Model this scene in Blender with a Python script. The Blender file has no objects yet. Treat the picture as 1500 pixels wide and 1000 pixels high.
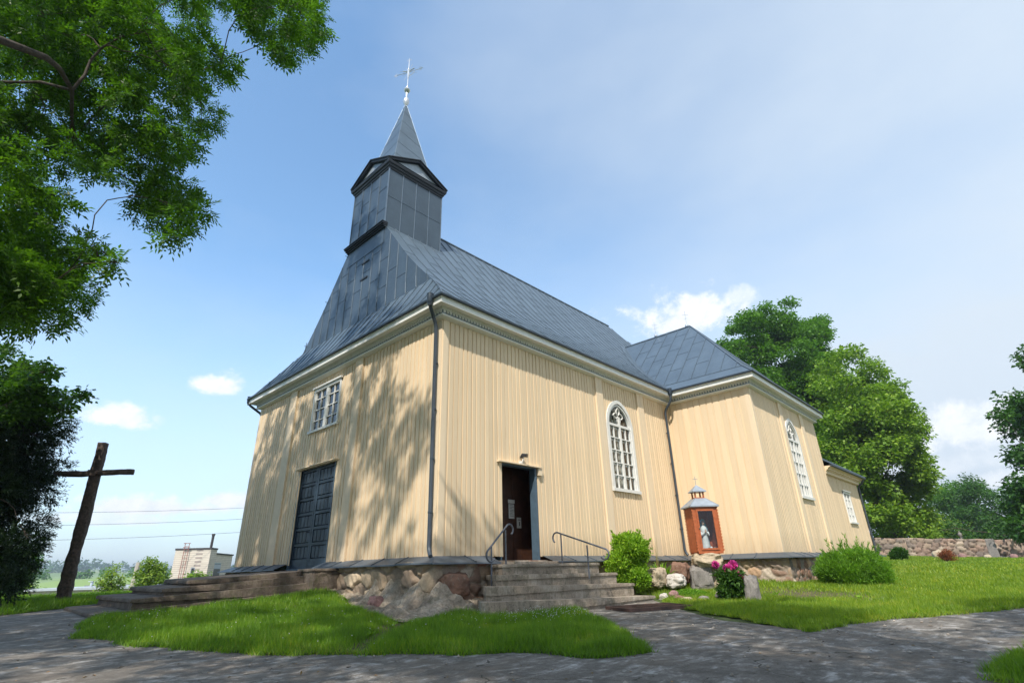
import bpy, math, random
import numpy as np
from mathutils import Vector, Matrix, noise
from mathutils.geometry import delaunay_2d_cdt
random.seed(5); rng=np.random.default_rng(11)
D2R=math.radians
scn=bpy.context.scene
# ---------------------------------------------------------------- camera
cam_d=bpy.data.cameras.new("camera"); cam=bpy.data.objects.new("camera",cam_d); scn.collection.objects.link(cam)
scn.camera=cam
CAMP=np.array([-7.743,-9.691,-0.299]); YAW,PITCH,ROLL=.7520,.4117,-.02644
_f=Vector((math.cos(PITCH)*math.cos(YAW),math.cos(PITCH)*math.sin(YAW),math.sin(PITCH)))
_r=Vector((math.sin(YAW),-math.cos(YAW),0)); _u=_r.cross(_f)
_r2=_r*math.cos(ROLL)+_u*math.sin(ROLL); _u2=-_r*math.sin(ROLL)+_u*math.cos(ROLL)
M=Matrix.Identity(4)
for i in range(3):
    M[i][0]=_r2[i];M[i][1]=_u2[i];M[i][2]=-_f[i];M[i][3]=CAMP[i]
cam.matrix_world=M
cam_d.sensor_width=36; cam_d.lens=18.312; cam_d.clip_end=9000; cam_d.clip_start=.05
scn.render.resolution_x=1024; scn.render.resolution_y=682
# ---------------------------------------------------------------- sun, sky, exposure
SEL=D2R(50); SAZ=math.atan2(-.5,-.866)            # direction towards the sun
SV=Vector((math.cos(SEL)*math.cos(SAZ),math.cos(SEL)*math.sin(SAZ),math.sin(SEL)))
sd=bpy.data.lights.new("sun","SUN"); sd.energy=5.0; sd.angle=D2R(.53); sd.color=(1,.94,.84)
so=bpy.data.objects.new("sun",sd); scn.collection.objects.link(so); so.rotation_euler=SV.to_track_quat('Z','Y').to_euler()
scn.view_settings.view_transform='Standard'; scn.view_settings.look='None'; scn.view_settings.exposure=0.12; scn.view_settings.gamma=1
W=bpy.data.worlds.new("World"); scn.world=W; W.use_nodes=True
nt=W.node_tree; nt.nodes.clear()
class NB:
    def __init__(s,nt): s.nt=nt
    def n(s,t,**k):
        x=s.nt.nodes.new(t)
        for a,b in k.items(): setattr(x,a,b)
        return x
    def l(s,a,b): s.nt.links.new(a,b)
    def val(s,inp,v):
        if isinstance(v,bpy.types.NodeSocket): s.l(v,inp)
        elif v is not None: inp.default_value=v
    def math(s,op,a,b=None,c=None,clamp=False):
        x=s.n('ShaderNodeMath',operation=op); x.use_clamp=clamp
        for i,v in enumerate((a,b,c)): s.val(x.inputs[i],v)
        return x.outputs[0]
    def ramp(s,v,pts):
        x=s.n('ShaderNodeValToRGB'); s.l(v,x.inputs[0]); e=x.color_ramp.elements
        while len(e)<len(pts): e.new(.5)
        for i,(p,col) in enumerate(pts):
            e[i].position=p; e[i].color=(*col,1) if len(col)==3 else col
        return x.outputs[0]
    def mix(s,f,a,b,mode='MIX'):
        x=s.n('ShaderNodeMix',data_type='RGBA',blend_type=mode); s.val(x.inputs[0],f)
        for i,v in ((6,a),(7,b)):
            if isinstance(v,(tuple,list)): v=(*v,1) if len(v)==3 else v
            s.val(x.inputs[i],v)
        return x.outputs[2]
    def noise(s,vec,scale,detail=4,rough=.55,dist=0,out=0):
        x=s.n('ShaderNodeTexNoise'); x.inputs['Scale'].default_value=scale; x.inputs['Detail'].default_value=detail
        x.inputs['Roughness'].default_value=rough; x.inputs['Distortion'].default_value=dist
        if vec is not None: s.l(vec,x.inputs['Vector'])
        return x.outputs[out]
    def mapping(s,vec,scale=(1,1,1),rot=(0,0,0)):
        x=s.n('ShaderNodeMapping'); s.l(vec,x.inputs[0]); x.inputs['Scale'].default_value=scale; x.inputs['Rotation'].default_value=rot
        return x.outputs[0]
B=NB(nt)
sky=B.n('ShaderNodeTexSky',sky_type='NISHITA'); sky.sun_disc=False; sky.sun_elevation=SEL; sky.sun_rotation=math.pi/2-SAZ
sky.altitude=100; sky.air_density=1.0; sky.dust_density=.6; sky.ozone_density=1.2
geo=B.n('ShaderNodeTexCoord'); gv=geo.outputs['Generated']
sep=B.n('ShaderNodeSeparateXYZ'); B.l(gv,sep.inputs[0])
az=B.math('ARCTAN2',sep.outputs[1],sep.outputs[0]); el=B.math('ARCSINE',sep.outputs[2])
#SKYTUNE
skc=B.mix(1.0,sky.outputs[0],(1.90,2.22,2.20),'MULTIPLY')
# thin high haze, thicker to the east and towards the horizon
n1=B.noise(B.mapping(gv,(1.2,1.2,2.6)),1.6,5,.55)
hz=B.math('MULTIPLY_ADD',az,-.72,.80,clamp=True)
hz=B.math('ADD',hz,B.math('MULTIPLY',B.math('SUBTRACT',n1,.5),.9))
hzl=B.math('MULTIPLY_ADD',el,-1.9,1.0,clamp=True)
hzz=B.math('MULTIPLY',B.math('MAXIMUM',B.math('ADD',hz,hzl),0.0),.85,clamp=True)
skc=B.mix(hzz,skc,(5.35,6.15,7.0))
# a few fair weather clouds, by azimuth and elevation
cn=B.noise(B.mapping(gv,(1,1,1.5)),13,7,.62,.3)
cn2=B.noise(gv,38,5,.6)
#CLOUDS: az, el, half width, half height, density
CL=[(1.412,.225,.060,.027,1.0),(1.285,.291,.058,.028,1.0),(.405,.418,.150,.068,1.0),(.30,.44,.05,.03,.6),(.03,.165,.15,.060,1.0),(.02,.095,.06,.02,.7),
    (1.33,.099,.13,.026,1.0),(1.23,.113,.10,.028,1.0),(1.40,.080,.12,.016,.7),(1.17,.128,.06,.024,.9),(.12,.12,.18,.03,.4)]
tot=None
for (a0,e0,wa,we,dn) in CL:
    u=B.math('DIVIDE',B.math('SUBTRACT',az,a0),wa)
    v=B.math('DIVIDE',B.math('SUBTRACT',el,e0),we)
    v=B.math('MAXIMUM',v,B.math('MULTIPLY',v,-1.9))
    r=B.math('SQRT',B.math('ADD',B.math('MULTIPLY',u,u),B.math('MULTIPLY',v,v)))
    m=B.math('ADD',B.math('SUBTRACT',1.0,r),B.math('MULTIPLY',B.math('SUBTRACT',cn,.5),2.6))
    m=B.math('ADD',m,B.math('MULTIPLY',B.math('SUBTRACT',cn2,.5),.7))
    x=B.n('ShaderNodeMapRange',interpolation_type='SMOOTHSTEP'); B.l(m,x.inputs[0]); x.inputs[1].default_value=.05; x.inputs[2].default_value=.75
    m=B.math('MULTIPLY',x.outputs[0],dn)
    tot=m if tot is None else B.math('MAXIMUM',tot,m)
shade=B.mix(B.math('MULTIPLY_ADD',cn2,1.5,-.3,clamp=True),(6.5,7.05,7.7),(8.7,8.8,8.9))
skc=B.mix(tot,skc,shade)
bg=B.n('ShaderNodeBackground'); B.l(skc,bg.inputs[0]); bg.inputs[1].default_value=.13
ow=B.n('ShaderNodeOutputWorld'); B.l(bg.outputs[0],ow.inputs[0])
# ---------------------------------------------------------------- helpers
col=scn.collection
def tag(o,label=None,cat=None,group=None,kind=None):
    if label: o['label']=label
    if cat: o['category']=cat
    if group: o['group']=group
    if kind: o['kind']=kind
    return o
def empty(name,loc,label,cat,group=None,rz=0):
    o=bpy.data.objects.new(name,None); col.objects.link(o); o.location=loc; o.rotation_euler=(0,0,rz); o.empty_display_size=.2
    return tag(o,label,cat,group)
def link(name,me,parent=None,local=False):
    o=bpy.data.objects.new(name,me); col.objects.link(o)
    if parent:
        o.parent=parent
        if not local:
            p=parent
            loc=Vector((0,0,0))
            while p: loc+=p.location; p=p.parent
            o.location=-loc          # geometry is given in world coordinates (roots carry no rotation then)
    return o
def mk(name,V,F,mat,parent=None,smooth=False,colr=None,local=False):
    me=bpy.data.meshes.new(name); me.from_pydata([tuple(map(float,v)) for v in V],[],F); me.materials.append(mat)
    if smooth: me.polygons.foreach_set('use_smooth',[True]*len(me.polygons))
    if colr is not None:
        a=me.color_attributes.new('Col','FLOAT_COLOR','POINT'); cc=np.ones((len(V),4),np.float32); cc[:,:3]=colr; a.data.foreach_set('color',cc.ravel())
    me.update()
    o=link(name,me,parent,local)
    if parent and not local:
        # bake the offset into the mesh so the object sits at its parent's origin
        me.transform(Matrix.Translation(o.location)); o.location=(0,0,0)
    return o
def fast(name,V,k,mat,parent=None,smooth=False):
    """V (N*k,3): N separate k-gons"""
    V=np.asarray(V,np.float32); N=len(V)//k
    if parent:
        p=parent; off=Vector((0,0,0))
        while p: off+=p.location; p=p.parent
        V=V-np.array(off,np.float32)
    me=bpy.data.meshes.new(name); me.vertices.add(len(V)); me.vertices.foreach_set('co',V.ravel())
    me.loops.add(N*k); me.loops.foreach_set('vertex_index',np.arange(N*k,dtype=np.int32))
    me.polygons.add(N); me.polygons.foreach_set('loop_start',np.arange(0,N*k,k,dtype=np.int32)); me.polygons.foreach_set('loop_total',np.full(N,k,np.int32))
    me.materials.append(mat); me.update(calc_edges=True)
    o=bpy.data.objects.new(name,me); col.objects.link(o)
    if parent: o.parent=parent
    return o
class MB:
    def __init__(s): s.V=[];s.F=[]
    def add(s,V,F):
        b=len(s.V); s.V+= [tuple(v) for v in V]; s.F+=[tuple(b+i for i in f) for f in F]
    def hexa(s,P):  # 8 points: bottom 4 ccw, top 4
        s.add(P,[(3,2,1,0),(4,5,6,7),(0,1,5,4),(1,2,6,5),(2,3,7,6),(3,0,4,7)])
    def box(s,a,b):
        (x0,y0,z0),(x1,y1,z1)=a,b
        if x0>x1:x0,x1=x1,x0
        if y0>y1:y0,y1=y1,y0
        if z0>z1:z0,z1=z1,z0
        s.hexa([(x0,y0,z0),(x1,y0,z0),(x1,y1,z0),(x0,y1,z0),(x0,y0,z1),(x1,y0,z1),(x1,y1,z1),(x0,y1,z1)])
    def obox(s,O,U,N,u0,u1,d0,d1,z0,z1):
        """box in a wall frame: origin O, along U, outward N"""
        O=Vector(O);U=Vector(U);N=Vector(N)
        def p(u,d,z):
            q=O+U*u+N*d; return (q.x,q.y,q.z+z)
        s.hexa([p(u0,d0,z0),p(u1,d0,z0),p(u1,d1,z0),p(u0,d1,z0),p(u0,d0,z1),p(u1,d0,z1),p(u1,d1,z1),p(u0,d1,z1)])
    def beam(s,a,b,w,h,up=(0,0,1)):
        a=Vector(a);b=Vector(b);d=(b-a)
        if d.length<1e-5: return
        d.normalize(); up=Vector(up); sx=d.cross(up)
        if sx.length<1e-4: sx=d.cross(Vector((1,0,0)))
        sx.normalize(); uu=sx.cross(d)
        P=[]
        for q in (a,b):
            for (i,j) in ((-1,-1),(1,-1),(1,1),(-1,1)): P.append(q+sx*w/2*i+uu*h/2*j)
        s.add(P,[(0,1,2,3),(7,6,5,4),(0,4,5,1),(1,5,6,2),(2,6,7,3),(3,7,4,0)])
    def tube(s,pts,r,seg=8,cap=True):
        pts=[Vector(p) for p in pts]; n=len(pts); R=r if isinstance(r,(list,tuple)) else [r]*n
        t0=(pts[1]-pts[0]).normalized(); a=t0.cross(Vector((0,0,1)))
        if a.length<.1: a=t0.cross(Vector((1,0,0)))
        a.normalize(); b0=len(s.V)
        for i,p in enumerate(pts):
            t=(pts[min(i+1,n-1)]-pts[max(i-1,0)]).normalized()
            a=(a-t*a.dot(t)).normalized(); b=t.cross(a)
            for k in range(seg):
                an=2*math.pi*k/seg; q=p+(a*math.cos(an)+b*math.sin(an))*R[i]; s.V.append(tuple(q))
        for i in range(n-1):
            for k in range(seg):
                k2=(k+1)%seg; s.F.append((b0+i*seg+k,b0+i*seg+k2,b0+(i+1)*seg+k2,b0+(i+1)*seg+k))
        if cap:
            s.F.append(tuple(b0+k for k in range(seg))[::-1]); s.F.append(tuple(b0+(n-1)*seg+k for k in range(seg)))
    def lathe(s,c,prof,seg=14):
        b0=len(s.V)
        for r,z in prof:
            for k in range(seg):
                an=2*math.pi*k/seg; s.V.append((c[0]+r*math.cos(an),c[1]+r*math.sin(an),c[2]+z))
        for i in range(len(prof)-1):
            for k in range(seg):
                k2=(k+1)%seg; s.F.append((b0+i*seg+k,b0+i*seg+k2,b0+(i+1)*seg+k2,b0+(i+1)*seg+k))
        s.F.append(tuple(b0+k for k in range(seg))[::-1]); s.F.append(tuple(b0+(len(prof)-1)*seg+k for k in range(seg)))
    def prism(s,pts,vec):
        v=Vector(vec); n=len(pts); P=[Vector(p) for p in pts]+[Vector(p)+v for p in pts]
        s.add(P,[tuple(range(n))[::-1],tuple(range(n,2*n))]+[(i,(i+1)%n,n+(i+1)%n,n+i) for i in range(n)])
    def build(s,name,mat,parent=None,smooth=False): return mk(name,s.V,s.F,mat,parent,smooth)
def mkj(name,parts,parent=None):
    # one mesh object from several builders, each with its own material
    V=[];F=[];mi=[];ms=[]
    for mb,m in parts:
        if m not in ms: ms.append(m)
        b=len(V); V+=mb.V; F+=[tuple(b+i for i in f) for f in mb.F]; mi+=[ms.index(m)]*len(mb.F)
    o=mk(name,V,F,ms[0],parent)
    for m in ms[1:]: o.data.materials.append(m)
    o.data.polygons.foreach_set('material_index',mi); o.data.update(); return o
def autosmooth(o,ang=40):
    me=o.data; me.polygons.foreach_set('use_smooth',[True]*len(me.polygons)); me.set_sharp_from_angle(angle=D2R(ang)); return o
def bevel(o,w=.01,seg=2):
    m=o.modifiers.new('bevel','BEVEL'); m.width=w; m.segments=seg; m.limit_method='ANGLE'; m.angle_limit=D2R(35); return o
# ---------------------------------------------------------------- materials
def mat(name):
    m=bpy.data.materials.new(name); m.use_nodes=True; t=m.node_tree; t.nodes.clear(); b=NB(t)
    o=b.n('ShaderNodeOutputMaterial'); p=b.n('ShaderNodeBsdfPrincipled'); b.l(p.outputs[0],o.inputs[0])
    b.p=p; b.o=o; b.tc=b.n('ShaderNodeTexCoord').outputs['Object']; b.geo=b.n('ShaderNodeNewGeometry')
    b.pos=b.geo.outputs['Position']; b.isl=b.geo.outputs['Random Per Island']
    p.inputs['Roughness'].default_value=.6
    return m,b
def bump(b,h,st=.3,dist=.02):
    x=b.n('ShaderNodeBump'); x.inputs['Strength'].default_value=st; x.inputs['Distance'].default_value=dist; b.l(h,x.inputs['Height']); b.l(x.outputs[0],b.p.inputs['Normal'])
def simple(name,c,rough=.6,metal=0,var=.12,scale=6,bst=.15,bd=.004,spec=None,isl=0.0):
    m,b=mat(name)
    n=b.noise(b.pos,scale,5); n2=b.noise(b.pos,scale*7,3)
    f=b.math('ADD',b.math('MULTIPLY',n,.7),b.math('MULTIPLY',n2,.3))
    lo=tuple(x*(1-var*1.6) for x in c); hi=tuple(min(1,x*(1+var*1.4)) for x in c)
    cc=b.ramp(f,[(.3,lo),(.7,hi)])
    if isl:
        k=b.math('MULTIPLY_ADD',b.isl,isl*2,1-isl); h=b.n('ShaderNodeHueSaturation'); b.l(cc,h.inputs['Color']); b.l(k,h.inputs['Value']); cc=h.outputs[0]
    b.l(cc,b.p.inputs['Base Color']); b.p.inputs['Roughness'].default_value=rough; b.p.inputs['Metallic'].default_value=metal
    if bst: bump(b,f,bst,bd)
    return m
def boards_mat(name,c):
    m,b=mat(name)
    g=b.noise(b.mapping(b.pos,(16,16,.30)),3,5,.6,.0)      # grain running up the boards
    w=b.noise(b.mapping(b.pos,(1.3,1.3,.5)),1.2,4)
    cc=b.ramp(g,[(.25,tuple(x*.90 for x in c)),(.5,c),(.8,tuple(min(1,x*1.04) for x in c))])
    k=b.math('MULTIPLY_ADD',b.isl,.13,.93); h=b.n('ShaderNodeHueSaturation'); b.l(cc,h.inputs['Color']); b.l(k,h.inputs['Value'])
    h.inputs['Saturation'].default_value=1.0
    cc=b.mix(b.math('MULTIPLY',b.math('SUBTRACT',w,.42),.9,clamp=True),h.outputs[0],(c[0]*.84,c[1]*.80,c[2]*.74))
    # grime near the base
    z=b.n('ShaderNodeSeparateXYZ'); b.l(b.pos,z.inputs[0])
    zz=b.math('SUBTRACT',1.0,b.math('DIVIDE',z.outputs[2],.7),clamp=True)
    gr=b.math('MULTIPLY',b.math('MULTIPLY',zz,b.noise(b.mapping(b.pos,(9,9,1.5)),1.5,4)),.75)
    cc=b.mix(gr,cc,(c[0]*.5,c[1]*.46,c[2]*.42))
    # streaks of rain dirt and chalky patches
    sk=b.noise(b.mapping(b.pos,(7,7,.22)),1.6,6,.7); cc=b.mix(b.math('MULTIPLY_ADD',sk,2.0,-1.16,clamp=True),cc,(c[0]*.66,c[1]*.61,c[2]*.55))
    pk=b.noise(b.mapping(b.pos,(20,20,5)),2.2,5,.75); cc=b.mix(b.math('MULTIPLY',b.math('GREATER_THAN',pk,.675),.55),cc,(.36,.31,.25))
    # knots
    v=b.n('ShaderNodeTexVoronoi'); b.l(b.mapping(b.pos,(2.2,2.2,1.1)),v.inputs[0]); v.inputs['Scale'].default_value=2.2
    kn=b.math('LESS_THAN',v.outputs['Distance'],.05)
    cc=b.mix(b.math('MULTIPLY',kn,.45),cc,(c[0]*.45,c[1]*.36,c[2]*.26))
    b.l(cc,b.p.inputs['Base Color']); b.p.inputs['Roughness'].default_value=.62
    bump(b,g,.25,.004)
    return m
def metal_roof(name,c,rough=.38):
    m,b=mat(name)
    n=b.noise(b.pos,1.1,5,.6); n2=b.noise(b.pos,18,4)
    f=b.math('ADD',b.math('MULTIPLY',n,.75),b.math('MULTIPLY',n2,.25))
    cc=b.ramp(f,[(.3,tuple(x*.80 for x in c)),(.7,tuple(x*1.18 for x in c))])
    st=b.noise(b.mapping(b.pos,(5,5,.5)),1.4,6,.7); cc=b.mix(b.math('MULTIPLY_ADD',st,2.2,-1.25,clamp=True),cc,(c[0]*1.5,c[1]*1.42,c[2]*1.35))
    k=b.math('MULTIPLY_ADD',b.isl,.20,.90); h=b.n('ShaderNodeHueSaturation'); b.l(cc,h.inputs['Color']); b.l(k,h.inputs['Value']); 
    b.l(h.outputs[0],b.p.inputs['Base Color'])
    b.l(b.math('MULTIPLY_ADD',n,.25,rough-.1),b.p.inputs['Roughness']); b.p.inputs['Metallic'].default_value=.25
    bump(b,b.noise(b.pos,3.3,4,.6),.40,.035)
    return m
CREAM=(.78,.61,.41)
M_board=boards_mat('cream_boards',CREAM)
M_trimc=boards_mat('cream_trim',(.80,.64,.45))
M_white=simple('white_paint',(.74,.73,.70),.5,var=.06,bst=.08)
M_corn=simple('cornice_paint',(.70,.70,.66),.5,var=.07)
M_cornw=simple('cornice_white',(.84,.84,.81),.5,var=.04)
M_frieze=simple('frieze_bluegrey',(.20,.25,.30),.6)
M_roof=metal_roof('blue_grey_sheet_metal',(.104,.145,.190))
M_clad=metal_roof('cladding_sheet_metal',(.072,.102,.136))
M_seam=simple('seam_metal',(.115,.155,.20),.4,.3,var=.1)
M_darkm=simple('dark_moulding',(.018,.023,.034),.55)
M_gut=simple('gutter_metal',(.045,.062,.085),.4,.2)
M_pipe=simple('downpipe_metal',(.055,.07,.09),.42,.2)
M_flash=metal_roof('base_flashing_metal',(.085,.105,.13),.45)
M_door=simple('dark_blue_door_paint',(.022,.040,.062),.5,var=.35,scale=9,isl=.12)
M_jamb=simple('blue_jamb_paint',(.075,.12,.165),.55)
M_brown=simple('brown_wood',(.060,.024,.013),.6,var=.3,scale=5)
M_paper=simple('paper',(.55,.53,.50),.8,var=.05)
M_ltgrey=simple('pale_grey_metal',(.34,.38,.43),.45,.3)
M_rail=simple('grey_rail_paint',(.13,.14,.17),.45,.3,var=.25,scale=20)
M_silver=simple('silver_metal',(.62,.64,.68),.35,.6)
M_cabinet=simple('orange_brown_wood',(.40,.105,.035),.55,var=.18,scale=12)
M_skyblue=simple('light_blue_plaster',(.25,.58,.70),.6)
M_plaster=simple('white_plaster',(.75,.76,.76),.6)
M_black=simple('black_plastic',(.02,.02,.022),.4)
M_inside=simple('dark_interior_planks',(.05,.028,.016),.8,var=.3)
M_curt=simple('curtain_cloth',(.55,.52,.46),.9,var=.2)
M_oldwood=simple('weathered_dark_wood',(.085,.062,.052),.85,var=.5,scale=14,bst=.7,bd=.02)
M_bark=simple('bark',(.075,.058,.045),.9,var=.4,scale=9,bst=.8,bd=.04)
M_ironbrown=simple('rusty_iron',(.070,.040,.034),.7,var=.3,scale=20)
def glass_mat():
    m,b=mat('window_glass'); b.nt.nodes.remove(b.p)
    g=b.n('ShaderNodeBsdfGlossy'); g.inputs['Roughness'].default_value=.03; g.inputs['Color'].default_value=(.95,.97,1,1)
    t=b.n('ShaderNodeBsdfTransparent'); t.inputs[0].default_value=(.80,.85,.86,1)
    f=b.n('ShaderNodeLayerWeight'); f.inputs[0].default_value=.5
    bp=b.n('ShaderNodeBump'); bp.inputs['Strength'].default_value=.06; b.l(b.noise(b.pos,3,2),bp.inputs['Height']); b.l(bp.outputs[0],g.inputs['Normal'])
    k=b.math('MULTIPLY_ADD',b.math('POWER',f.outputs['Facing'],3.5),.8,.05,clamp=True)
    x=b.n('ShaderNodeMixShader'); b.l(k,x.inputs[0]); b.l(t.outputs[0],x.inputs[1]); b.l(g.outputs[0],x.inputs[2]); b.l(x.outputs[0],b.o.inputs[0])
    return m
M_glass=glass_mat()
def stone_mat(name,mult=1.0):
    m,b=mat(name); a=b.n('ShaderNodeVertexColor'); a.layer_name='Col'
    n=b.noise(b.pos,11,6,.65); n2=b.noise(b.pos,60,3,.6)
    f=b.math('ADD',b.math('MULTIPLY',n,.6),b.math('MULTIPLY',n2,.4))
    k=b.ramp(f,[(.3,(.62*mult,.60*mult,.57*mult)),(.72,(1.22*mult,1.2*mult,1.18*mult))])
    cc=b.mix(1.0,a.outputs[0],k,'MULTIPLY'); b.l(cc,b.p.inputs['Base Color']); b.p.inputs['Roughness'].default_value=.9
    bump(b,f,.8,.02); return m
M_stone=stone_mat('rubble_stone')
def concrete_mat(name,c1,c2,c3):
    m,b=mat(name)
    n=b.noise(b.pos,2.2,6,.6); n2=b.noise(b.pos,26,6,.7); n3=b.noise(b.mapping(b.pos,(9,9,1.2)),2,5,.6)
    f=b.math('ADD',b.math('MULTIPLY',n,.5),b.math('ADD',b.math('MULTIPLY',n2,.28),b.math('MULTIPLY',n3,.22)))
    cc=b.ramp(f,[(.32,c1),(.5,c2),(.68,c3)])
    # pits
    v=b.noise(b.pos,48,3,.7); pit=b.math('LESS_THAN',v,.37)
    cc=b.mix(b.math('MULTIPLY',pit,.6),cc,tuple(x*.35 for x in c1))
    sn=b.n('ShaderNodeSeparateXYZ'); b.l(b.geo.outputs['Normal'],sn.inputs[0])
    # moss on the upright faces
    ms=b.math('MULTIPLY',b.math('GREATER_THAN',b.noise(b.pos,5,5,.7),.56),.35)
    cc=b.mix(ms,cc,(.075,.075,.035))
    b.l(cc,b.p.inputs['Base Color']); b.p.inputs['Roughness'].default_value=.92
    bump(b,b.math('ADD',f,b.math('MULTIPLY',pit,-.3)),.9,.03); return m
M_conc=concrete_mat('old_concrete',(.13,.10,.075),(.31,.255,.20),(.50,.44,.37))
M_conc2=concrete_mat('mossy_stone_steps',(.040,.030,.024),(.13,.10,.078),(.25,.205,.165))
def leaf_mat(name,c,v=.35,tr=.45,tc=None,rough=.45):
    m,b=mat(name)
    hi=tuple(min(1,x*(1+v*1.5)) for x in c); lo=tuple(x*(1-v) for x in c)
    big=b.noise(b.pos,.55,2); f=b.math('ADD',b.math('MULTIPLY',b.isl,.6),b.math('MULTIPLY',big,.4))
    cc=b.ramp(f,[(.15,lo),(.5,c),(.85,(hi[0]*1.25,hi[1],hi[2]*.9))])
    b.l(cc,b.p.inputs['Base Color']); b.p.inputs['Roughness'].default_value=rough
    b.p.inputs['Specular IOR Level'].default_value=.22
    t=b.n('ShaderNodeBsdfTranslucent'); tcol=b.mix(1.0,cc,tc or (1.5,1.7,.55),'MULTIPLY'); b.l(tcol,t.inputs[0])
    x=b.n('ShaderNodeMixShader'); x.inputs[0].default_value=tr; b.l(b.p.outputs[0],x.inputs[1]); b.l(t.outputs[0],x.inputs[2]); b.l(x.outputs[0],b.o.inputs[0])
    return m
# ---------------------------------------------------------------- terrain
CP=np.array([(-8,-10,-1.38),(-3,-5,-1.22),(3,-2.2,-1.19),(6.5,-2.2,-1.17),(9,-2.2,-1.0),(8.5,-.9,-.78),(0,-.6,-1.06),(1.2,-.6,-1.02),(-.6,0,-1.05),(-.5,1.8,-.97),(-.5,3.4,-.70),(-5.2,3.8,-1.0),(-5.2,8,-.98),(-1.6,-1.1,-1.16),(-5.7,2,-1.12),(11.4,-3,-.93),(11.3,-1.0,-.78),(14,-3.9,-.98),(20,-4,-.85),(26,-4,-.7),(34,-4,-.4),(50,-7.8,-.6),(47,0,-.1),(52,12,.2),(-4.4,12,-.9),(-6,14,-1.0),(-4,22,-1.0),(3,-9,-1.2),(6,-9,-1.15),(15,-12,-1.1),(30,-20,-1.0),(-15,-5,-1.3),(-15,10,-1.1),(-2,-15,-1.4),(0,12,-.9),(-2,18,-1.0),(8,16,-1.0),(30,20,-.3),(26,8,-.6),(12,20,-1.0),(60,-30,-1),(-20,-25,-1.5)],float)
def _k(r): return r
def _fit():
    n=len(CP); r=np.hypot(CP[:,None,0]-CP[None,:,0],CP[:,None,1]-CP[None,:,1])
    A=np.zeros((n+3,n+3)); A[:n,:n]=_k(r)-np.eye(n)*.3; A[:n,n]=1; A[:n,n+1]=CP[:,0]; A[:n,n+2]=CP[:,1]; A[n:,:n]=A[:n,n:].T
    return np.linalg.solve(A,np.concatenate([CP[:,2],[0,0,0]]))
CW=_fit()
def near(x,y):
    r=np.hypot(x[...,None]-CP[:,0],y[...,None]-CP[:,1])
    return _k(r)@CW[:-3]+CW[-3]+CW[-2]*x+CW[-1]*y
def H(x,y):
    x=np.asarray(x,float);y=np.asarray(y,float)
    xc=np.clip(x,-30,62);yc=np.clip(y,-30,27)
    z=near(xc,yc)
    d=np.hypot(x-10,y-0)
    out=np.maximum(0,y-26+np.maximum(0,-x-10)*0.0)   # hill drops beyond the north-west wall
    s=np.clip(out/30,0,1)*np.clip((40-x)/30,0,1); s=s*s*(3-2*s)
    z=z-s*4.5
    # far field rolling hills
    f=np.clip((d-300)/2200,0,1); f=f*f*(3-2*f)
    ang=np.arctan2(y,x)
    z=z+f*(22+9*np.sin(ang*9+1)+5*np.sin(ang*23))
    return z

gax=np.concatenate([-np.geomspace(4200,36,34),np.arange(-35,65.01,.4),np.geomspace(66,4200,34)])
gay=np.concatenate([-np.geomspace(4200,36,34),np.arange(-35,40.01,.4),np.geomspace(41,4200,36)])
GX,GY=np.meshgrid(gax,gay,indexing='ij'); GZ=H(GX,GY)
nx,ny=GX.shape
V=np.stack([GX.ravel(),GY.ravel(),GZ.ravel()],1)
I=np.arange(nx*ny).reshape(nx,ny)
F=np.stack([I[:-1,:-1],I[1:,:-1],I[1:,1:],I[:-1,1:]],-1).reshape(-1,4)
me=bpy.data.meshes.new('ground'); me.from_pydata(V.tolist(),[],F.tolist()); me.polygons.foreach_set('use_smooth',[True]*len(F))
def ground_mat():
    m,b=mat('meadow_ground')
    n=b.noise(b.pos,.9,6,.6); n2=b.noise(b.pos,17,5,.65); f=b.math('ADD',b.math('MULTIPLY',n,.5),b.math('MULTIPLY',n2,.5))
    near_=b.ramp(f,[(.3,(.035,.05,.012)),(.5,(.055,.085,.018)),(.7,(.10,.11,.035))])
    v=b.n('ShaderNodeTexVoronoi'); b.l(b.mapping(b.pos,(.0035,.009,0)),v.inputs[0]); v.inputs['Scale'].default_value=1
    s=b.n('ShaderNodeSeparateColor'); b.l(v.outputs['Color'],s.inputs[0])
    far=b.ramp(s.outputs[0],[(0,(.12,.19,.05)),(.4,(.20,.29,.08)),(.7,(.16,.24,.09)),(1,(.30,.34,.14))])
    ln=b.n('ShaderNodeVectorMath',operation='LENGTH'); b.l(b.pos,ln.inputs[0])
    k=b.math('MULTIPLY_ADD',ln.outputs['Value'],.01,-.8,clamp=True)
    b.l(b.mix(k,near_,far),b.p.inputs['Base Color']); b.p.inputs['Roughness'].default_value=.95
    bump(b,f,.6,.03); return m
me.materials.append(ground_mat()); tag(link('ground',me),kind='structure')
def jag(poly,step=.25,amp=.07):
    out=[]
    for i in range(len(poly)):
        a=np.array(poly[i]);b=np.array(poly[(i+1)%len(poly)]); L=np.linalg.norm(b-a)
        st=step if L<14 else 1.5
        n=max(1,int(L/st)); nrm=np.array([-(b-a)[1],(b-a)[0]])/max(L,1e-6)
        for k in range(n):
            p=a+(b-a)*k/n
            d=amp*2*(noise.noise(Vector((p[0]*1.7,p[1]*1.7,3)))+.5*noise.noise(Vector((p[0]*5,p[1]*5,8))))
            out.append(tuple(p+nrm*d))
    return out
def inp(X,Y,poly):
    r=np.zeros(X.shape,bool); n=len(poly); j=n-1
    for i in range(n):
        xi,yi=poly[i]; xj,yj=poly[j]
        if yi!=yj: r^=((yi>Y)!=(yj>Y))&(X<(xj-xi)*(Y-yi)/(yj-yi)+xi)
        j=i
    return r
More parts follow.
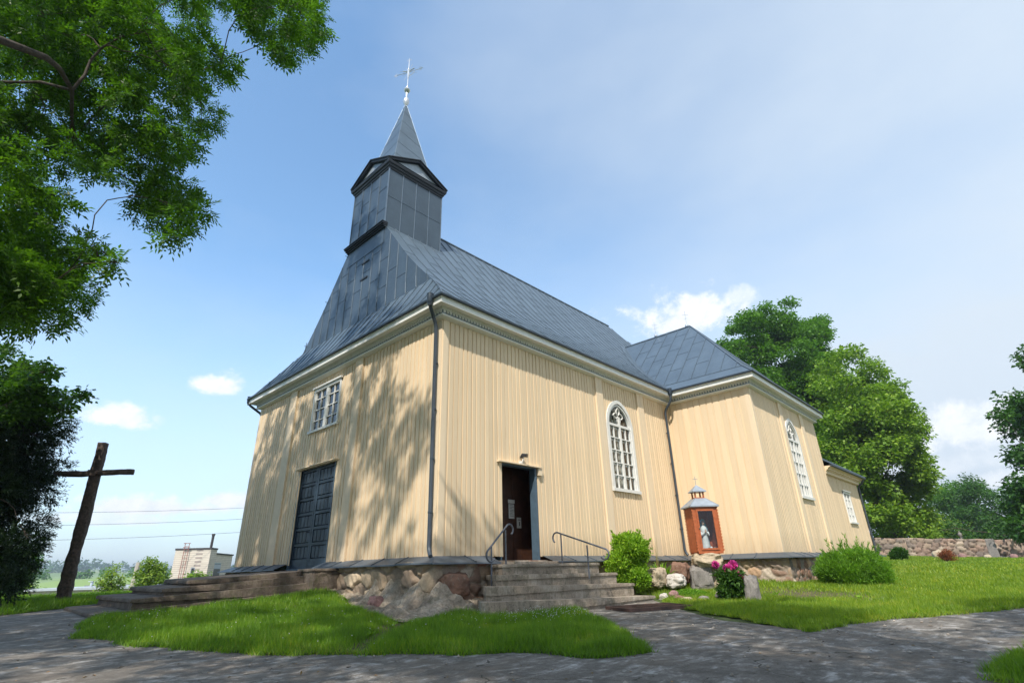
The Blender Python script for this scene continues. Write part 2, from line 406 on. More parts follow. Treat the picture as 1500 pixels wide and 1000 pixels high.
def sheet(name,poly,dz,m,step=.5,kind='structure',ofs=None):
    P=np.array(poly); x=np.arange(P[:,0].min(),P[:,0].max(),step); y=np.arange(P[:,1].min(),P[:,1].max(),step)
    X,Y=np.meshgrid(x,y); X=X.ravel()+.013;Y=Y.ravel()+.017; k=inp(X,Y,poly); pts=[Vector(p) for p in poly]+[Vector((a,b)) for a,b in zip(X[k],Y[k])]
    n=len(poly); r=delaunay_2d_cdt(pts,[(i,(i+1)%n) for i in range(n)],[],2,1e-5)
    vx=np.array([[v.x,v.y] for v in r[0]]); z=H(vx[:,0],vx[:,1])+dz
    cen=[(vx[list(f)].mean(0)) for f in r[2]]; cen=np.array(cen); kk=inp(cen[:,0],cen[:,1],poly)
    F=[tuple(f) for f,q in zip(r[2],kk) if q]
    F=[f if np.cross(vx[f[1]]-vx[f[0]],vx[f[2]]-vx[f[0]])>0 else f[::-1] for f in F]
    o=mk(name,np.column_stack([vx,z]),F,m,smooth=True)
    return tag(o,kind=kind)
def path_mat():
    m,b=mat('worn_concrete_path')
    n=b.noise(b.pos,.9,6,.62); n2=b.noise(b.pos,4.5,8,.74,.3); n3=b.noise(b.pos,75,4,.7)
    st=b.noise(b.mapping(b.pos,(1.6,4.5,1),(0,0,.82)),1.1,7,.7,.8)
    f=b.math('ADD',b.math('MULTIPLY',n2,.45),b.math('ADD',b.math('MULTIPLY',n3,.33),b.math('MULTIPLY',st,.22)))
    cc=b.ramp(f,[(.33,(.050,.045,.040)),(.46,(.118,.106,.092)),(.56,(.205,.186,.164)),(.70,(.40,.375,.34))])
    br=b.math('MULTIPLY_ADD',n,3.2,-1.45,clamp=True)
    cc=b.mix(b.math('MULTIPLY',br,.42),cc,(.21,.155,.11))
    # pale cement wash left in streaks
    pw=b.math('MULTIPLY',b.math('MULTIPLY_ADD',st,7,-3.45,clamp=True),b.math('MULTIPLY_ADD',n2,5,-2.2,clamp=True))
    cc=b.mix(b.math('MULTIPLY',pw,.75),cc,(.62,.60,.58))
    # slab joints and cracks
    br_=b.n('ShaderNodeTexVoronoi',feature='DISTANCE_TO_EDGE'); w=b.n('ShaderNodeVectorMath',operation='ADD'); b.l(b.pos,w.inputs[0])
    nn=b.n('ShaderNodeTexNoise'); nn.inputs['Scale'].default_value=1.4; nn.inputs['Detail'].default_value=5; b.l(b.pos,nn.inputs['Vector'])
    sc=b.n('ShaderNodeVectorMath',operation='SCALE'); b.l(nn.outputs['Color'],sc.inputs[0]); sc.inputs['Scale'].default_value=.7; b.l(sc.outputs[0],w.inputs[1])
    b.l(w.outputs[0],br_.inputs[0]); br_.inputs['Scale'].default_value=.42
    ck=b.math('MULTIPLY',b.math('LESS_THAN',br_.outputs['Distance'],.0035),b.math('GREATER_THAN',b.noise(b.pos,3.1,3),.47))
    cc=b.mix(b.math('MULTIPLY',ck,.85),cc,(.035,.032,.02))
    b.l(cc,b.p.inputs['Base Color']); b.p.inputs['Roughness'].default_value=.9
    hh=b.math('ADD',f,b.math('ADD',b.math('MULTIPLY',ck,-.5),b.math('MULTIPLY',pw,.12)))
    bump(b,hh,.9,.035); return m
def soil_mat():
    m,b=mat('lawn_soil'); n=b.noise(b.pos,3,6,.6); n2=b.noise(b.pos,40,4,.7); f=b.math('ADD',b.math('MULTIPLY',n,.5),b.math('MULTIPLY',n2,.5))
    cc=b.ramp(f,[(.3,(.045,.045,.015)),(.5,(.08,.075,.028)),(.72,(.17,.125,.07))]); b.l(cc,b.p.inputs['Base Color']); b.p.inputs['Roughness'].default_value=.95; bump(b,f,.7,.03); return m
M_path=path_mat(); M_soil=soil_mat()
PATH=[(-13,-17),(16,-17),(17,-14.6),(5.9,-8.9),(1.6,-6.4),(2.1,-5.2),(5.6,-2.0),(6.2,-.25),(-.2,-.25),(-.2,9.5),(-3,9.6),(-5,9.0),(-5.6,8.2),(-6.4,7.6),(-14,8.6)]
LA=[(-5.75,1.65),(-5.40,3.2),(-5.2,3.68),(-2.9,3.70),(-.62,3.70),(-.6,3.1),(-.95,1.8),(-1.35,.3),(-1.62,-1.2),(-1.0,-1.35),(-.35,-1.05),(-.1,-1.4),(-.4,-1.85),(-.3,-2.15),(1.0,-2.2),(2.05,-2.2),(1.0,-3.35),(-.09,-4.55),(-1.63,-6.08),(-2.07,-5.83),(-2.9,-4.5),(-3.74,-3.48),(-4.32,-2.57),(-4.91,-1.53),(-5.49,.29)]
LR=[(5.33,-2.5),(3.2,-4.6),(2.1,-5.8),(1.13,-6.95),(2.46,-7.19),(3.83,-7.88),(4.8,-8.51),(5.86,-9.09),(14,-13.2),(62,-34),(62,12),(26.6,12),(26.6,-3.5),(12.0,-3.75),(11.5,-.4),(6.5,-.4),(6.2,-1.7)]
LF=[(1.7,-9.35),(0.5,-9.12),(-.6,-8.95),(-1.25,-9.02),(-1.5,-9.7),(0,-11),(9,-14),(9,-12.7)]
LL=[(-6.4,7.7),(-5.4,8.35),(-4.9,8.8),(-.6,8.4),(-.4,12),(.5,24.2),(-34,24.2),(-34,9.3)]
sheet('path',jag(PATH,.4,.02),.02,M_path,.28)
lawns=[]
for nm,P,st in (('lawn',LA,.26),('lawn',LR,.6),('lawn',LF,.3),('lawn',LL,.8)):
    pj=jag(P,.16,.12); lawns.append(pj); sheet(nm,pj,.034,M_soil,st)
# cement apron and rubble mound at the corner
APR=[(-.2,-.2),(-.2,3.72),(-.7,3.72),(-.62,3.1),(-.98,1.8),(-1.38,.3),(-1.66,-1.2),(-1.0,-1.4),(-.35,-1.12),(-.1,-1.5),(-.35,-1.9),(.2,-1.9),(1.3,-.9),(1.3,-.2)]
M_apr=concrete_mat('cement_apron',(.12,.092,.068),(.29,.235,.18),(.52,.45,.37))
def apron():
    poly=jag(APR,.12,.03); P=np.array(poly); x=np.arange(P[:,0].min(),P[:,0].max(),.042); y=np.arange(P[:,1].min(),P[:,1].max(),.042)
    X,Y=np.meshgrid(x,y); X=X.ravel()+.003;Y=Y.ravel()+.007; k=inp(X,Y,poly); pts=[Vector(p) for p in poly]+[Vector((a,b)) for a,b in zip(X[k],Y[k])]
    n=len(poly); r=delaunay_2d_cdt(pts,[(i,(i+1)%n) for i in range(n)],[],2,1e-5)
    vx=np.array([[v.x,v.y] for v in r[0]]); z=H(vx[:,0],vx[:,1])+.06
    ed=np.full(len(vx),9.)
    for i in range(len(APR)):
        a=np.array(APR[i-1]);b=np.array(APR[i]); t=np.clip(((vx-a)@(b-a))/((b-a)@(b-a)),0,1); ed=np.minimum(ed,np.hypot(*(a+t[:,None]*(b-a)-vx).T))
    # rocky heap against the corner of the plinth
    dx=np.maximum(0,-.2-vx[:,0]); dy=np.maximum(0,-.2-vx[:,1])
    d1=np.hypot(np.abs(-.15-vx[:,0]),np.maximum(0,np.abs(vx[:,1]-.70)-.95))
    z+= (.50+.16*np.sin(vx[:,1]*7.3)+.10*np.sin(vx[:,1]*15+1))*np.exp(-(d1/.30)**1.4)
    z+= .07*np.exp(-((vx[:,0]-.3)**2/.5+(vx[:,1]+.35)**2/.12))
    for i,v in enumerate(vx):
        q=Vector((v[0],v[1],z[i])); 
        z[i]+= min(1,ed[i]/.15)*(.11*noise.fractal(q*2.6,1,2,4)+.07*abs(noise.noise(q*5))+.03*noise.noise(q*13)+.022*noise.noise(q*27))
    F=[tuple(f) for f in r[2]]; cen=np.array([vx[list(f)].mean(0) for f in F]); kk=inp(cen[:,0],cen[:,1],poly); F=[f for f,q in zip(F,kk) if q]
    F=[f if np.cross(vx[f[1]]-vx[f[0]],vx[f[2]]-vx[f[0]])>0 else f[::-1] for f in F]
    tag(mk('cement_apron',np.column_stack([vx,z]),F,M_apr,smooth=False),kind='structure')
apron()
def gravel():
    n=1500; r=np.random.default_rng(77); X=r.uniform(-1.7,1.2,n);Y=r.uniform(-1.9,3.7,n); k=inp(X,Y,APR); X=X[k];Y=Y[k]
    X=np.concatenate([X,r.uniform(-6,6,500)]);Y=np.concatenate([Y,r.uniform(-8.5,3.5,500)]); m_=np.array([inp(X[-500:],Y[-500:],l) for l in lawns]).any(0); kk=np.ones(len(X),bool); kk[-500:]=~m_; X=X[kk];Y=Y[kk]
    O=np.array([[1,0,0],[0,1,0],[-1,0,0],[0,-1,0],[0,0,1],[0,0,-1]],float); T=[(0,1,4),(1,2,4),(2,3,4),(3,0,4),(1,0,5),(2,1,5),(3,2,5),(0,3,5)]; V=[];F=[]
    for x,y in zip(X,Y):
        s_=r.uniform(.008,.032); z=float(H(x,y))+.05+(.0 if x>-1.7 and y>-1.9 and x<1.2 else -.03); b=len(V); Q=O*r.uniform(.5,1.2,(6,1))*s_*np.array([1.2,1,.7]); a=r.uniform(0,6.28); c_,n_=math.cos(a),math.sin(a)
        for q in Q: V.append((x+q[0]*c_-q[1]*n_,y+q[0]*n_+q[1]*c_,z+q[2]+s_*.3))
        F+=[tuple(b+i for i in t) for t in T]
    tag(mk('gravel',V,F,simple('gravel_stone',(.28,.24,.20),.9,var=.3,isl=.5)),'loose small stones on the cement apron and path',None,None,'stuff')
gravel()
# ---------------------------------------------------------------- rubble masonry
PAL=[(.34,.25,.18),(.42,.33,.25),(.30,.24,.20),(.46,.36,.26),(.26,.15,.10),(.38,.31,.26),(.22,.19,.17),(.44,.30,.20),(.50,.43,.36),(.30,.20,.15)]
def rubble(name,p0,p1,top,bot,parent,sp=.04,size=.30,mortar=(.36,.30,.25),amp=.06,thick=0,pal=PAL,seed=1,m=None,proud=0.5,base=None):
    """a face of rubble between plan points p0,p1; top,bot = functions of distance; outward is to the right of p0->p1"""
    r=np.random.default_rng(seed); p0=np.array(p0,float);p1=np.array(p1,float); L=np.linalg.norm(p1-p0); u=(p1-p0)/L; n=np.array([u[1],-u[0]])
    nu=max(2,int(L/sp)); us=np.linspace(0,L,nu+1); T=np.array([top(a) for a in us]); Bt=np.array([bot(a) for a in us]); hh=(T-Bt).max(); nv=max(2,int(hh/sp))
    Uu,Kk=np.meshgrid(us,np.linspace(0,1,nv+1),indexing='ij'); Z=Bt[:,None]+(T-Bt)[:,None]*Kk
    sx=np.arange(-size,L+size,size*1.15); sy=np.arange(Bt.min()-size,T.max()+size,size*.78)
    SX,SY=np.meshgrid(sx,sy); SX=SX+(np.arange(len(sy))%2)[:,None]*size*.5+r.uniform(-.42,.42,SX.shape)*size; SY=SY+r.uniform(-.36,.36,SY.shape)*size*.75
    S=np.stack([SX.ravel(),SY.ravel()],1); wts=r.uniform(-.06,.06,len(S))*size; cols=np.array(pal)[r.integers(0,len(pal),len(S))]*r.uniform(.8,1.2,(len(S),1)); hts=r.uniform(.1,1,len(S))
    U=Uu.ravel(); ZZ=Z.ravel(); D1=np.zeros(len(U));D2=np.zeros(len(U)); id1=np.zeros(len(U),int)
    wob=.035*np.sin(U*13+ZZ*9)+.03*np.sin(ZZ*17-U*7)
    for a in range(0,len(U),4000):
        q=slice(a,a+4000); d=np.sqrt((U[q,None]+wob[q,None]*size*2-S[:,0])**2+((ZZ[q,None]-S[:,1])*1.35)**2)+wts; o=np.argpartition(d,1,axis=1)[:,:2]; dd=np.take_along_axis(d,o,1); sw=dd[:,0]>dd[:,1]
        D1[q]=np.where(sw,dd[:,1],dd[:,0]);D2[q]=np.where(sw,dd[:,0],dd[:,1]); id1[q]=np.where(sw,o[:,1],o[:,0])
    e=(D2-D1); k=np.clip((e-.018)/.09,0,1); k2=k*k*(3-2*k)
    disp=amp*(k2*(.35+.65*hts[id1]))+.012*np.sin(U*31+ZZ*23)*k2
    nz=np.array([noise.noise(Vector((a*7,b*7,seed))) for a,b in zip(U,ZZ)]); disp+=.02*nz
    C=np.where((e<.03)[:,None],np.array(mortar),cols[id1])
    fe=np.clip(np.minimum(U,L-U)/.13,0,1); disp=disp*fe*(2-fe)
    P=p0+u*U[:,None]+n*disp[:,None]; V=np.column_stack([P,ZZ]); w=nv+1
    F=[(i*w+j,(i+1)*w+j,(i+1)*w+j+1,i*w+j+1) for i in range(nu) for j in range(nv)]
    if thick:   # close it: back face and top
        b0=len(V); Vb=np.column_stack([p0+u*us[:,None]-n*thick,T]); Vc=np.column_stack([p0+u*us[:,None]-n*thick,Bt]); V=np.vstack([V,Vb,Vc]); C=np.vstack([C,np.tile(np.array(mortar)*.8,(2*len(us),1))])
        for i in range(nu):
            F.append((i*w+nv,(i+1)*w+nv,b0+i+1,b0+i)); F.append((b0+i,b0+i+1,b0+len(us)+i+1,b0+len(us)+i))
    return mk(name,V,F,m or M_stone,parent,smooth=True,colr=C)
# ---------------------------------------------------------------- the church
WF,LN,PT,WT,WA=11.26,11.92,3.33,8.03,6.09
XE=22.0; H0=5.80; YC=WF/2; TX0,TX1=LN,LN+WT; AX1=TX1+WA; AY=-PT+.10; AH=3.42
CH=empty('wooden_church',(0,0,0),'cream boarded wooden church with blue-grey metal roof and front bell tower','church')
def wall(name,O,U,N,L,zb,zt,sp,bw,dp,ops=(),seed=0,parent=CH,m=None,z_end=None):
    """board and batten wall; ops: (u0,u1,z0,ztop_fn)"""
    r=random.Random(seed); mb=MB(); O=Vector((*O,0));U=Vector((*U,0));N=Vector((*N,0)); n=max(1,round(L/sp)); s=L/n
    br={round(i*s,4) for i in range(n+1)}
    for o in ops:
        br|={o[0],o[1]}
    br=sorted(br); br=[b for i,b in enumerate(br) if i==0 or b-br[i-1]>.004]
    def segs(u0,u1,lo,hi):
        c=(u0+u1)/2; out=[(lo,hi)]
        for a,b,z0,fn in ops:
            if a-.001<c<b+.001:
                zt_=fn(c); new=[]
                for (p,q) in out:
                    if zt_<=p or z0>=q: new.append((p,q)); continue
                    if z0>p: new.append((p,z0))
                    if zt_<q: new.append((zt_,q))
                out=new
        return out
    def P(u,d,z): q=O+U*u+N*d; return (q.x,q.y,z)
    for a,b in zip(br[:-1],br[1:]):
        for lo,hi in segs(a,b,zb+r.uniform(-.008,.008),zt):
            d=r.uniform(0,.004)
            mb.add([P(a,d,lo),P(b,d,lo),P(b,d,hi),P(a,d,hi),P(a,-.03,lo),P(b,-.03,lo)],[(0,1,2,3),(4,5,1,0)])
    if bw:
        for i in range(n+1):
            c=i*s+r.uniform(-.008,.008); w=bw*r.uniform(.9,1.1)/2; a=max(0,c-w); b=min(L,c+w)
            if b-a<.01: continue
            for lo,hi in segs(a,b,zb-.012+r.uniform(-.008,.006),zt):
                if any(o[0]-.02<c<o[1]+.02 and hi-lo<.05 for o in ops): continue
                dd=dp*r.uniform(.85,1.15); e=.004
                mb.add([P(a,-.001,lo),P(b,-.001,lo),P(b-e,dd,lo+.004),P(a+e,dd,lo+.004),P(a,-.001,hi),P(b,-.001,hi),P(b-e,dd,hi),P(a+e,dd,hi)],
                   [(0,1,2,3),(7,6,5,4),(3,2,6,7),(0,3,7,4),(2,1,5,6)])
    return mk(name,mb.V,mb.F,m or M_board,parent)
def arch_fn(u0,u1,zs,za):
    h=(u1-u0)/2; rise=za-zs; R=(h*h+rise*rise)/(2*h); c=(u0+u1)/2
    def fn(u):
        x=min(h,abs(u-c)); v=R*R-(x+R-h)**2; return zs+math.sqrt(max(0,v))
    return fn
flat=lambda z:(lambda u:z)
X,Y=(1,0),(0,1)
GW=(7.27,8.83,2.03,4.22,5.12)      # gothic window of the nave: u0,u1,sill,spring,apex
TW=(15.30-TX0,16.80-TX0,2.03,4.30,5.22)
AW=(22.55-TX1,23.85-TX1,1.36,2.82)
FD=(4.84,7.08,-.2,2.80); FW=(4.99,6.78,3.96,5.44); SDR=(2.02,3.41,-.2,2.27)
# south wall of the nave, u = x
wall('wall',(0,0),(1,0),(0,-1),LN,0,H0+.25,.155,.128,.022,[(SDR[0],SDR[1],-1,flat(SDR[3])),(GW[0],GW[1],GW[2],arch_fn(GW[0],GW[1],GW[3],GW[4]))],1)
# west front, u = WF - y so that U runs to the right seen from outside
fu=lambda y:WF-y
wall('wall',(0,WF),(0,-1),(-1,0),WF,-.03,H0+.25,.172,.140,.022,[(fu(FD[1]),fu(FD[0]),-1,flat(FD[3])),(fu(FW[1]),fu(FW[0]),FW[2],flat(FW[3]))],2)
wall('wall',(TX0,0),(0,-1),(-1,0),PT,0,H0+.25,.25,.218,.024,[],3)
wall('wall',(TX0,-PT),(1,0),(0,-1),WT,0,H0+.25,.165,.135,.022,[(TW[0],TW[1],TW[2],arch_fn(TW[0],TW[1],TW[3],TW[4]))],4)
wall('wall',(TX1,-PT),(0,1),(1,0),PT,0,H0+.25,.2,.06,.02,[],5)
wall('wall',(TX1,AY),(1,0),(0,-1),WA,0,AH+.2,.175,.142,.022,[(AW[0],AW[1],AW[2],flat(AW[3]))],6)
wall('wall',(AX1,AY),(0,1),(1,0),5.2,0,AH+.2,.2,.06,.02,[],7)
wall('wall',(TX1,0),(1,0),(0,-1),XE-TX1,AH,H0+.25,.2,.06,.02,[],12)
wall('wall',(XE,0),(0,1),(1,0),WF,0,H0+.25,.2,.06,.02,[],8)
wall('wall',(LN,WF),(-1,0),(0,1),LN,0,H0+.25,.2,.06,.02,[],9)
wall('wall',(TX0,WF+PT),(0,-1),(-1,0),PT,0,H0+.25,.2,.06,.02,[],10)
wall('wall',(TX1,WF+PT),(-1,0),(0,1),WT,0,H0+.25,.2,.06,.02,[],11)
wall('wall',(TX1,WF),(0,1),(1,0),PT,0,H0+.25,.2,.06,.02,[],13)
# pilasters
def pil(O,U,N,a,b,d=.075,zt=H0):
    m=MB(); n=2; w=(b-a)/n
    for i in range(n): m.obox(O,U,N,a+i*w+.003,a+(i+1)*w-.003,-.01,d+(.003 if i else 0),-.03,zt)
    m.build('pilaster',M_trimc,CH)
S_=((0,0,0),(1,0,0),(0,-1,0)); F_=((0,WF,0),(0,-1,0),(-1,0,0)); T_=((TX0,-PT,0),(1,0,0),(0,-1,0)); TW_=((TX0,0,0),(0,-1,0),(-1,0,0)); A_=((TX1,AY,0),(1,0,0),(0,-1,0))
pil(*S_,6.70,7.10); pil(*S_,9.40,9.85)
pil(*F_,fu(8.52),fu(8.02)); pil(*F_,fu(4.14),fu(3.72))
pil(*T_,15.0-TX0-.12,15.0-TX0+.24); pil(*T_,17.62-TX0,18.02-TX0)
for (O,U,N,a,b) in ((*S_,.0,.17),(*F_,WF-.17,WF),(*F_,0,.17),(*T_,0,.17),(*TW_,PT-.16,PT)):
    m=MB(); m.obox(O,U,N,a,b,-.005,.030,-.012,H0+.02); m.build('corner_board',M_trimc,CH)
# cornice, gutter
LOOP=[(0,0),(LN,0),(LN,-PT),(TX1,-PT),(TX1,0),(XE,0),(XE,WF),(TX1,WF),(TX1,WF+PT),(LN,WF+PT),(LN,WF),(0,WF)]
def off(loop,d):
    n=len(loop); out=[]
    for i in range(n):
        a,b,c=(Vector(loop[i-1]),Vector(loop[i]),Vector(loop[(i+1)%n])); u1=(b-a).normalized(); u2=(c-b).normalized()
        n1=Vector((u1.y,-u1.x)); n2=Vector((u2.y,-u2.x)); q=b+(n1+n2)*(d/(1+n1.dot(n2))); out.append((q.x,q.y))
    return out
def ring(name,loop,prof,m,parent=CH,smooth=False,skip=()):
    n=len(loop); V=[]; F=[]
    for d,z in prof: V+= [(x,y,z) for x,y in off(loop,d)]
    for k in range(len(prof)-1):
        for i in range(n):
            if i in skip: continue
            j=(i+1)%n; F.append((k*n+i,k*n+j,(k+1)*n+j,(k+1)*n+i))
    return mk(name,V,F,m,parent,smooth)
ring('cornice_band',LOOP,[(0,5.74),(.15,5.77),(.17,5.79),(.17,5.815),(.155,5.815),(.155,5.83)],M_cornw)
fz=MB(); n_=len(LOOP); fz.V=[(x,y,5.825) for x,y in off(LOOP,.15)]+[(x,y,5.935) for x,y in off(LOOP,.15)]; fz.F=[(i,(i+1)%n_,n_+(i+1)%n_,n_+i) for i in range(n_)]
m=MB()
for i in range(len(LOOP)):
    if i>3 and i not in (11,): continue
    a=Vector(off(LOOP,.15)[i]);b=Vector(off(LOOP,.15)[(i+1)%len(LOOP)]); L=(b-a).length; u=(b-a)/L; nn=Vector((u.y,-u.x)); k=int(L/.105)
    for j in range(k):
        c=(j+.5)*L/k; w=L/k*.36
        def q(s,d,z): p=a+u*(c+s)+nn*d; return (p.x,p.y,z)
        P=[]
        for d in (-.002,.030):
            P+=[q(-w,d,5.932),q(w,d,5.932),q(w*.75,d,5.872),q(0,d,5.845),q(-w*.75,d,5.872)]
        m.add(P,[(0,1,2,3,4),(9,8,7,6,5)]+[(x,x+5,(x+1)%5+5,(x+1)%5) for x in range(5)])
mkj('dentil_frieze',[(fz,M_frieze),(m,M_corn)],CH)
ring('cornice_moulding',LOOP,[(.15,5.93),(.185,5.935),(.185,5.965),(.215,5.975),(.215,5.995),(.245,6.0)],M_corn)
ring('cornice_fillet',LOOP,[(.24,5.998),(.31,6.0),(.33,5.985),(.40,5.985),(.405,6.05),(.395,6.055),(.395,6.13),(.41,6.145)],M_cornw)
ring('soffit',LOOP,[(.41,6.146),(.41,6.17),(.0,6.19)],M_corn)
ring('gutter',LOOP,[(.408,6.205),(.412,6.165),(.42,6.145),(.44,6.138),(.465,6.15),(.475,6.17),(.475,6.215),(.465,6.215),(.463,6.172),(.44,6.15),(.42,6.16),(.415,6.20)],M_gut,smooth=False)
# annex cornice
ALOOP=[(TX1+.02,AY),(AX1,AY),(AX1,AY+5.2),(TX1+.02,AY+5.2)]
def openring(name,pts,prof,m,parent=CH,cap=True):
    V=[];F=[];n=len(pts)
    lp=pts
    for d,z in prof:
        o=off(lp,d); o[0]=(lp[0][0],lp[0][1]-d); V+=[(x,y,z) for x,y in o]
    for k in range(len(prof)-1):
        for i in range(2):
            F.append((k*n+i,k*n+i+1,(k+1)*n+i+1,(k+1)*n+i))
    if cap:
        F.append(tuple(k*n for k in range(len(prof))))
    return mk(name,V,F,m,parent)
openring('annex_cornice',ALOOP,[(0,AH-.04),(.14,AH-.02),(.14,AH+.10),(.18,AH+.11),(.18,AH+.15),(.25,AH+.16),(.25,AH+.21),(.36,AH+.27),(.36,AH+.30),(0,AH+.32)],M_trimc)
openring('annex_gutter',ALOOP,[(.36,AH+.36),(.36,AH+.29),(.41,AH+.26),(.46,AH+.29),(.46,AH+.36),(.36,AH+.36)],M_gut)
# ---------------------------------------------------------------- roofs
def rib(mb,a,b,nrm,w=.028,h=.032):
    a=Vector(a);b=Vector(b);n=Vector(nrm).normalized()
    mb.beam(a+n*h*.35,b+n*h*.35,w,h,up=n)
def sheetpoly(mb,P): mb.add(P,[tuple(range(len(P)))])
PROF=[(6.08,6.20),(4.95,7.17),(4.18,7.87),(3.45,8.62),(2.78,9.38),(1.29,11.33),(0,13.06)]   # half width, height of the nave roof
GX0=.66
def main_roof():
    mb=MB(); rb=MB(); cs=MB(); R=random.Random(3)
    XR=XE+.42
    def xs(hf):   # hip at both ends of the eaves
        t=max(0,(hf-4.18)/(6.08-4.18)); return GX0+(-.42-GX0)*t, XR-(6.08-hf)*.85
    for sg in (1,-1):
        for (h0,z0),(h1,z1) in zip(PROF[:-1],PROF[1:]):
            a0,b0=xs(h0);a1,b1=xs(h1); y0=YC-sg*h0;y1=YC-sg*h1
            # one sheet per seam bay
            k0=math.floor(a0/.56); x=[min(a0,a1)]; 
            g=[i*.56 for i in range(-2,44)]
            gs=[q for q in g if max(a0,a1)+.02<q<min(b0,b1)-.02]
            lo=[(a0,a1)]+[(q,q) for q in gs]+[(b0,b1)]
            for (p0,p1),(q0,q1) in zip(lo[:-1],lo[1:]):
                P=[(p0,y0,z0),(q0,y0,z0),(q1,y1,z1),(p1,y1,z1)]
                sheetpoly(mb,P if sg>0 else P[::-1])
            nrm=Vector((0,-sg*(z1-z0),(h0-h1)))
            for q in g:
                if q<=a0+.01 or q>=b0: continue
                # clip the rib to the hips
                t0,t1=0,1
                if q<a1: t1=(q-a0)/(a1-a0) if a1!=a0 else 1
                if q>b1: t1=(b0-q)/(b0-b1)
                if t1<=0: continue
                rib(rb,(q,y0,z0),(q,y0+(y1-y0)*t1,z0+(z1-z0)*t1),nrm)
        # staggered cross seams
        g=[i*.56 for i in range(1,40)]
        for i,q in enumerate(g):
            for s0 in (.9,2.9,4.9,6.9):
                s=s0+(i%2)*1.0
                # position along the slope
                acc=0
                for (h0,z0),(h1,z1) in zip(PROF[:-1],PROF[1:]):
                    l=math.hypot(h0-h1,z1-z0)
                    if acc+l>s:
                        t=(s-acc)/l; hf=h0+(h1-h0)*t; z=z0+(z1-z0)*t; nrm=Vector((0,-sg*(z1-z0),(h0-h1))).normalized()
                        a=Vector((q+.02,YC-sg*hf,z))+nrm*.004; b=Vector((q+.54,YC-sg*hf,z))+nrm*.004
                        cs.beam(a,b,.022,.010,up=nrm); break
                    acc+=l
    # front skirt below the gable
    h4=4.18;z4=7.87
    zz=[(-.42,6.20,6.08),(.05,6.86,5.35),(GX0,7.87,4.18)]
    for (x0,z0,h0),(x1,z1,h1) in zip(zz[:-1],zz[1:]):
        n=int(2*h0/.56); 
        mb.add([(x0,YC+h0,z0),(x0,YC-h0,z0),(x1,YC-h1,z1),(x1,YC+h1,z1)],[(0,1,2,3)])
        nrm=Vector((-(z1-z0),0,(x1-x0)))
        for i in range(-11,12):
            y=i*.5; 
            if abs(y)>h0-.02: continue
            t=1 if abs(y)<h1 else (h0-abs(y))/(h0-h1)
            rib(rb,(x0,YC+y,z0),(x0+(x1-x0)*t,YC+y,z0+(z1-z0)*t),nrm)
        rib(rb,(x0,YC-h0,z0),(x1,YC-h1,z1),Vector((-1,-1,1.5)),.035,.03)
    # east hip
    e=[(XR-(6.08-h)*.85,YC-h,z,h) for h,z in PROF]
    for a,b in zip(e[:-1],e[1:]): mb.add([(a[0],YC-a[3],a[2]),(a[0],YC+a[3],a[2]),(b[0],YC+b[3],b[2]),(b[0],YC-b[3],b[2])],[(0,1,2,3)])
    rib(rb,(GX0+2.4,YC,13.07),(e[-1][0],YC,13.07),(0,0,1),.09,.05)
    mkj('roof',[(mb,M_roof),(rb,M_seam),(cs,M_seam)],CH)
    # gable wall clad in sheet
    mb=MB(); rb=MB()
    def hw(z):
        for (h0,z0),(h1,z1) in zip(PROF[:-1],PROF[1:]):
            if z0<=z<=z1: return h0+(h1-h0)*(z-z0)/(z1-z0)
        return 0
    sp=.56; ys=[-4.18]+[i*sp for i in range(-7,8)]+[4.18]
    def ztop(y):
        y=abs(y)
        if y<1.29: return 11.33
        for (h0,z0),(h1,z1) in zip(PROF[:-1],PROF[1:]):
            if h1<=y<=h0: return z0+(z1-z0)*(h0-y)/(h0-h1)
        return 7.87
    for a,b in zip(ys[:-1],ys[1:]):
        mids=[a]+[k for k in (-3.45,-2.78,-1.29,1.29,2.78,3.45) if a<k<b]+[b]
        P=[(GX0,YC+a,7.86),(GX0,YC+b,7.86)]+[(GX0,YC+k,ztop(k)) for k in mids[::-1]]
        P=[p for i,p in enumerate(P) if i==0 or (Vector(p)-Vector(P[i-1])).length>.003]
        if len(P)>2: mb.add(P,[tuple(range(len(P)))[::-1]])
    for i,y in enumerate(ys[1:-1]): 
        if ztop(y)>7.95:
            # seams splay a little towards the foot
            rb.tube([(GX0-.005,YC+y,ztop(y)),(GX0-.005,YC+y,8.3),(GX0-.012,YC+y*1.015,7.88)],.012,5)
        for k in range(3):
            z=8.7+k*1.15+(i%2)*.5
            if z<ztop(y)-.1 and z<ztop(y+sp)-.05 and y<3.6: rb.beam((GX0-.004,YC+y,z),(GX0-.004,YC+y+sp,z-.0),.012,.012,up=(1,0,0))
    g=mkj('gable_cladding',[(mb,M_clad),(rb,M_seam)],CH)
    for z in (9.55,10.25):
        m=MB(); m.box((GX0-.03,YC-.35,z),(GX0-.005,YC+.12,z+.06)); m.build('vent_slot',M_darkm,g)
    m=MB()
    for (d,z0,z1) in ((.07,11.25,11.31),(.12,11.31,11.37),(.17,11.37,11.43),(.20,11.43,11.455)): m.box((GX0-d,YC-1.29-d*.35,z0),(GX0+.05,YC+1.29+d*.35,z1-.001))
    m.build('gable_moulding',M_darkm,g)
main_roof()
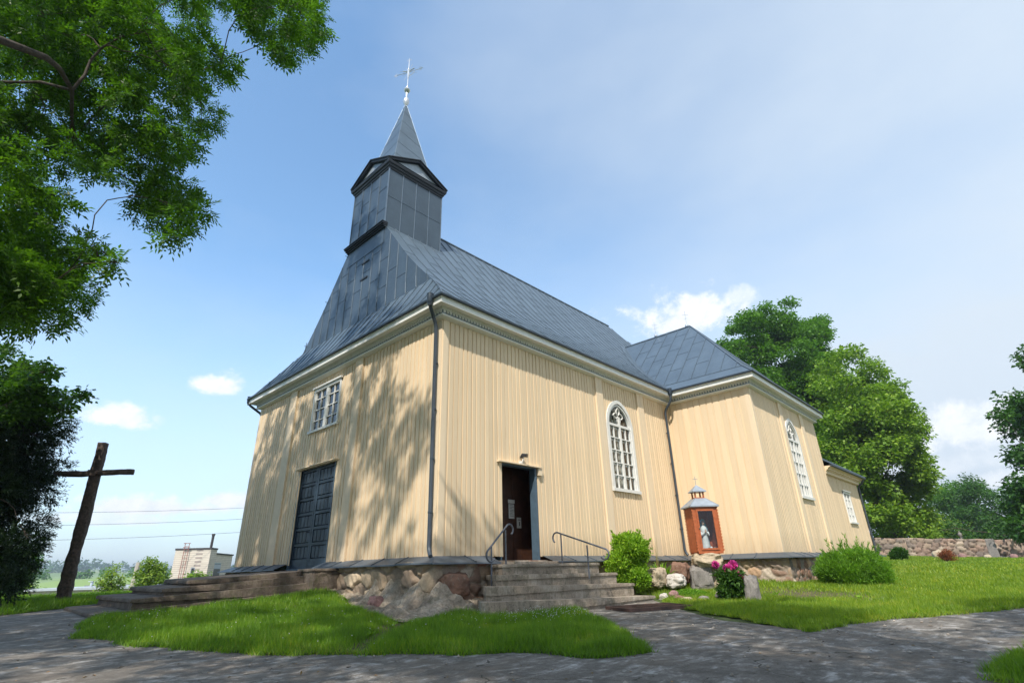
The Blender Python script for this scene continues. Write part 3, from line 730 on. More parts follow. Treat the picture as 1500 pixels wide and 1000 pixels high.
def transept_roof(sg):
    mb=MB(); rb=MB(); yw=lambda y: y if sg>0 else WF-y
    xc=(TX0+TX1)/2; prof=[(4.44,6.20),(3.88,6.66),(0,10.74)]; yr=.08; ye=-PT-.42; yin=5.6
    def fl(P): return P if sg>0 else P[::-1]
    def yh(hf): return ye+(4.44-hf)/4.44*(yr-ye)
    for s in (-1,1):
        for (h0,z0),(h1,z1) in zip(prof[:-1],prof[1:]):
            P=[(xc+s*h0,yw(yin),z0),(xc+s*h0,yw(yh(h0)),z0),(xc+s*h1,yw(yh(h1)),z1),(xc+s*h1,yw(yin),z1)]
            mb.add(fl(P) if s<0 else fl(P)[::-1],[(0,1,2,3)])
            nrm=Vector((s*(z1-z0),0,h0-h1))
            for k in range(0,17):
                y=yr+.02-k*0.62+2.48
                if y<yh(h0)+.02 or y>3.6: continue
                t=1 if y>yh(h1) else (y-yh(h0))/(yh(h1)-yh(h0))
                if z0>6.5: rib(rb,(xc+s*h0,yw(y),z0),(xc+s*(h0+(h1-h0)*t),yw(y),z0+(z1-z0)*t),nrm)
                if z0>6.5:
                    for q in (.22,.48,.74):
                        tt=q+(k%2)*.12
                        if y-.62<yh(h0)+(yh(h1)-yh(h0))*tt: continue
                        c=(xc+s*(h0+(h1-h0)*tt),z0+(z1-z0)*tt); n_=nrm.normalized()*.005
                        rb.beam((c[0]+n_.x,yw(y-.01),c[1]+n_.z),(c[0]+n_.x,yw(y-.61),c[1]+n_.z),.02,.012,up=nrm)
            rb.beam((xc+s*h1+.0,yw(yh(h1)),z1+.006),(xc+s*h1,yw(3.0),z1+.006),.03,.02)
            rib(rb,(xc+s*h0,yw(yh(h0)),z0),(xc+s*h1,yw(yh(h1)),z1),(s,-sg,1.4),.05,.04)
    for (h0,z0),(h1,z1) in zip(prof[:-1],prof[1:]):
        P=[(xc-h0,yw(yh(h0)),z0),(xc+h0,yw(yh(h0)),z0),(xc+h1,yw(yh(h1)),z1),(xc-h1,yw(yh(h1)),z1)]
        mb.add(fl(P),[(0,1,2,3)] if h1 else [(0,1,2)])
        for k in range(-7,8):
            x=k*.56
            if abs(x)>h0-.05: continue
            t=1 if abs(x)<h1 else (h0-abs(x))/(h0-h1)
            rib(rb,(xc+x,yw(yh(h0)),z0),(xc+x,yw(yh(h0)+(yh(h1)-yh(h0))*t),z0+(z1-z0)*t),(0,-sg*(z1-z0),(yh(h1)-yh(h0))))
    rib(rb,(xc,yw(yr),10.745),(xc,yw(3.9),10.745),(0,0,1),.08,.05)
    mkj('transept_roof',[(mb,M_roof),(rb,M_seam)],CH)
    # valley flashing
    m=MB(); yN=lambda z:[YC-(h0+(h1-h0)*(z-z0)/(z1-z0)) for (h0,z0),(h1,z1) in zip(PROF[:-1],PROF[1:]) if z0<=z<=z1][0]
    xT=lambda z: xc-(prof[0][0]+(prof[1][0]-prof[0][0])*(z-6.2)/.46 if z<6.66 else prof[1][0]*(10.74-z)/4.08)
    zs=[6.22,6.66,7.17,7.87,8.62,9.38,10.2,10.62]; P=[]
    for z in zs:
        y=yN(z); x=xT(z); w=.55*min(1,(z-5.7)/.9)
        P.append(((x-w,yw(y),z+.028),(x+.02,yw(y),z+.028)))
    for (a,b),(c,d) in zip(P[:-1],P[1:]): m.add(fl([a,b,d,c]),[(0,1,2,3)])
    v=m
    m=MB()
    for (a,b),(c,d) in zip(P[:-1],P[1:]): m.beam(Vector(b)+Vector((0,0,.012)),Vector(d)+Vector((0,0,.012)),.03,.025); m.beam(Vector(a)+Vector((0,0,.008)),Vector(c)+Vector((0,0,.008)),.02,.014)
    mkj('valley_flashing',[(v,M_roof),(m,M_seam)],CH)
transept_roof(1); transept_roof(-1)
def annex_roof():
    mb=MB(); rb=MB(); z0=AH+.36; d=.44; x0=TX1; x1=AX1+d; y0=AY-d; y1=AY+5.2+d; hr=(y1-y0)/2; zr=z0+hr*.72; ym=(y0+y1)/2
    mb.add([(x0,y0,z0),(x1,y0,z0),(x1-hr,ym,zr),(x0,ym,zr)],[(0,1,2,3)]); mb.add([(x1,y0,z0),(x1,y1,z0),(x1-hr,ym,zr)],[(0,1,2)]); mb.add([(x1,y1,z0),(x0,y1,z0),(x0,ym,zr),(x1-hr,ym,zr)],[(0,1,2,3)])
    for i in range(1,12):
        x=x0+i*.56
        if x>x1-.05: break
        t=min(1,(x1-x)/hr); rib(rb,(x,y0,z0),(x,y0+(ym-y0)*t,z0+(zr-z0)*t),(0,-.72,1))
    rib(rb,(x1,y0,z0),(x1-hr,ym,zr),(1,-1,1.5),.05,.04)
    mkj('annex_roof',[(mb,M_roof),(rb,M_seam)],CH)
annex_roof()
# ---------------------------------------------------------------- bell tower
TW0,TX,TXX=1.24,.645,3.21; TZ0,TZ1=10.6,14.12
def tower():
    y0,y1=YC-TW0,YC+TW0; m=MB(); m.box((TX,y0,TZ0),(TXX,y1,TZ1)); mt=m
    m=MB()
    for i in range(0,5):
        f=i/4; x=TX+(TXX-TX)*f; 
        for s,y in ((-1,y0),(1,y1)): m.beam((x,y+s*.012,11.3 if i<4 else 11.0),(x,y+s*.012,TZ1),.024,.03,up=(0,1,0))
        y=y0+(y1-y0)*f
        for s,x_ in ((-1,TX),(1,TXX)): m.beam((x_+s*.012,y,11.4 if s<0 else 11),(x_+s*.012,y,TZ1),.024,.03,up=(1,0,0))
    for i in range(4):
        x0=TX+(TXX-TX)*i/4;x1=TX+(TXX-TX)*(i+1)/4; z=12.75-(i%2)*.0; m.beam((x0,y0-.006,z),(x1,y0-.006,z),.012,.012,up=(0,1,0))
        a=y0+(y1-y0)*i/4;b=y0+(y1-y0)*(i+1)/4
        for z in (12.2+(i%2)*.35,13.2+(i%2)*.35): m.beam((TX-.006,a,z),(TX-.006,b,z),.012,.012,up=(1,0,0))
    t=mkj('bell_tower',[(mt,M_clad),(m,simple('bright_seam',(.17,.22,.28),.35,.4))],CH)
    LP=[(TX,y0),(TXX,y0),(TXX,y1),(TX,y1)]
    ring('tower_cornice',LP,[(0,14.00),(.03,14.03),(.035,14.10),(.075,14.13),(.085,14.20),(.13,14.23),(.15,14.30),(.15,14.33),(0,14.36)],M_darkm,t)
    # four shallow pediments
    xc,yc=(TX+TXX)/2,YC; E=1.30+.25; hx=(TXX-TX)/2+.14; hy=TW0+.14; zb=14.335; zp=14.335+.74
    rf=MB()
    for k in range(4):
        an=k*math.pi/2; c,s=round(math.cos(an)),round(math.sin(an))
        hd=hx if c else hy; hw_=hy if c else hx
        def q(d,w,z): # d outwards, w along
            return (xc+c*d-s*w, yc+s*d+c*w, z)
        # tympanum recessed
        m=MB(); m.add([q(hd-.12,-hw_+.12,zb+.015),q(hd-.12,hw_-.12,zb+.015),q(hd-.12,0,zp-.1)],[(0,1,2)]); m.build('tympanum',M_ltgrey,t)
        m=MB()
        for w in (-1,1):
            a=Vector(q(hd-.05,w*(hw_+.02),zb+.03)); b=Vector(q(hd-.05,0,zp)); m.beam(a,b,.11,.10,up=(0,0,1)); m.beam(a+Vector((0,0,.06))+Vector(q(.05,0,0))-Vector(q(0,0,0)),b+Vector((0,0,.06))+Vector(q(.05,0,0))-Vector(q(0,0,0)),.10,.035,up=(0,0,1))
        m.build('pediment',M_darkm,t)
        for w in (-1,1):
            P=[q(hd,w*hw_,zb+.06),q(hd,0,zp+.07),q(0,0,zp+.07)]; rf.add(P if w<0 else P[::-1],[(0,1,2)])
            P=[q(hd,w*hw_,zb+.06),q(0,0,zp+.07),q(0,w*hw_,zb+.06)]; rf.add(P if w<0 else P[::-1],[(0,1,2)])
    rf.build('pediment_roof',M_roof,t)
    # spire
    b=1.0; z0=14.55; za=19.30; zs=[z0,15.35,16.2,17.05,17.9,18.7,za-.05]
    m=MB(); sm=MB()
    def hf(z): return b*(za-z)/(za-z0)+.035
    for a,c in zip(zs[:-1],zs[1:]):
        r0,r1=hf(a),hf(c)
        for k in range(4):
            an=k*math.pi/2+math.pi/4; an2=an+math.pi/2; r2=math.sqrt(2)
            P=[(xc+r0*r2*math.cos(an),yc+r0*r2*math.sin(an),a),(xc+r0*r2*math.cos(an2),yc+r0*r2*math.sin(an2),a),(xc+r1*r2*math.cos(an2),yc+r1*r2*math.sin(an2),c),(xc+r1*r2*math.cos(an),yc+r1*r2*math.sin(an),c)]
            m.add(P,[(0,1,2,3)]); sm.beam(Vector(P[3]).lerp(Vector(P[0]),.35*(k%2)),Vector(P[2]).lerp(Vector(P[1]),.35*((k+1)%2)),.014,.014); sm.beam(P[0],P[3],.008,.008)
        if c==zs[1]: 
            pass
    mkj('spire',[(m,M_roof),(sm,M_seam)],t)
    # finial: urn, ball, ray cross
    m=MB(); m.lathe((xc,yc,19.2),[(.07,0),(.05,.08),(.13,.22),(.15,.36),(.10,.52),(.045,.60),(.045,.72),(.05,.78),(.045,.9),(.11,.95),(.155,1.05),(.11,1.15),(.04,1.19),(.035,1.3)],16)
    f=autosmooth(m.build('finial',M_silver,t))
    m=MB(); c0=Vector((xc,yc,20.5)); up=Vector((0,0,1)); dr=Vector((.45,-.9,0)).normalized()
    m.tube([c0,c0+up*1.75],.022,6)
    cc=c0+up*.95; m.tube([cc-dr*.62-up*.0,cc+dr*.62],.014,6)
    for a in range(0,360,45):
        v=dr*math.cos(D2R(a+22))+up*math.sin(D2R(a+22)); m.tube([cc+v*.08,cc+v*(.50 if a%90 else .34)],.008,4)
    for e,ax in ((c0+up*1.75,up),(cc+dr*.62,dr),(cc-dr*.62,-dr)):
        o_=up if ax is not up else dr
        for s in (-1,1): m.tube([e-ax*.02,e+ax*.07+o_*.07*s,e+ax*.01+o_*.11*s,e-ax*.06+o_*.07*s],.008,5)
        m.tube([e,e+ax*.14],.014,5)
    m.tube([cc-up*.3+dr*.0,cc-up*.18+dr*.25,cc-up*.05+dr*.32],.012,5)
    # figure on the cross
    m.tube([cc-up*.42,cc-up*.1,cc+up*.12],[.03,.055,.04],8); m.tube([cc-dr*.3+up*.16,cc+up*.06,cc+dr*.3+up*.16],.02,6); m.lathe(tuple(cc+up*.12),[(.01,0),(.045,.04),(.045,.09),(.01,.13)],8)
    autosmooth(m.build('ray_cross',M_silver,t))
tower()
for (x,y,z,hh) in ((15.94,2.0,10.72,1),(15.94,.25,10.70,1)):
    if hh:
        m=MB(); m.lathe((x,y,z),[(.03,0),(.03,.05),(.09,.09),(.09,.17),(.03,.21),(.012,.25)],10); m.tube([(x,y,z+.2),(x,y,z+.95)],.010,6); m.tube([(x-.1,y+.12,z+.75),(x+.1,y-.12,z+.75)],.008,5); m.tube([(x-.06,y+.08,z+.5),(x+.06,y-.08,z+.56)],.007,5)
        autosmooth(m.build('ridge_cross',M_silver,CH))
# ---------------------------------------------------------------- windows and doors
def archpts(u0,u1,zs,za,n=12):
    h=(u1-u0)/2; rise=za-zs; R=(h*h+rise*rise)/(2*h); c=(u0+u1)/2; L=[]
    a1=math.atan2(rise,R-h)
    for i in range(n+1):
        a=a1*i/n; L.append((c-(R*math.cos(a)-(R-h)),zs+R*math.sin(a)))
    return L+[(2*c-x,z) for x,z in L[-2::-1]]
def bar(mb,O,U,N,pts,w,d0,d1,closed=False):
    """flat strip of width w following 2D pts (u,z), from depth d0 to d1"""
    pts=[Vector(p) for p in pts]; n=len(pts); O=Vector(O);U=Vector(U);N=Vector(N)
    L=[];Rr=[]
    for i,p in enumerate(pts):
        a=pts[i-1] if (i>0 or closed) else p; b=pts[(i+1)%n] if (i<n-1 or closed) else p
        t=(b-a); t=t.normalized() if t.length else Vector((1,0)); nn=Vector((-t.y,t.x)); L.append(p+nn*w/2); Rr.append(p-nn*w/2)
    def P(q,d): v=O+U*q.x+N*d; return (v.x,v.y,v.z+q.y)
    m=n if closed else n-1
    for i in range(m):
        j=(i+1)%n; mb.add([P(L[i],d0),P(Rr[i],d0),P(Rr[j],d0),P(L[j],d0),P(L[i],d1),P(Rr[i],d1),P(Rr[j],d1),P(L[j],d1)],[(4,5,6,7),(3,2,1,0),(0,4,7,3),(5,1,2,6),(0,1,5,4),(3,7,6,2)])
def gothic(O,U,N,g):
    u0,u1,z0,zs,za=g; c=(u0+u1)/2; fw=.085
    m=MB()
    A=archpts(u0+.01,u1-.01,zs,za,14)
    bar(m,O,U,N,[(u0+.02,z0)]+A+[(u1-.02,z0)],.13,-.06,.055)
    bar(m,O,U,N,[(u0-.06,z0-.015),(u1+.06,z0-.015)],.10,-.06,.10)
    fr=m.build('window',M_white,CH)
    m=MB(); iw=.055
    bar(m,O,U,N,[(u0+.12,z0+.03)]+archpts(u0+.115,u1-.115,zs,za-.12,12)+[(u1-.12,z0+.03)],.06,-.055,.025)
    bar(m,O,U,N,[(c,z0),(c,za-.55)],.085,-.05,.035)
    bar(m,O,U,N,[(u0+.06,zs+.02),(u1-.06,zs+.02)],.085,-.052,.032)
    for k in range(1,5):
        z=z0+.05+(zs-z0-.05)*k/5; bar(m,O,U,N,[(u0+.1,z),(u1-.1,z)],.035,-.045,.015)
    for s in (-1,1): bar(m,O,U,N,[(c+s*(u1-u0)*.235,z0+.05),(c+s*(u1-u0)*.235,zs)],.032,-.044,.013)
    # petals of the tracery
    cz=zs+(za-zs)*.43; r=.30
    for k in range(4):
        an=k*math.pi/2+math.pi/4*0; dx,dz=math.cos(an),math.sin(an); P=[]
        for i in range(13):
            t=i/12; l=r*t; w=.10*math.sin(math.pi*t); P.append((c+dx*l-dz*w,cz+dz*l+dx*w))
        for i in range(12,-1,-1):
            t=i/12; l=r*t; w=-.10*math.sin(math.pi*t); P.append((c+dx*l-dz*w,cz+dz*l+dx*w))
        bar(m,O,U,N,P,.020,-.035,.02)
    m.build('muntins',M_white,fr)
    Ov=Vector(O);Uv=Vector(U);Nv=Vector(N)
    def P(u,z,d): v=Ov+Uv*u+Nv*d; return (v.x,v.y,v.z+z)
    out=[(u0+.02,z0)]+A+[(u1-.02,z0)]
    mk('pane',[P(u,z,-.03) for u,z in out],[tuple(range(len(out)))[::-1]],M_glass,fr)
    # inner sash, curtains and the dark room behind
    m=MB()
    for k in range(0,6):
        z=z0+.05+(zs-z0-.05)*k/5; bar(m,O,U,N,[(u0,z),(u1,z)],.05,-.26,-.23)
    for s in (-1,-.5,0,.5,1): bar(m,O,U,N,[(c+s*(u1-u0)*.47,z0),(c+s*(u1-u0)*.47,zs+.3)],.06,-.26,-.23)
    m.build('inner_sash',M_corn,fr)
    m=MB()
    for (a,b) in ((u0+.02,c-.16),(c-.08,c+.16),(c+.26,u1-.02)):
        V=[];n=14
        for i in range(n+1):
            t=i/n
            for z,sp in ((z0,1.0),((z0+za)/2,.75),(za,1.1)):
                mid=(a+b)/2; V.append(P(mid+(a-mid+(b-a)*t)*sp,z,-.36+.03*math.sin(t*25)))
        m.add(V,[(i*3+k,(i+1)*3+k,(i+1)*3+k+1,i*3+k+1) for i in range(n) for k in range(2)])
    m.build('curtain',M_curt,fr)
    m=MB(); m.obox(O,U,N,u0-.25,u1+.25,-1.3,-1.28,z0-.25,za+.25)
    for (a,b) in ((u0-.27,u0-.25),(u1+.25,u1+.27)): m.obox(O,U,N,a,b,-1.28,-.031,z0-.25,za+.25)
    for (a,b) in ((z0-.27,z0-.25),(za+.25,za+.27)): m.obox(O,U,N,u0-.27,u1+.27,-1.28,-.031,a,b)
    m.build('room_behind',M_inside,fr)
gothic(*S_,GW); gothic(*T_,TW)
def sashwin(O,U,N,u0,u1,z0,z1,cols,rows):
    m=MB(); f=.09
    bar(m,O,U,N,[(u0+f/2,z0),(u0+f/2,z1)],f,-.06,.045); bar(m,O,U,N,[(u1-f/2,z0),(u1-f/2,z1)],f,-.06,.045)
    bar(m,O,U,N,[(u0,z1-f/2),(u1,z1-f/2)],f,-.061,.046); bar(m,O,U,N,[(u0-.06,z0),(u1+.06,z0)],.075,-.06,.095)
    bar(m,O,U,N,[(u0-.04,z1+.03),(u1+.04,z1+.03)],.05,-.01,.10)
    fr=m.build('window',M_white,CH)
    m=MB(); c=(u0+u1)/2; bar(m,O,U,N,[(c,z0+.03),(c,z1-.05)],.10,-.052,.03)
    for a,b in ((u0+f,c-.05),(c+.05,u1-f)):
        for k in range(1,cols): x=a+(b-a)*k/cols; bar(m,O,U,N,[(x,z0+.03),(x,z1-.05)],.028,-.04,.008)
        for x in (a+.02,b-.02): bar(m,O,U,N,[(x,z0+.03),(x,z1-.05)],.045,-.045,.015)
        for k in range(1,rows): z=z0+(z1-z0)*k/rows; bar(m,O,U,N,[(a,z),(b,z)],.028,-.041,.006)
    m.build('muntins',M_white,fr)
    Ov=Vector(O);Uv=Vector(U);Nv=Vector(N); mk('pane',[Ov+Uv*a_+Nv*-.03+Vector((0,0,z_)) for a_,z_ in ((u0+.05,z0+.02),(u1-.05,z0+.02),(u1-.05,z1-.05),(u0+.05,z1-.05))],[(0,1,2,3)],M_glass,fr)
    m=MB(); m.obox(O,U,N,u0-.15,u1+.15,-1.0,-.98,z0-.2,z1+.15)
    for (a,b) in ((u0-.17,u0-.15),(u1+.15,u1+.17)): m.obox(O,U,N,a,b,-.98,-.031,z0-.2,z1+.15)
    for (a,b) in ((z0-.22,z0-.2),(z1+.15,z1+.17)): m.obox(O,U,N,u0-.17,u1+.17,-.98,-.031,a,b)
    m.build('room_behind',M_inside,fr)
sashwin(*F_,fu(FW[1]),fu(FW[0]),FW[2],FW[3],2,4)
sashwin(*A_,AW[0],AW[1],AW[2],AW[3],2,4)
# big double door in the west front
def bigdoor():
    u0,u1,z0,z1=fu(FD[1]),fu(FD[0]),-.14,FD[3]; m=MB(); O,U,N=F_
    m.obox(O,U,N,u0,u1,-.12,-.09,z0,z1); d=m.build('door',M_door,CH)
    c=(u0+u1)/2
    for a,b in ((u0+.02,c-.006),(c+.006,u1-.02)):
        m=MB(); rows=6; st=.10
        m.obox(O,U,N,a,a+st,-.09,-.045,z0,z1-.02); m.obox(O,U,N,b-st,b,-.09,-.045,z0,z1-.02)
        zz=[z0+.22+(z1-z0-.30)*k/rows for k in range(rows+1)]
        m.obox(O,U,N,a+st,b-st,-.09,-.047,z0,zz[0])
        for k,z in enumerate(zz): m.obox(O,U,N,a+st,b-st,-.09,-.048,z-.035,z+.035 if k<rows else z1-.02)
        l=m.build('leaf',M_door,d); m=MB()
        for k in range(rows):
            n=4; w=(b-a-2*st)/n
            for i in range(n):
                x0=a+st+i*w+.012; x1=x0+w-.024; za,zb=zz[k]+.05,zz[k+1]-.05; P=[]
                Ov=Vector(O);Uv=Vector(U);Nv=Vector(N)
                def q(u,z,dd): v=Ov+Uv*u+Nv*dd; return (v.x,v.y,v.z+z)
                e=.022
                m.add([q(x0,za,-.088),q(x1,za,-.088),q(x1,zb,-.088),q(x0,zb,-.088),q(x0+e,za+e,-.058),q(x1-e,za+e,-.058),q(x1-e,zb-e,-.058),q(x0+e,zb-e,-.058)],[(4,5,6,7),(0,1,5,4),(1,2,6,5),(2,3,7,6),(3,0,4,7)])
        m.build('panels',M_door,l)
    m=MB(); m.tube([(.04,YC+.42,.85),(.0-.11,YC+.42,.85),(-.11,YC+.30,.85)],.014,6); m.build('handle',M_black,d)
    m=MB(); m.obox(O,U,N,u0-.10,u1+.16,-.02,.14,z1,z1+.035); m.obox(O,U,N,u0-.08,u1+.14,-.02,.09,z1-.03,z1-.001); m.build('door_hood',M_trimc,d)
    m=MB(); m.obox(O,U,N,u0-.03,u0,-.14,.028,z0,z1); m.obox(O,U,N,u1,u1+.03,-.14,.028,z0,z1); m.obox(O,U,N,u0-.03,u1+.03,-.3,.05,z0-.08,z0+.005); m.build('door_frame',M_jamb,d)
bigdoor()
def sidedoor():
    x0,x1,z0,z1=SDR[0],SDR[1],-.13,SDR[3]; O,U,N=S_
    m=MB(); m.obox(O,U,N,x0-.02,x0+.02,-.2,.02,z0,z1); m.obox(O,U,N,x1-.045,x1+.03,-.17,.035,z0,z1); m.obox(O,U,N,x0-.02,x1+.02,-.2,.02,z1-.04,z1+.0)
    d=m.build('side_door',M_jamb,CH)
    # open leaf folded back against the inside wall of the porch, and the porch lined with brown boards
    
    m=MB(); n=9
    for i in range(n): 
        a=x0-.9+i*(x1-x0+1.8)/n; m.box((a+.004,.74+.005*(i%2),z0),(a+(x1-x0+1.8)/n-.004,.80,2.9))
    m.box((x0-.92,-.02+.05,z0),(x0-.88,.85,2.9)); m.box((x0-.92,.03,2.9),(x1+1.0,.85,2.93)); m.box((x1+.92,.05,z0),(x1+.96,.85,2.9))
    m.build('porch_lining',M_brown,d)
    m=MB(); m.box((x0-.92,-.02,z0-.05),(x1+.95,.85,z0)); m.build('threshold',M_brown,d)
    m=MB(); m.obox(O,U,N,x0-.13,x1+.20,-.02,.13,z1+.0,z1+.03); m.obox(O,U,N,x1+.05,x1+.20,.03,.10,z1-.20,z1-.002); m.build('door_hood',M_trimc,d)
    # two notices pinned up
    m=MB(); m.box((3.08,.722,.98),(3.30,.732,1.36)); m.box((3.06,.72,1.38),(3.32,.73,1.48)); p=m.build('notice',M_paper,d)
    m=MB()
    for k in range(8): m.box((3.11,.716,1.32-k*.04),(3.11+.16-.05*(k%3==2),.7205,1.330-k*.04))
    m.build('notice_lines',M_black,p)
    m=MB(); m.box((3.40,.722,.74),(3.57,.732,1.02)); p=m.build('notice',M_paper,d)
    m=MB(); m.box((3.48,.716,.80),(3.51,.7205,.91)); m.box((3.43,.716,.95),(3.54,.7205,.965)); m.build('notice_lines',M_black,p)
sidedoor()
L_=empty('floodlight',(2.84,-.03,2.36),'small black floodlight on a white bracket above the side doorway','lamp')
m=MB(); m.tube([(2.80,0,2.34),(2.80,-.08,2.36),(2.82,-.11,2.42),(2.83,-.12,2.50)],.018,8); m.box((2.74,-.03,2.30),(2.90,0,2.39)); autosmooth(m.build('bracket',M_white,L_))
m=MB(); m.beam((2.80,-.09,2.54),(2.86,-.21,2.52),.11,.085); m.beam((2.86,-.21,2.52),(2.865,-.222,2.517),.125,.10); bevel(m.build('housing',M_black,L_),.01)
m=MB(); m.beam((2.80,-.05,2.47),(2.82,-.10,2.55),.04,.07); m.build('sensor',M_black,L_)
# ---------------------------------------------------------------- rainwater pipes
def pipe(pts,hop,r=.048,hr=.085):
    m=MB(); P=[Vector(p) for p in pts]; Q=[]
    for i,p in enumerate(P):
        if 0<i<len(P)-1:
            a=(P[i-1]-p).normalized();b=(P[i+1]-p).normalized(); k=.09; Q+=[p+a*k,p+a*k*.35+b*k*.35,p+b*k]
        else: Q.append(p)
    m.tube(Q,r,10); o=autosmooth(m.build('downpipe',M_pipe,CH),50)
    if hop:
        m=MB(); h=Vector(hop); m.lathe((h.x,h.y,h.z-.18),[(.05,-.04),(.055,0),(hr*.95,.05),(hr,.06),(hr,.27),(hr*1.08,.275),(hr*1.08,.295)],14); autosmooth(m.build('hopper',M_gut,o))
    # brackets
    a,b=P[-3] if len(P)>3 else P[0],P[-2]
    for z in (.9,2.1,3.3,4.5):
        if min(a.z,b.z)<z<max(a.z,b.z): m=MB(); m.lathe((P[-2].x,P[-2].y,z),[(r+.004,0),(r+.012,.003),(r+.012,.04),(r+.004,.043)],10); m.beam((P[-2].x,P[-2].y,z+.02),(P[-2].x+(.11 if P[-2].x<-.02 or P[-2].y>11 else 0),P[-2].y+(.11 if P[-2].y<0 and P[-2].x>1 else 0),z+.02),.015,.03); m.build('bracket',M_gut,o)
pipe([(-.47,-.02,6.10),(-.46,.0,6.02),(-.13,.12,5.56),(-.10,.12,.13),(-.16,-.02,.0)],(-.47,-.02,6.20))
pipe([(TX0-.47,-.46,6.10),(TX0-.47,-.46,5.80),(TX0-.45,-.12,5.42),(TX0-.45,-.10,.12),(TX0-.45,-.2,.02)],(TX0-.47,-.46,6.18))
pipe([(-.38,WF+.44,6.10),(-.38,WF+.44,5.98),(.08,WF+.12,5.58),(.12,WF+.10,.12),(.12,WF+.2,.02)],(-.38,WF+.44,6.18))
pipe([(AX1-.0,AY-.40,AH+.22),(AX1+.0,AY-.36,AH+.1),(AX1-.02,AY-.10,AH-.12),(AX1-.02,AY-.08,.12),(AX1+.05,AY-.2,.02)],None)
# ---------------------------------------------------------------- base flashing and rubble plinth
def flashing(O,U,N,u0,u1,m0=0,m1=0):
    """m0/m1: mitre at either end"""
    Ov=Vector(O);Uv=Vector(U);Nv=Vector(N); m=MB(); n=max(1,round((u1-u0)/.9))
    prof=[(.0,.012),(.05,.0),(.40,-.135),(.405,-.165)]
    R=random.Random(int(u0*100)+7)
    for i in range(n):
        a=u0+(u1-u0)*i/n;b=u0+(u1-u0)*(i+1)/n; jit=R.uniform(-.006,.006)
        V=[]
        for d,z in prof:
            aa=a-(m0*d if i==0 else 0); bb=b+(m1*d if i==n-1 else 0)
            for s in (aa,bb): v=Ov+Uv*s+Nv*d; V.append((v.x,v.y,z+jit*d*3))
        m.add(V,[(2*k+2,2*k+3,2*k+1,2*k) for k in range(3)])
        if i: 
            v=Ov+Uv*a; m.beam(v+Nv*.03+Vector((0,0,.012)),v+Uv*.03+Nv*.40+Vector((0,0,-.125)),.025,.022)
    m.build('base_flashing',M_flash,CH)
flashing(*S_,0,1.62,1,0); flashing(*S_,3.55,LN,0,-1); flashing(*TW_,0,PT,-1,1); flashing(*T_,0,WT,1,0); flashing(*A_,0,WA,0,1)
flashing(*F_,0,fu(FD[1])-.04,1,0); flashing(*F_,fu(FD[0])+.04,WF,0,1)
for O,U,N,L in (((AX1,AY,0),(0,1,0),(1,0,0),5.2),((LN,WF,0),(-1,0,0),(0,1,0),LN),((TX0,WF+PT,0),(0,-1,0),(-1,0,0),PT),((TX1,WF+PT,0),(-1,0,0),(0,1,0),WT)): flashing(O,U,N,0,L)
def pl(p0,p1,seed,sp=.045,size=.34,**k):
    p0=np.array(p0);p1=np.array(p1);L=np.linalg.norm(p1-p0);u=(p1-p0)/L
    bot=lambda a:float(H(*(p0+u*a)))-.12
    return rubble('plinth',p0,p1,lambda a:-.10,bot,CH,sp=sp,size=size,seed=seed,**k)
e=.20
pl((-e,3.75),(-e,-e),21,.035,.50,amp=.16,pal=[(.42,.33,.24),(.36,.28,.20),(.30,.24,.19),(.46,.37,.27),(.26,.20,.15)],mortar=(.30,.25,.19))
pl((-e,-e),(LN-e,-e),22,.035,.36,pal=PAL+[(.28,.13,.08)],mortar=(.33,.28,.22)); pl((LN-e,-e),(LN-e,-PT-e),23,.04,.34); pl((LN-e,-PT-e),(TX1,-PT-e),24,.04,.34); pl((TX1,AY-e),(AX1+e,AY-e),25,.06,.34); pl((AX1+e,AY-e),(AX1+e,AY+5),26,.08)
pl((-e,WF+e),(-e,8.1),27,.06); pl((LN,WF+e),(-e,WF+e),28,.10,.4); pl((LN-e,WF+PT+e),(LN-e,WF+e),29,.12,.4); pl((TX1+e,WF+PT+e),(LN-e,WF+PT+e),30,.12,.4)
# ---------------------------------------------------------------- stairs
def rough(mb,P,z0,z1,amp=.022,step=.14,seed=0):
    """rough slab: P plan polygon (ccw) from z0 to z1; z1 may be a function of the plan point"""
    poly=[]
    for i in range(len(P)):
        a=Vector(P[i]);b=Vector(P[(i+1)%len(P)]); n=max(1,round((b-a).length/step))
        for k in range(n): poly.append(a+(b-a)*k/n)
    n=len(poly); zt=z1 if callable(z1) else (lambda x,y:z1)
    c=sum((Vector(p) for p in poly),Vector((0,0)))/n; b0=len(mb.V)
    lev=max(2,round((zt(c.x,c.y)-z0)/.07))
    def disp(x,y,z,k=1):
        v=noise.noise_vector(Vector((x*2.3+seed,y*2.3,z*3.1)))*.6+noise.noise_vector(Vector((x*8+seed,y*8,z*9)))*.4; return (x+v.x*amp*k,y+v.y*amp*k,z+v.z*amp*.6*k)
    for j in range(lev+1):
        for p in poly:
            t=j/lev; z=z0+(zt(p.x,p.y)-z0)*t; ins=.012 if j==lev else 0; q=p+(c-p).normalized()*ins; V_=disp(q.x,q.y,z); mb.V.append(V_)
    for j in range(lev):
        for i in range(n):
            k=(i+1)%n; mb.F.append((b0+j*n+i,b0+j*n+k,b0+(j+1)*n+k,b0+(j+1)*n+i))
    # top by rings inwards
    tb=b0+lev*n; prev=list(range(tb,tb+n))
    for s in (.06,):
        nb=len(mb.V)
        for p in poly:
            q=p+(c-p).normalized()*s; mb.V.append(disp(q.x,q.y,zt(q.x,q.y)+.006,.5))
        cur=list(range(nb,nb+n))
        for i in range(n): mb.F.append((prev[i],prev[(i+1)%n],cur[(i+1)%n],cur[i]))
        prev=cur
    mb.F.append(tuple(prev))
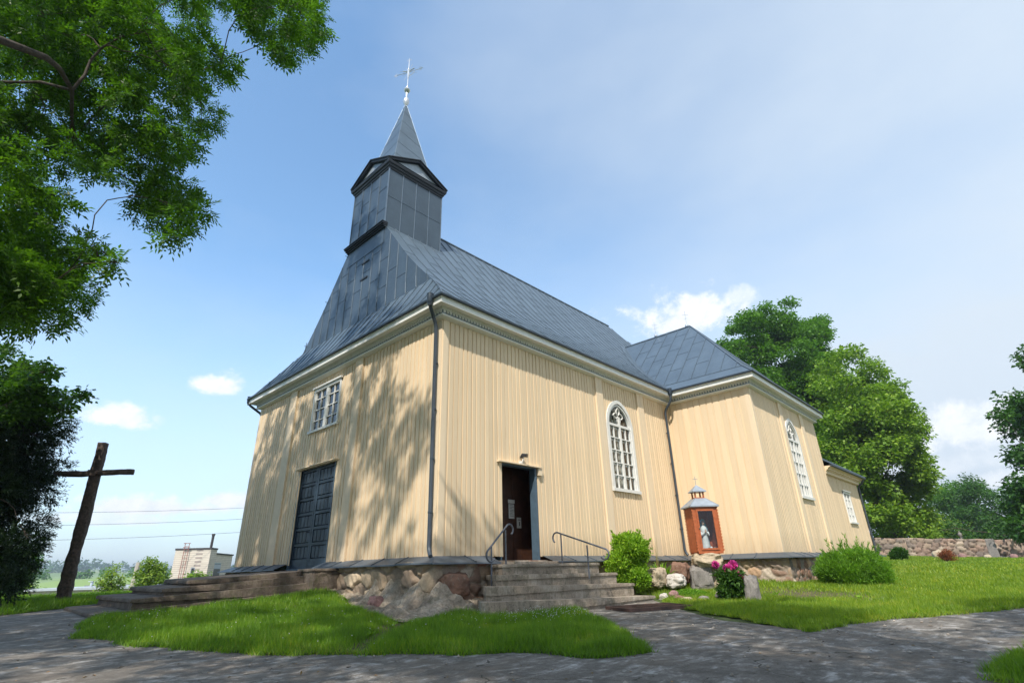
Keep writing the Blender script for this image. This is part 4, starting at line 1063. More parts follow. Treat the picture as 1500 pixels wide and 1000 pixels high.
ST=empty('side_steps',(2.8,-1.0,-1.2),'four worn concrete steps rising to the open side doorway','steps')
def step(nm,P,z0,z1,par,m_,seed,amp=.014,lip=.03,th=.055):
    f1=z1 if callable(z1) else (lambda x,y:z1)
    c=sum((Vector(p) for p in P),Vector((0,0)))/len(P)
    def ins(k): return [tuple(Vector(p)+Vector((math.copysign(k,c.x-p[0]),math.copysign(k,c.y-p[1])))) for p in P]
    mb=MB(); rough(mb,ins(lip),z0,lambda x,y:f1(x,y)-th+.01,amp*1.3,.10,seed)
    lo=lambda x,y:f1(x,y)-th
    tb=MB(); rough(tb,P,min(f1(*p) for p in P)-th-.0,f1,amp,.10,seed+5)
    return mkj(nm,[(mb,m_),(tb,m_)],par)
step('step',[(1.0,-.22),(-.42,-1.88),(1.6,-2.10),(2.3,-2.14),(5.75,-1.95),(5.75,-.22)],-1.35,lambda x,y:-.86-.028*x+(.0),ST,M_conc,1)
step('step',[(1.15,-.22),(-.02,-1.60),(5.25,-1.68),(5.25,-.22)],-1.0,lambda x,y:-.605-.020*x,ST,M_conc,2)
step('step',[(1.28,-.22),(.50,-1.36),(4.95,-1.38),(4.95,-.22)],-.8,lambda x,y:-.40-.010*x,ST,M_conc,3)
step('step',[(1.42,-.21),(.98,-1.08),(4.62,-1.08),(4.62,-.21)],-.6,-.20,ST,M_conc,4)
m=MB(); m.box((1.9,-.6,-.24),(3.5,.02,-.135)); bevel(m.build('door_sill',M_conc,ST),.012)
FS=empty('front_steps',(-2.7,5.9,-1.0),'broad mossy stone steps climbing to the dark double front door','steps')
fy0,fy1=3.80,8.05
step('step',[(-5.22,fy0-.03),(-.3,fy0-.03),(-.3,fy1+.05),(-5.0,fy1+.05)],-1.25,lambda x,y:-.895+.052*(x+5.2),FS,M_conc2,11,.03,.05,.05)
step('step',[(-4.62,fy0+.05),(-.55,fy0+.05),(-.3,fy0+.5),(-.3,fy1),(-4.42,fy1)],-1.1,lambda x,y:-.665+.045*(x+4.6),FS,M_conc2,12,.026,.06,.06)
step('step',[(-4.06,fy0+.22),(-.8,fy0+.22),(-.3,fy1-.03),(-3.75,fy1-.03)],-.9,lambda x,y:-.50+.055*(x+4.0),FS,M_conc2,13,.026,.06,.06)
step('step',[(-3.55,fy0+.38),(-.25,fy0+.38),(-.02,fy1-.06),(-3.0,fy1-.06)],-.7,lambda x,y:-.355+.052*(x+3.5),FS,M_conc2,14,.026,.06,.06)
step('cheek_block',[(-.98,3.52),(-.16,3.52),(-.16,4.4),(-.98,4.4)],-.85,-.17,FS,M_conc2,15,.035)
# handrails
def railing(name,label,pts,posts):
    e=empty(name,posts[0][0],label,'handrail')
    m=MB(); m.tube(pts,.021,9); autosmooth(m.build('rail',M_rail,e),60)
    for a,b in posts: 
        m=MB(); m.tube([a,b],.019,8); autosmooth(m.build('post',M_rail,e),60)
def curl(c,d,r,a0,a1,n=9):
    c=Vector(c);d=Vector(d); return [c+d*(r*math.cos(D2R(a0+(a1-a0)*i/n)))+Vector((0,0,r*math.sin(D2R(a0+(a1-a0)*i/n)))) for i in range(n+1)]
dx=Vector((1,0,0)); yl=-.92
railing('handrail','grey pipe handrail curled at both ends, left of the side doorway',
   curl((1.38,yl,.535),dx,.115,-60,120)+curl((.78,yl,-.01),dx,.13,140,330),[((1.25,yl,-.22),(1.25,yl,.52)),((.80,yl,-.68),(.80,yl,.17))])
ax_=Vector((0,-1,0)); xr=3.50
railing('handrail','grey pipe handrail curled at both ends, between side doorway and green shrub',
   curl((xr,-.58,.42),ax_,.13,235,75)+curl((xr,-2.02,-.02),ax_,.12,60,-150),[((xr,-.72,-.22),(xr,-.72,.50)),((xr,-1.52,-.55),(xr,-1.52,.20))])
# iron grate in front of the steps
G=empty('foot_grate',(3.9,-2.6,-1.15),'rusty brown iron foot grate lying on the path before the side steps','grate')
def gq(a,b,dz=0):
    o=Vector((3.0,-2.55)); u=Vector((.93,.0)).normalized(); v=Vector((-.25,-.97)).normalized()*1; p=Vector((3.05,-2.28))+Vector((.93,-.36)).normalized()*a+Vector((-.36,-.93)).normalized()*b
    return (p.x,p.y,float(H(p.x,p.y))+dz)
m=MB()
for k in range(24): m.beam(gq(k*.07,0,.06),gq(k*.07,.85,.06),.02,.035)
m.build('bars',M_ironbrown,G)
m=MB(); m.beam(gq(-.04,0,.055),gq(1.66,0,.055),.04,.06); m.beam(gq(-.04,.85,.055),gq(1.66,.85,.055),.04,.06); m.beam(gq(-.04,0,.055),gq(-.04,.85,.055),.04,.06); m.beam(gq(1.66,0,.055),gq(1.66,.85,.055),.04,.06); m.build('frame',M_ironbrown,G)
# ---------------------------------------------------------------- rocks
def rock_mat(name,c,mo=.25):
    m,b=mat(name); n=b.noise(b.pos,5,7,.65); n2=b.noise(b.pos,38,5,.7); f=b.math('ADD',b.math('MULTIPLY',n,.55),b.math('MULTIPLY',n2,.45))
    cc=b.ramp(f,[(.3,tuple(x*.55 for x in c)),(.5,c),(.72,tuple(min(1,x*1.45) for x in c))])
    li=b.math('MULTIPLY',b.math('GREATER_THAN',b.noise(b.pos,9,5,.7),.6),mo); cc=b.mix(li,cc,(.30,.30,.24)); b.l(cc,b.p.inputs['Base Color']); b.p.inputs['Roughness'].default_value=.92; bump(b,f,.9,.03); return m
M_rk={k:rock_mat('rock_'+k,c) for k,c in dict(tan=(.42,.34,.24),red=(.21,.12,.085),grey=(.22,.20,.185),pink=(.26,.15,.14),pale=(.50,.46,.42),dark=(.13,.115,.10)).items()}
import bmesh
def rock(loc,size,kind,label,seed,group=None,name='rock',rz=0,sub=5,bury=.15,sharp=.3):
    bm=bmesh.new(); bmesh.ops.create_icosphere(bm,subdivisions=sub,radius=1)
    s=Vector(size)
    for v in bm.verts:
        p=v.co.copy(); q=Vector([math.copysign(abs(t)**(1-sharp*.8),t) for t in p]); 
        d=1+.20*noise.noise(q*1.1+Vector((seed*3.1,0,0)))+.16*noise.noise(q*2.4+Vector((0,seed*1.7,0)))+.09*(abs(noise.noise(q*4.5+Vector((seed,5,0))))-.2)+.05*noise.noise(q*11+Vector((seed,0,2)))+.02*noise.noise(q*25)
        v.co=Vector((q.x*s.x*d,q.y*s.y*d,q.z*s.z*d))
    me=bpy.data.meshes.new(name); bm.to_mesh(me); bm.free(); me.materials.append(M_rk[kind]); me.polygons.foreach_set('use_smooth',[True]*len(me.polygons))
    o=link(name,me); z=loc[2] if len(loc)>2 else float(H(loc[0],loc[1]))+size[2]*(1-bury*2); o.location=(loc[0],loc[1],z); o.rotation_euler=(0,0,rz); tag(o,label,'rock',group); return o
rock((-.80,.98),(.16,.14,.15),'pink','round pink-brown stone lying in the grass edge at the foot of the church corner',3)
rock((.30,-.24,-.58),(.40,.13,.24),'red','big rust-red block set in the corner plinth below the flashing',5,sharp=.6)
# the shrine's pile of boulders
rock((8.35,-2.28,-.20),(.46,.40,.20),'tan','wide flat tan boulder carrying the shrine cabinet',11,sharp=.5,rz=.7)
rock((8.15,-2.15,-.68),(.30,.30,.34),'grey','grey block standing directly under the flat shrine boulder, left one',12,sharp=.8,rz=.6)
rock((8.65,-2.50,-.70),(.27,.28,.35),'tan','tan-grey block standing directly under the flat shrine boulder, right one',13,sharp=.7,rz=.2)
rock((7.95,-1.62,-.52),(.22,.24,.28),'red','red-brown stone left of the shrine boulder above the white rock',14,sharp=.6)
rock((7.35,-1.75,-.72),(.30,.26,.18),'pale','white-grey angular rock beside the iris clump and the green mat',15,sharp=.5,rz=.5)
rock((6.10,-4.33),(.20,.17,.36),'grey','upright dark grey pitted rock right of the pink peony',16,sharp=.6,rz=.4)
rock((6.55,-3.45),(.22,.2,.16),'grey','low grey rock behind the peony, under the fern',17,sharp=.3)
rock((5.9,-2.75),(.20,.12,.07),'tan','flat tan edging stone in front of the green mat',18)
rock((6.1,-2.45),(.13,.12,.08),'red','small reddish stone in the bed beside the lowest step',19)
rock((6.35,-2.15),(.12,.12,.13),'pink','pinkish rounded stone in the bed just behind the lowest step end',20)
rock((6.0,-2.05),(.10,.10,.10),'pale','little pale stone in the bed between lowest step and pink stone',22)
rock((6.2,-3.05),(.17,.12,.08),'grey','flat grey edging stone nearest the peony',23)
rock((7.0,-1.35,-.62),(.35,.2,.24),'tan','tan rubble block behind the green shrub, low against the plinth',24,sharp=.6)
# ---------------------------------------------------------------- shrine
PHI=D2R(226); SH=empty('shrine_cabinet',(8.40,-2.32,-.02),'orange-brown wooden shrine cabinet with glazed door and little grey metal roofs','shrine',rz=PHI-math.pi/2*0)
# local frame: +x is the front
def shb(name,fn,m_,par=SH):
    mb=MB(); fn(mb); return mk(name,mb.V,mb.F,m_,par,local=True)
w,dd,hh=.37,.34,1.34
def f(mb):
    mb.box((-dd,-w,0),(-dd+.03,w,hh)); mb.box((-dd,-w,0),(dd,-w+.03,hh)); mb.box((-dd,w-.03,0),(dd,w,hh)); mb.box((-dd,-w,0),(dd,w,.05)); mb.box((-dd,-w,hh-.04),(dd,w,hh))
    for s in (-1,1): mb.box((dd-.03,s*w,0),(dd+.006,s*(w-.10),hh))
    mb.box((dd-.03,-w+.1,0),(dd+.004,w-.1,.10)); mb.box((dd-.03,-w+.1,hh-.10),(dd+.004,w-.1,hh))
    for k in range(1,7):
        y=-w-.004; mb.box((-dd+k*.09,-w-.006,.05),(-dd+k*.09+.012,-w+.001,hh-.05)); mb.box((-dd+k*.09,w-.001,.05),(-dd+k*.09+.012,w+.006,hh-.05))
f0=f
def f(mb):   # scalloped corner trims
    f0(mb)
    for s in (-1,1):
        for k in range(15):
            z=.06+k*.085
            mb.prism([(dd+.008,s*(w-.0),z),(dd+.008,s*(w+.030),z+.02),(dd+.008,s*(w+.036),z+.045),(dd+.008,s*(w+.026),z+.07),(dd+.008,s*(w),z+.082)],(.014,0,0))
            mb.prism([(dd-.01,s*(w+.004),z),(dd-.045,s*(w+.004),z+.02),(dd-.052,s*(w+.004),z+.045),(dd-.04,s*(w+.004),z+.07),(dd-.01,s*(w+.004),z+.082)],(0,s*.012,0))
            if s<0: mb.prism([(-dd+.0,s*(w+.004),z),(-dd-.03,s*(w+.004),z+.04),(-dd,s*(w+.004),z+.082)],(0,s*.012,0))
cab=shb('cabinet',f,M_cabinet)
def f(mb):
    a=.27
    for s in (-1,1): mb.box((dd+.004,s*a,.10),(dd+.028,s*(a-.045),hh-.10))
    mb.box((dd+.004,-a+.045,.10),(dd+.028,a-.045,.15)); mb.box((dd+.004,-a+.045,hh-.15),(dd+.028,a-.045,hh-.10))
dr=shb('door',f,M_cabinet,SH)
shb('pane',lambda mb:mb.add([(dd+.012,-.226,.149),(dd+.012,.226,.149),(dd+.012,.226,hh-.149),(dd+.012,-.226,hh-.149)],[(0,1,2,3)]),M_glass,dr)
shb('handle',lambda mb:mb.lathe((dd+.04,-.25,.68),[(.012,0),(.018,.015),(.012,.03)],8),M_black,dr)
def f(mb):
    o=.07; z=hh+.002; t=.16
    B_=[(-dd-o,-w-o,z),(dd+o,-w-o,z),(dd+o,w+o,z),(-dd-o,w+o,z)]; T_=[(-t,-t,z+.24),(t,-t,z+.24),(t,t,z+.24),(-t,t,z+.24)]
    mb.add(B_+T_,[(3,2,1,0),(4,5,6,7),(0,1,5,4),(1,2,6,5),(2,3,7,6),(3,0,4,7)])
    for i in range(4): mb.beam(B_[i],T_[i],.02,.02)
    mb.box((-dd-o-.003,-w-o-.003,z-.035),(dd+o+.003,w+o+.003,z-.002))
shb('lower_roof',f,M_ltgrey)
def f(mb):
    for sx in (-1,1):
        for sy in (-1,1): mb.box((sx*.125-.02,sy*.125-.02,hh+.24),(sx*.125+.02,sy*.125+.02,hh+.46))
    mb.box((-.15,-.15,hh+.24),(.15,.15,hh+.27))
shb('lantern_posts',f,M_cabinet)
def f(mb):
    z=hh+.46; a=.21; mb.add([(-a,-a,z),(a,-a,z),(a,a,z),(-a,a,z),(-.02,-.02,z+.19),(.02,-.02,z+.19),(.02,.02,z+.19),(-.02,.02,z+.19)],[(3,2,1,0),(4,5,6,7),(0,1,5,4),(1,2,6,5),(2,3,7,6),(3,0,4,7)]); mb.box((-a-.002,-a-.002,z-.03),(a+.002,a+.002,z-.001))
shb('lantern_roof',f,M_ltgrey)
def f(mb): mb.tube([(0,0,hh+.64),(0,0,hh+.92)],.009,6); mb.tube([(0,-.08,hh+.84),(0,.08,hh+.84)],.008,6)
shb('cross',f,M_ltgrey)
# statue (a robed figure of plaster) in the cabinet
SG=empty('statue',(8.40,-2.32,.04),'white plaster figure in a blue mantle behind the shrine glass','statue',rz=PHI)
def f(mb):
    pr=[(.115,0),(.12,.04),(.105,.12),(.095,.25),(.085,.38),(.10,.50),(.105,.56),(.075,.63),(.03,.67),(.03,.69)]
    mb.lathe((.05,0,.06),pr,20)
b_=shb('robe',f,M_plaster,SG)
for v in b_.data.vertices:
    an=math.atan2(v.co.y,v.co.x-.05); v.co.x=.05+(v.co.x-.05)*(.8+.05*math.sin(an*9)); v.co.y*=1+.05*math.sin(an*9)
autosmooth(b_,70)
def f(mb):
    n=14
    prof=[(.135,.02),(.125,.15),(.115,.35),(.125,.52),(.13,.58),(.085,.67),(.075,.76),(.06,.83),(.02,.865)]
    V=[]; 
    for r_,z in prof:
        for k in range(n+1):
            an=D2R(95+170*k/n); V.append((.05+r_*math.cos(an)*.85,r_*math.sin(an),.06+z))
    F=[(i*(n+1)+k,i*(n+1)+k+1,(i+1)*(n+1)+k+1,(i+1)*(n+1)+k) for i in range(len(prof)-1) for k in range(n)]
    mb.add(V,F)
autosmooth(shb('mantle',f,M_skyblue,SG),80)
M_skin=simple('painted_skin',(.55,.38,.30),.6)
def f(mb):
    mb.lathe((.06,0,.735),[(.012,0),(.034,.02),(.046,.055),(.047,.085),(.036,.115),(.012,.132)],14)
    mb.tube([(.105,0,.80),(.118,0,.785),(.108,0,.778)],[.005,.009,.006],6)
shb('face',f,M_skin,SG)
def f(mb):
    for s in (-1,1):
        mb.tube([(.05,s*.11,.54),(.12,s*.10,.46),(.165,s*.03,.53)],[.035,.03,.018],8)
shb('sleeves',f,M_plaster,SG)
def f(mb):
    for s in (-1,1):
        mb.tube([(.160,s*.030,.52),(.176,s*.012,.55),(.178,s*.006,.62)],[.016,.015,.007],8)
shb('hands',f,M_skin,SG)
CA=empty('candle_lantern',(8.30,-2.40,.0),'cluster of small grave candles and dried flowers at the statue foot','candles',rz=PHI)
M_candle=simple('candle_glass',(.32,.24,.18),.3,var=.3)
k=0
for (px,py,r_,h_) in ((.22,-.12,.035,.12),(.24,-.03,.03,.10),(.21,.05,.04,.13),(.25,.13,.03,.09),(.17,-.19,.03,.11),(.18,.17,.035,.12)):
    shb('candle',lambda mb:mb.lathe((px-.06,py+.02,.05),[(r_*.8,0),(r_,.02),(r_*.95,h_*.75),(r_*.6,h_*.85),(r_*.7,h_)],10),M_candle if k%2 else M_plaster,CA); k+=1
# ---------------------------------------------------------------- old carved cross
def carved_cross():
    x,y=-4.55,11.5; zb=float(H(x,y)); K=empty('wooden_cross',(x,y,zb),'tall dark weathered wooden cross with carved foot left of the church','cross')
    m=MB(); dr=Vector((.80,-.60,0)); fr=Vector((-.60,-.80,0)); n=70; seg=16; V=[];F=[]
    zt=3.78; top=Vector((x-.12,y,zt)); L=zt-zb+.2
    for i in range(n+1):
        t=i/n; z=zb-.2+L*t; h=z-zb; c=Vector((x,y,0))+(Vector((top.x-x,0,0)))*t
        # shaft half width: thick carved foot, waist at the carved head, then straight
        if h<.25: r=.178
        elif h<1.1: r=.172-.01*(h-.25)/.85+.012*math.sin(h*17)
        elif h<1.75: r=.150+.014*math.sin((h-1.1)/.65*math.pi*2.0+1.2)
        elif h<1.95: r=.150+.012*(h-1.75)/.2
        else: r=.150-.022*(h-1.95)/2.9
        lean=.015*math.exp(-((h-1.1)/.6)**2)
        for k in range(seg):
            a=2*math.pi*k/seg+math.pi/4; q=r/ (max(abs(math.cos(a-math.pi/4)),abs(math.sin(a-math.pi/4)))**.75) *.93
            if h<1.9: q*=.94
            d=dr*math.cos(a-math.pi/4)+fr*math.sin(a-math.pi/4)
            p=c+dr*(-lean)+d*q; nn=noise.noise(Vector((a*2.2,z*1.6,3)))*.020+noise.noise(Vector((a*6,z*7,1)))*.012
            p+=d*nn; V.append((p.x,p.y,z))
    for i in range(n):
        for k in range(seg): F.append((i*seg+k,i*seg+(k+1)%seg,(i+1)*seg+(k+1)%seg,(i+1)*seg+k))
    F.append(tuple(range(seg))[::-1]); F.append(tuple(n*seg+k for k in range(seg)))
    mk('post',V,F,M_oldwood,K,smooth=True)
    # carved head and robe folds on the foot
    m=MB(); c=Vector((x,y,zb+1.38))+fr*.10-dr*.02
    m.lathe(tuple(c-Vector((0,0,.14))),[(.03,0),(.075,.04),(.095,.12),(.095,.2),(.06,.27)],12)
    for s in (-1,1):
        m.tube([c-Vector((0,0,.16))+dr*.06*s,c-Vector((0,0,.5))+dr*.09*s+fr*.03,c-Vector((0,0,1.05))+dr*.06*s+fr*.03],[.03,.035,.02],6)
        m.tube([c+dr*.03*s+fr*.075+Vector((0,0,.05)),c+dr*.045*s+fr*.085+Vector((0,0,.05))],.014,6)
    m.tube([c+fr*.09+Vector((0,0,.05)),c+fr*.115-Vector((0,0,.01))],[.01,.018],6)
    autosmooth(m.build('carving',M_oldwood,K))
    V=[];F=[];n=34;seg=12; zc=2.80; cc=Vector((x-.09,y,zc))
    for i in range(n+1):
        t=-1.12+2.24*i/n
        for k in range(seg):
            a=2*math.pi*k/seg; cs,sn=math.cos(a),math.sin(a); q=.084/(max(abs(cs),abs(sn))**.8); 
            p=cc+dr*t+fr*(cs*q*.75+.09)+Vector((0,0,sn*q+.03*math.sin(t*2)+ .02*abs(t)))
            nn=noise.noise(Vector((a*2,t*2.5,9)))*.03; p+=(fr*cs+Vector((0,0,sn)))*nn; V.append(tuple(p))
    for i in range(n):
        for k in range(seg): F.append((i*seg+k,(i+1)*seg+k,(i+1)*seg+(k+1)%seg,i*seg+(k+1)%seg))
    F.append(tuple(range(seg))); F.append(tuple(n*seg+k for k in range(seg))[::-1])
    mk('crossbeam',V,F,M_oldwood,K,smooth=True)
    m=MB(); m.beam(cc+dr*.12+fr*.24+Vector((0,0,.0)),cc-dr*.12+fr*.24,.18,.03,up=fr); m.build('centre_plate',M_oldwood,K)
carved_cross()
# ---------------------------------------------------------------- foliage
def unit(n): v=rng.normal(size=(n,3)); return v/np.linalg.norm(v,axis=1,keepdims=True)
def leafV(P,A,N,ln,wd,fold=.15):
    """rhombic leaves: base P, axis A, normal N"""
    S=np.cross(A,N); S/=np.linalg.norm(S,axis=1,keepdims=True)+1e-9; ln=ln[:,None];wd=wd[:,None]
    m=P+A*ln*.42; a=P; b=m+S*wd*.5+N*wd*fold; c=P+A*ln-N*ln*.08; d=m-S*wd*.5+N*wd*fold
    return np.stack([a,b,c,d],1).reshape(-1,3)
def clump_leaves(CLs,dens,size,asp=.6,tw=.30,per=26,flat=.6,droop=.25,shell=.55):
    out=[]
    for (x,y,z,r) in CLs:
        nt_=max(3,int(dens*r*r/ (tw*tw)))
        q=unit(nt_); rad=r*(rng.uniform(shell**3,1,nt_)**(1/3))*(1+.25*rng.normal(size=nt_)*.5)
        tc=np.array([x,y,z])+q*rad[:,None]*np.array([1,1,.82])
        # leaves of each twig
        idx=np.repeat(np.arange(nt_),per); L=len(idx)
        off_=unit(L)*(rng.uniform(0,1,L)**.45)[:,None]*tw*np.array([1,1,flat]); P=tc[idx]+off_
        A=off_/ (np.linalg.norm(off_,axis=1,keepdims=True)+1e-6)+unit(L)*.6+np.array([0,0,-droop]); A/=np.linalg.norm(A,axis=1,keepdims=True)
        N=np.array([0,0,1.])+unit(L)*.75; N/=np.linalg.norm(N,axis=1,keepdims=True)
        ln=size*rng.uniform(.65,1.25,L); out.append(leafV(P,A,N,ln,ln*asp*rng.uniform(.8,1.2,L)))
    return np.concatenate(out)
def ash_leaves(CLs,dens,tw=.26):
    """sprays of pinnate leaves"""
    out=[]
    for (x,y,z,r) in CLs:
        n=max(4,int(dens*r*r/(tw*tw)))
        q=unit(n); rad=r*(rng.uniform(.12,1,n)**(1/2.6)); c=np.array([x,y,z])+q*rad[:,None]*np.array([1,1,.85])
        k=9; idx=np.repeat(np.arange(n),k); A=q[idx]*.6+unit(n*k)*.8+np.array([0,0,-.25]); A/=np.linalg.norm(A,axis=1,keepdims=True)
        P=c[idx]+unit(n*k)*.05; N=np.array([0,0,1.])+unit(n*k)*.55; S=np.cross(A,N); S/=np.linalg.norm(S,axis=1,keepdims=True); N=np.cross(S,A)
        R=rng.uniform(.21,.35,n*k)
        for j,t in enumerate((.32,.32,.55,.55,.78,.78,1.0)):
            s=(-1 if j%2 else 1); 
            if j==6: B=A.copy(); 
            else: B=A*.55+S*s*.85-N*.12
            B=B/np.linalg.norm(B,axis=1,keepdims=True); base=P+A*(R*t)[:,None]-np.array([0,0,1])*(R*.22*t*t)[:,None]
            ln=R*rng.uniform(.34,.46,n*k)
            out.append(leafV(base,B,N+unit(n*k)*.25,ln,ln*.36))
    return np.concatenate(out)
def limbs(root,base,fork,CLs,r0,mat_=None,frac=.6,tip=.015,seed=1,seg=7,steps=7,name='trunk',maxn=70,curve=.25):
    R=random.Random(seed); m=MB(); b=Vector(base);f_=Vector(fork)
    pts=[b+(f_-b)*t+Vector((R.uniform(-1,1),R.uniform(-1,1),0))*.06*r0*8*math.sin(t*3.1) for t in [i/6 for i in range(7)]]
    m.tube(pts,[r0*(1.35 if i==0 else 1.08-.5*i/6) for i in range(7)],12)
    t=autosmooth(m.build(name,mat_ or M_bark,root),60)
    m=MB(); cl=sorted(CLs,key=lambda c:R.random())[:maxn]
    ends=[]
    for c in cl:
        tgt=Vector(c[:3]); 
        # start from the trunk or from an earlier limb
        best=None
        for (p,rr) in ends+[(pts[4],r0*.6),(pts[6],r0*.5),(pts[5],r0*.55)]:
            d=(p-tgt).length+ (0 if (p-b).length<(tgt-b).length else 5)
            if best is None or d<best[0]: best=(d,p,rr)
        _,s,rr=best; L=(tgt-s).length
        if L<.1: continue
        r1=min(rr*.7,.012+.013*L); P=[]; sd=Vector((R.uniform(-1,1),R.uniform(-1,1),R.uniform(.0,1.2)))*L*curve*.5
        for i in range(steps+1):
            q=i/steps; p=s+(tgt-s)*q+sd*math.sin(q*math.pi)+Vector((R.uniform(-1,1),R.uniform(-1,1),R.uniform(-1,1)))*L*.025*(0<i<steps)
            P.append(p)
            if i in (3,5): ends.append((p,r1*(1-q*.6)))
        m.tube(P,[max(tip,r1*(1-.75*i/steps)) for i in range(steps+1)],seg,cap=False); ends.append((tgt,r1*.3))
        # a few twigs
        for k in range(4):
            q=Vector((R.gauss(0,1),R.gauss(0,1),R.gauss(-.1,.7))).normalized()*c[3]*R.uniform(.6,1.1); mid=tgt+q*.5+Vector((0,0,R.uniform(-.05,.08))); m.tube([P[-2],tgt*.5+mid*.5,tgt+q],[tip*1.1,tip*.8,tip*.35],4,cap=False)
    autosmooth(m.build('branches',mat_ or M_bark,root),60)
CL_A=[(62.62,7.76,10.88,0.95),(59.92,2.34,18.69,0.94),(56.03,10.04,20.29,1.45),(57.88,9.96,27.79,0.94),(60.37,5.27,18.49,1.15),(60.69,2.69,25.21,0.9),(51.1,7.49,15.25,1.29),(62.04,9.09,29.11,1.28),(62.02,6.66,16.33,1.05),(57.78,6.38,24.58,1.0),(67.03,4.77,25.24,1.56),(63.67,3.02,10.16,0.56),(66.04,6.0,28.53,1.54),(59.0,5.22,21.32,1.14),(55.93,6.94,17.18,1.65),(62.77,9.31,19.78,1.24),(57.35,6.01,14.34,1.42),(55.79,4.09,9.27,1.83),(65.63,3.67,19.29,1.13),(51.47,9.2,20.78,1.25),(63.58,9.83,26.57,1.34),(60.54,3.85,16.7,1.78),(61.98,5.88,14.39,1.87),(53.26,7.7,20.04,0.95),(61.52,5.76,19.68,1.56),(59.75,8.36,16.49,1.08),(64.05,5.43,12.48,1.01),(68.05,3.75,13.06,0.63),(52.59,8.15,23.37,1.47),(63.63,3.78,15.57,1.09),(52.43,7.01,21.4,1.53),(60.72,6.87,16.11,1.0),(64.76,6.31,16.91,1.7),(57.11,2.86,9.56,0.93),(62.81,3.83,25.9,1.84),(57.67,7.45,24.56,1.56),(53.42,7.75,17.01,1.15),(51.47,7.49,18.25,1.65),(54.86,3.79,21.52,1.66),(50.75,9.12,25.82,0.41),(60.73,3.79,25.92,1.78),(63.4,5.15,12.11,1.27),(65.08,4.17,16.23,1.9),(65.54,4.35,27.71,1.66),(60.15,3.42,19.54,1.32),(60.47,6.06,21.67,1.62),(65.96,6.73,12.74,1.02),(56.03,11.28,27.21,0.7),(69.22,3.14,28.3,0.46),(57.82,4.78,29.16,0.76),(55.62,2.61,18.02,1.9),(58.44,2.93,9.28,1.29),(50.7,7.46,25.41,1.4),(59.71,12.36,28.77,0.86),(53.08,9.3,17.58,1.42),(58.9,5.06,17.62,1.69),(55.15,10.86,18.88,0.72),(67.13,3.88,13.87,1.08),(62.56,6.17,11.65,1.64),(60.89,9.27,28.33,1.07),(55.79,6.39,11.7,1.7),(66.99,6.15,17.02,1.33),(61.48,10.02,15.69,1.24),(61.74,7.74,21.94,1.42),(65.23,7.72,19.09,0.94),(58.47,8.25,16.15,0.97),(56.95,3.63,23.85,1.78),(58.38,11.85,21.11,1.19),(57.96,7.3,12.1,1.43),(63.3,6.49,22.31,1.28),(57.59,8.36,13.32,1.04),(61.24,3.47,12.37,1.61),(59.66,4.69,16.65,1.08),(56.08,8.69,23.52,1.9),(55.53,8.24,19.64,1.48),(61.05,2.44,10.06,0.41),(58.87,5.52,25.65,1.73),(54.34,3.99,11.71,1.63),(53.72,8.18,15.11,1.38),(54.74,6.13,14.99,1.86),(53.73,8.14,22.38,0.97),(58.24,12.32,24.51,1.39),(62.72,7.21,13.64,1.24),(52.87,6.94,14.63,1.04),(61.31,12.43,26.41,0.93),(55.68,9.89,26.92,0.92),(56.52,5.4,25.71,1.69),(62.15,8.99,22.17,1.06),(64.85,3.49,10.59,0.95),(64.22,5.99,17.48,1.11),(67.01,6.17,18.81,1.51),(50.55,7.36,16.85,1.62),(66.48,4.97,22.07,1.66),(53.49,6.22,27.04,1.08),(62.09,11.0,21.94,1.18),(60.77,10.16,29.27,1.59),(61.63,11.69,26.69,1.17),(67.43,3.31,29.43,0.85),(61.6,4.88,30.51,0.62),(57.64,12.9,25.73,1.12),(55.51,9.72,15.96,0.97),(57.99,5.72,13.21,1.62),(55.21,2.52,19.33,1.86),(66.04,3.32,26.98,1.16),(56.4,6.15,22.95,0.98),(51.93,8.6,22.8,0.96),(62.73,7.0,26.92,1.82),(55.87,10.25,17.4,0.98),(55.01,2.37,9.7,1.42),(58.11,13.23,26.21,1.01),(56.84,7.2,29.49,0.41),(62.39,4.41,23.25,1.65),(59.52,7.11,12.38,1.1),(55.4,4.76,17.76,1.52),(57.28,6.92,13.46,1.17),(59.54,9.49,18.69,1.46),(60.41,12.69,21.43,0.93),(57.47,5.85,26.71,1.88),(57.84,8.17,15.34,1.07),(49.4,9.18,21.95,1.12),(53.94,8.35,16.25,0.93),(59.38,10.86,22.31,1.31),(59.31,3.12,9.38,1.64),(56.2,8.68,27.32,1.5),(56.5,2.99,17.89,1.87),(68.62,3.63,29.96,0.98),(59.71,13.72,25.07,0.6),(61.24,8.56,18.31,1.58),(57.17,6.74,19.62,1.33),(64.15,4.3,17.91,1.7)]
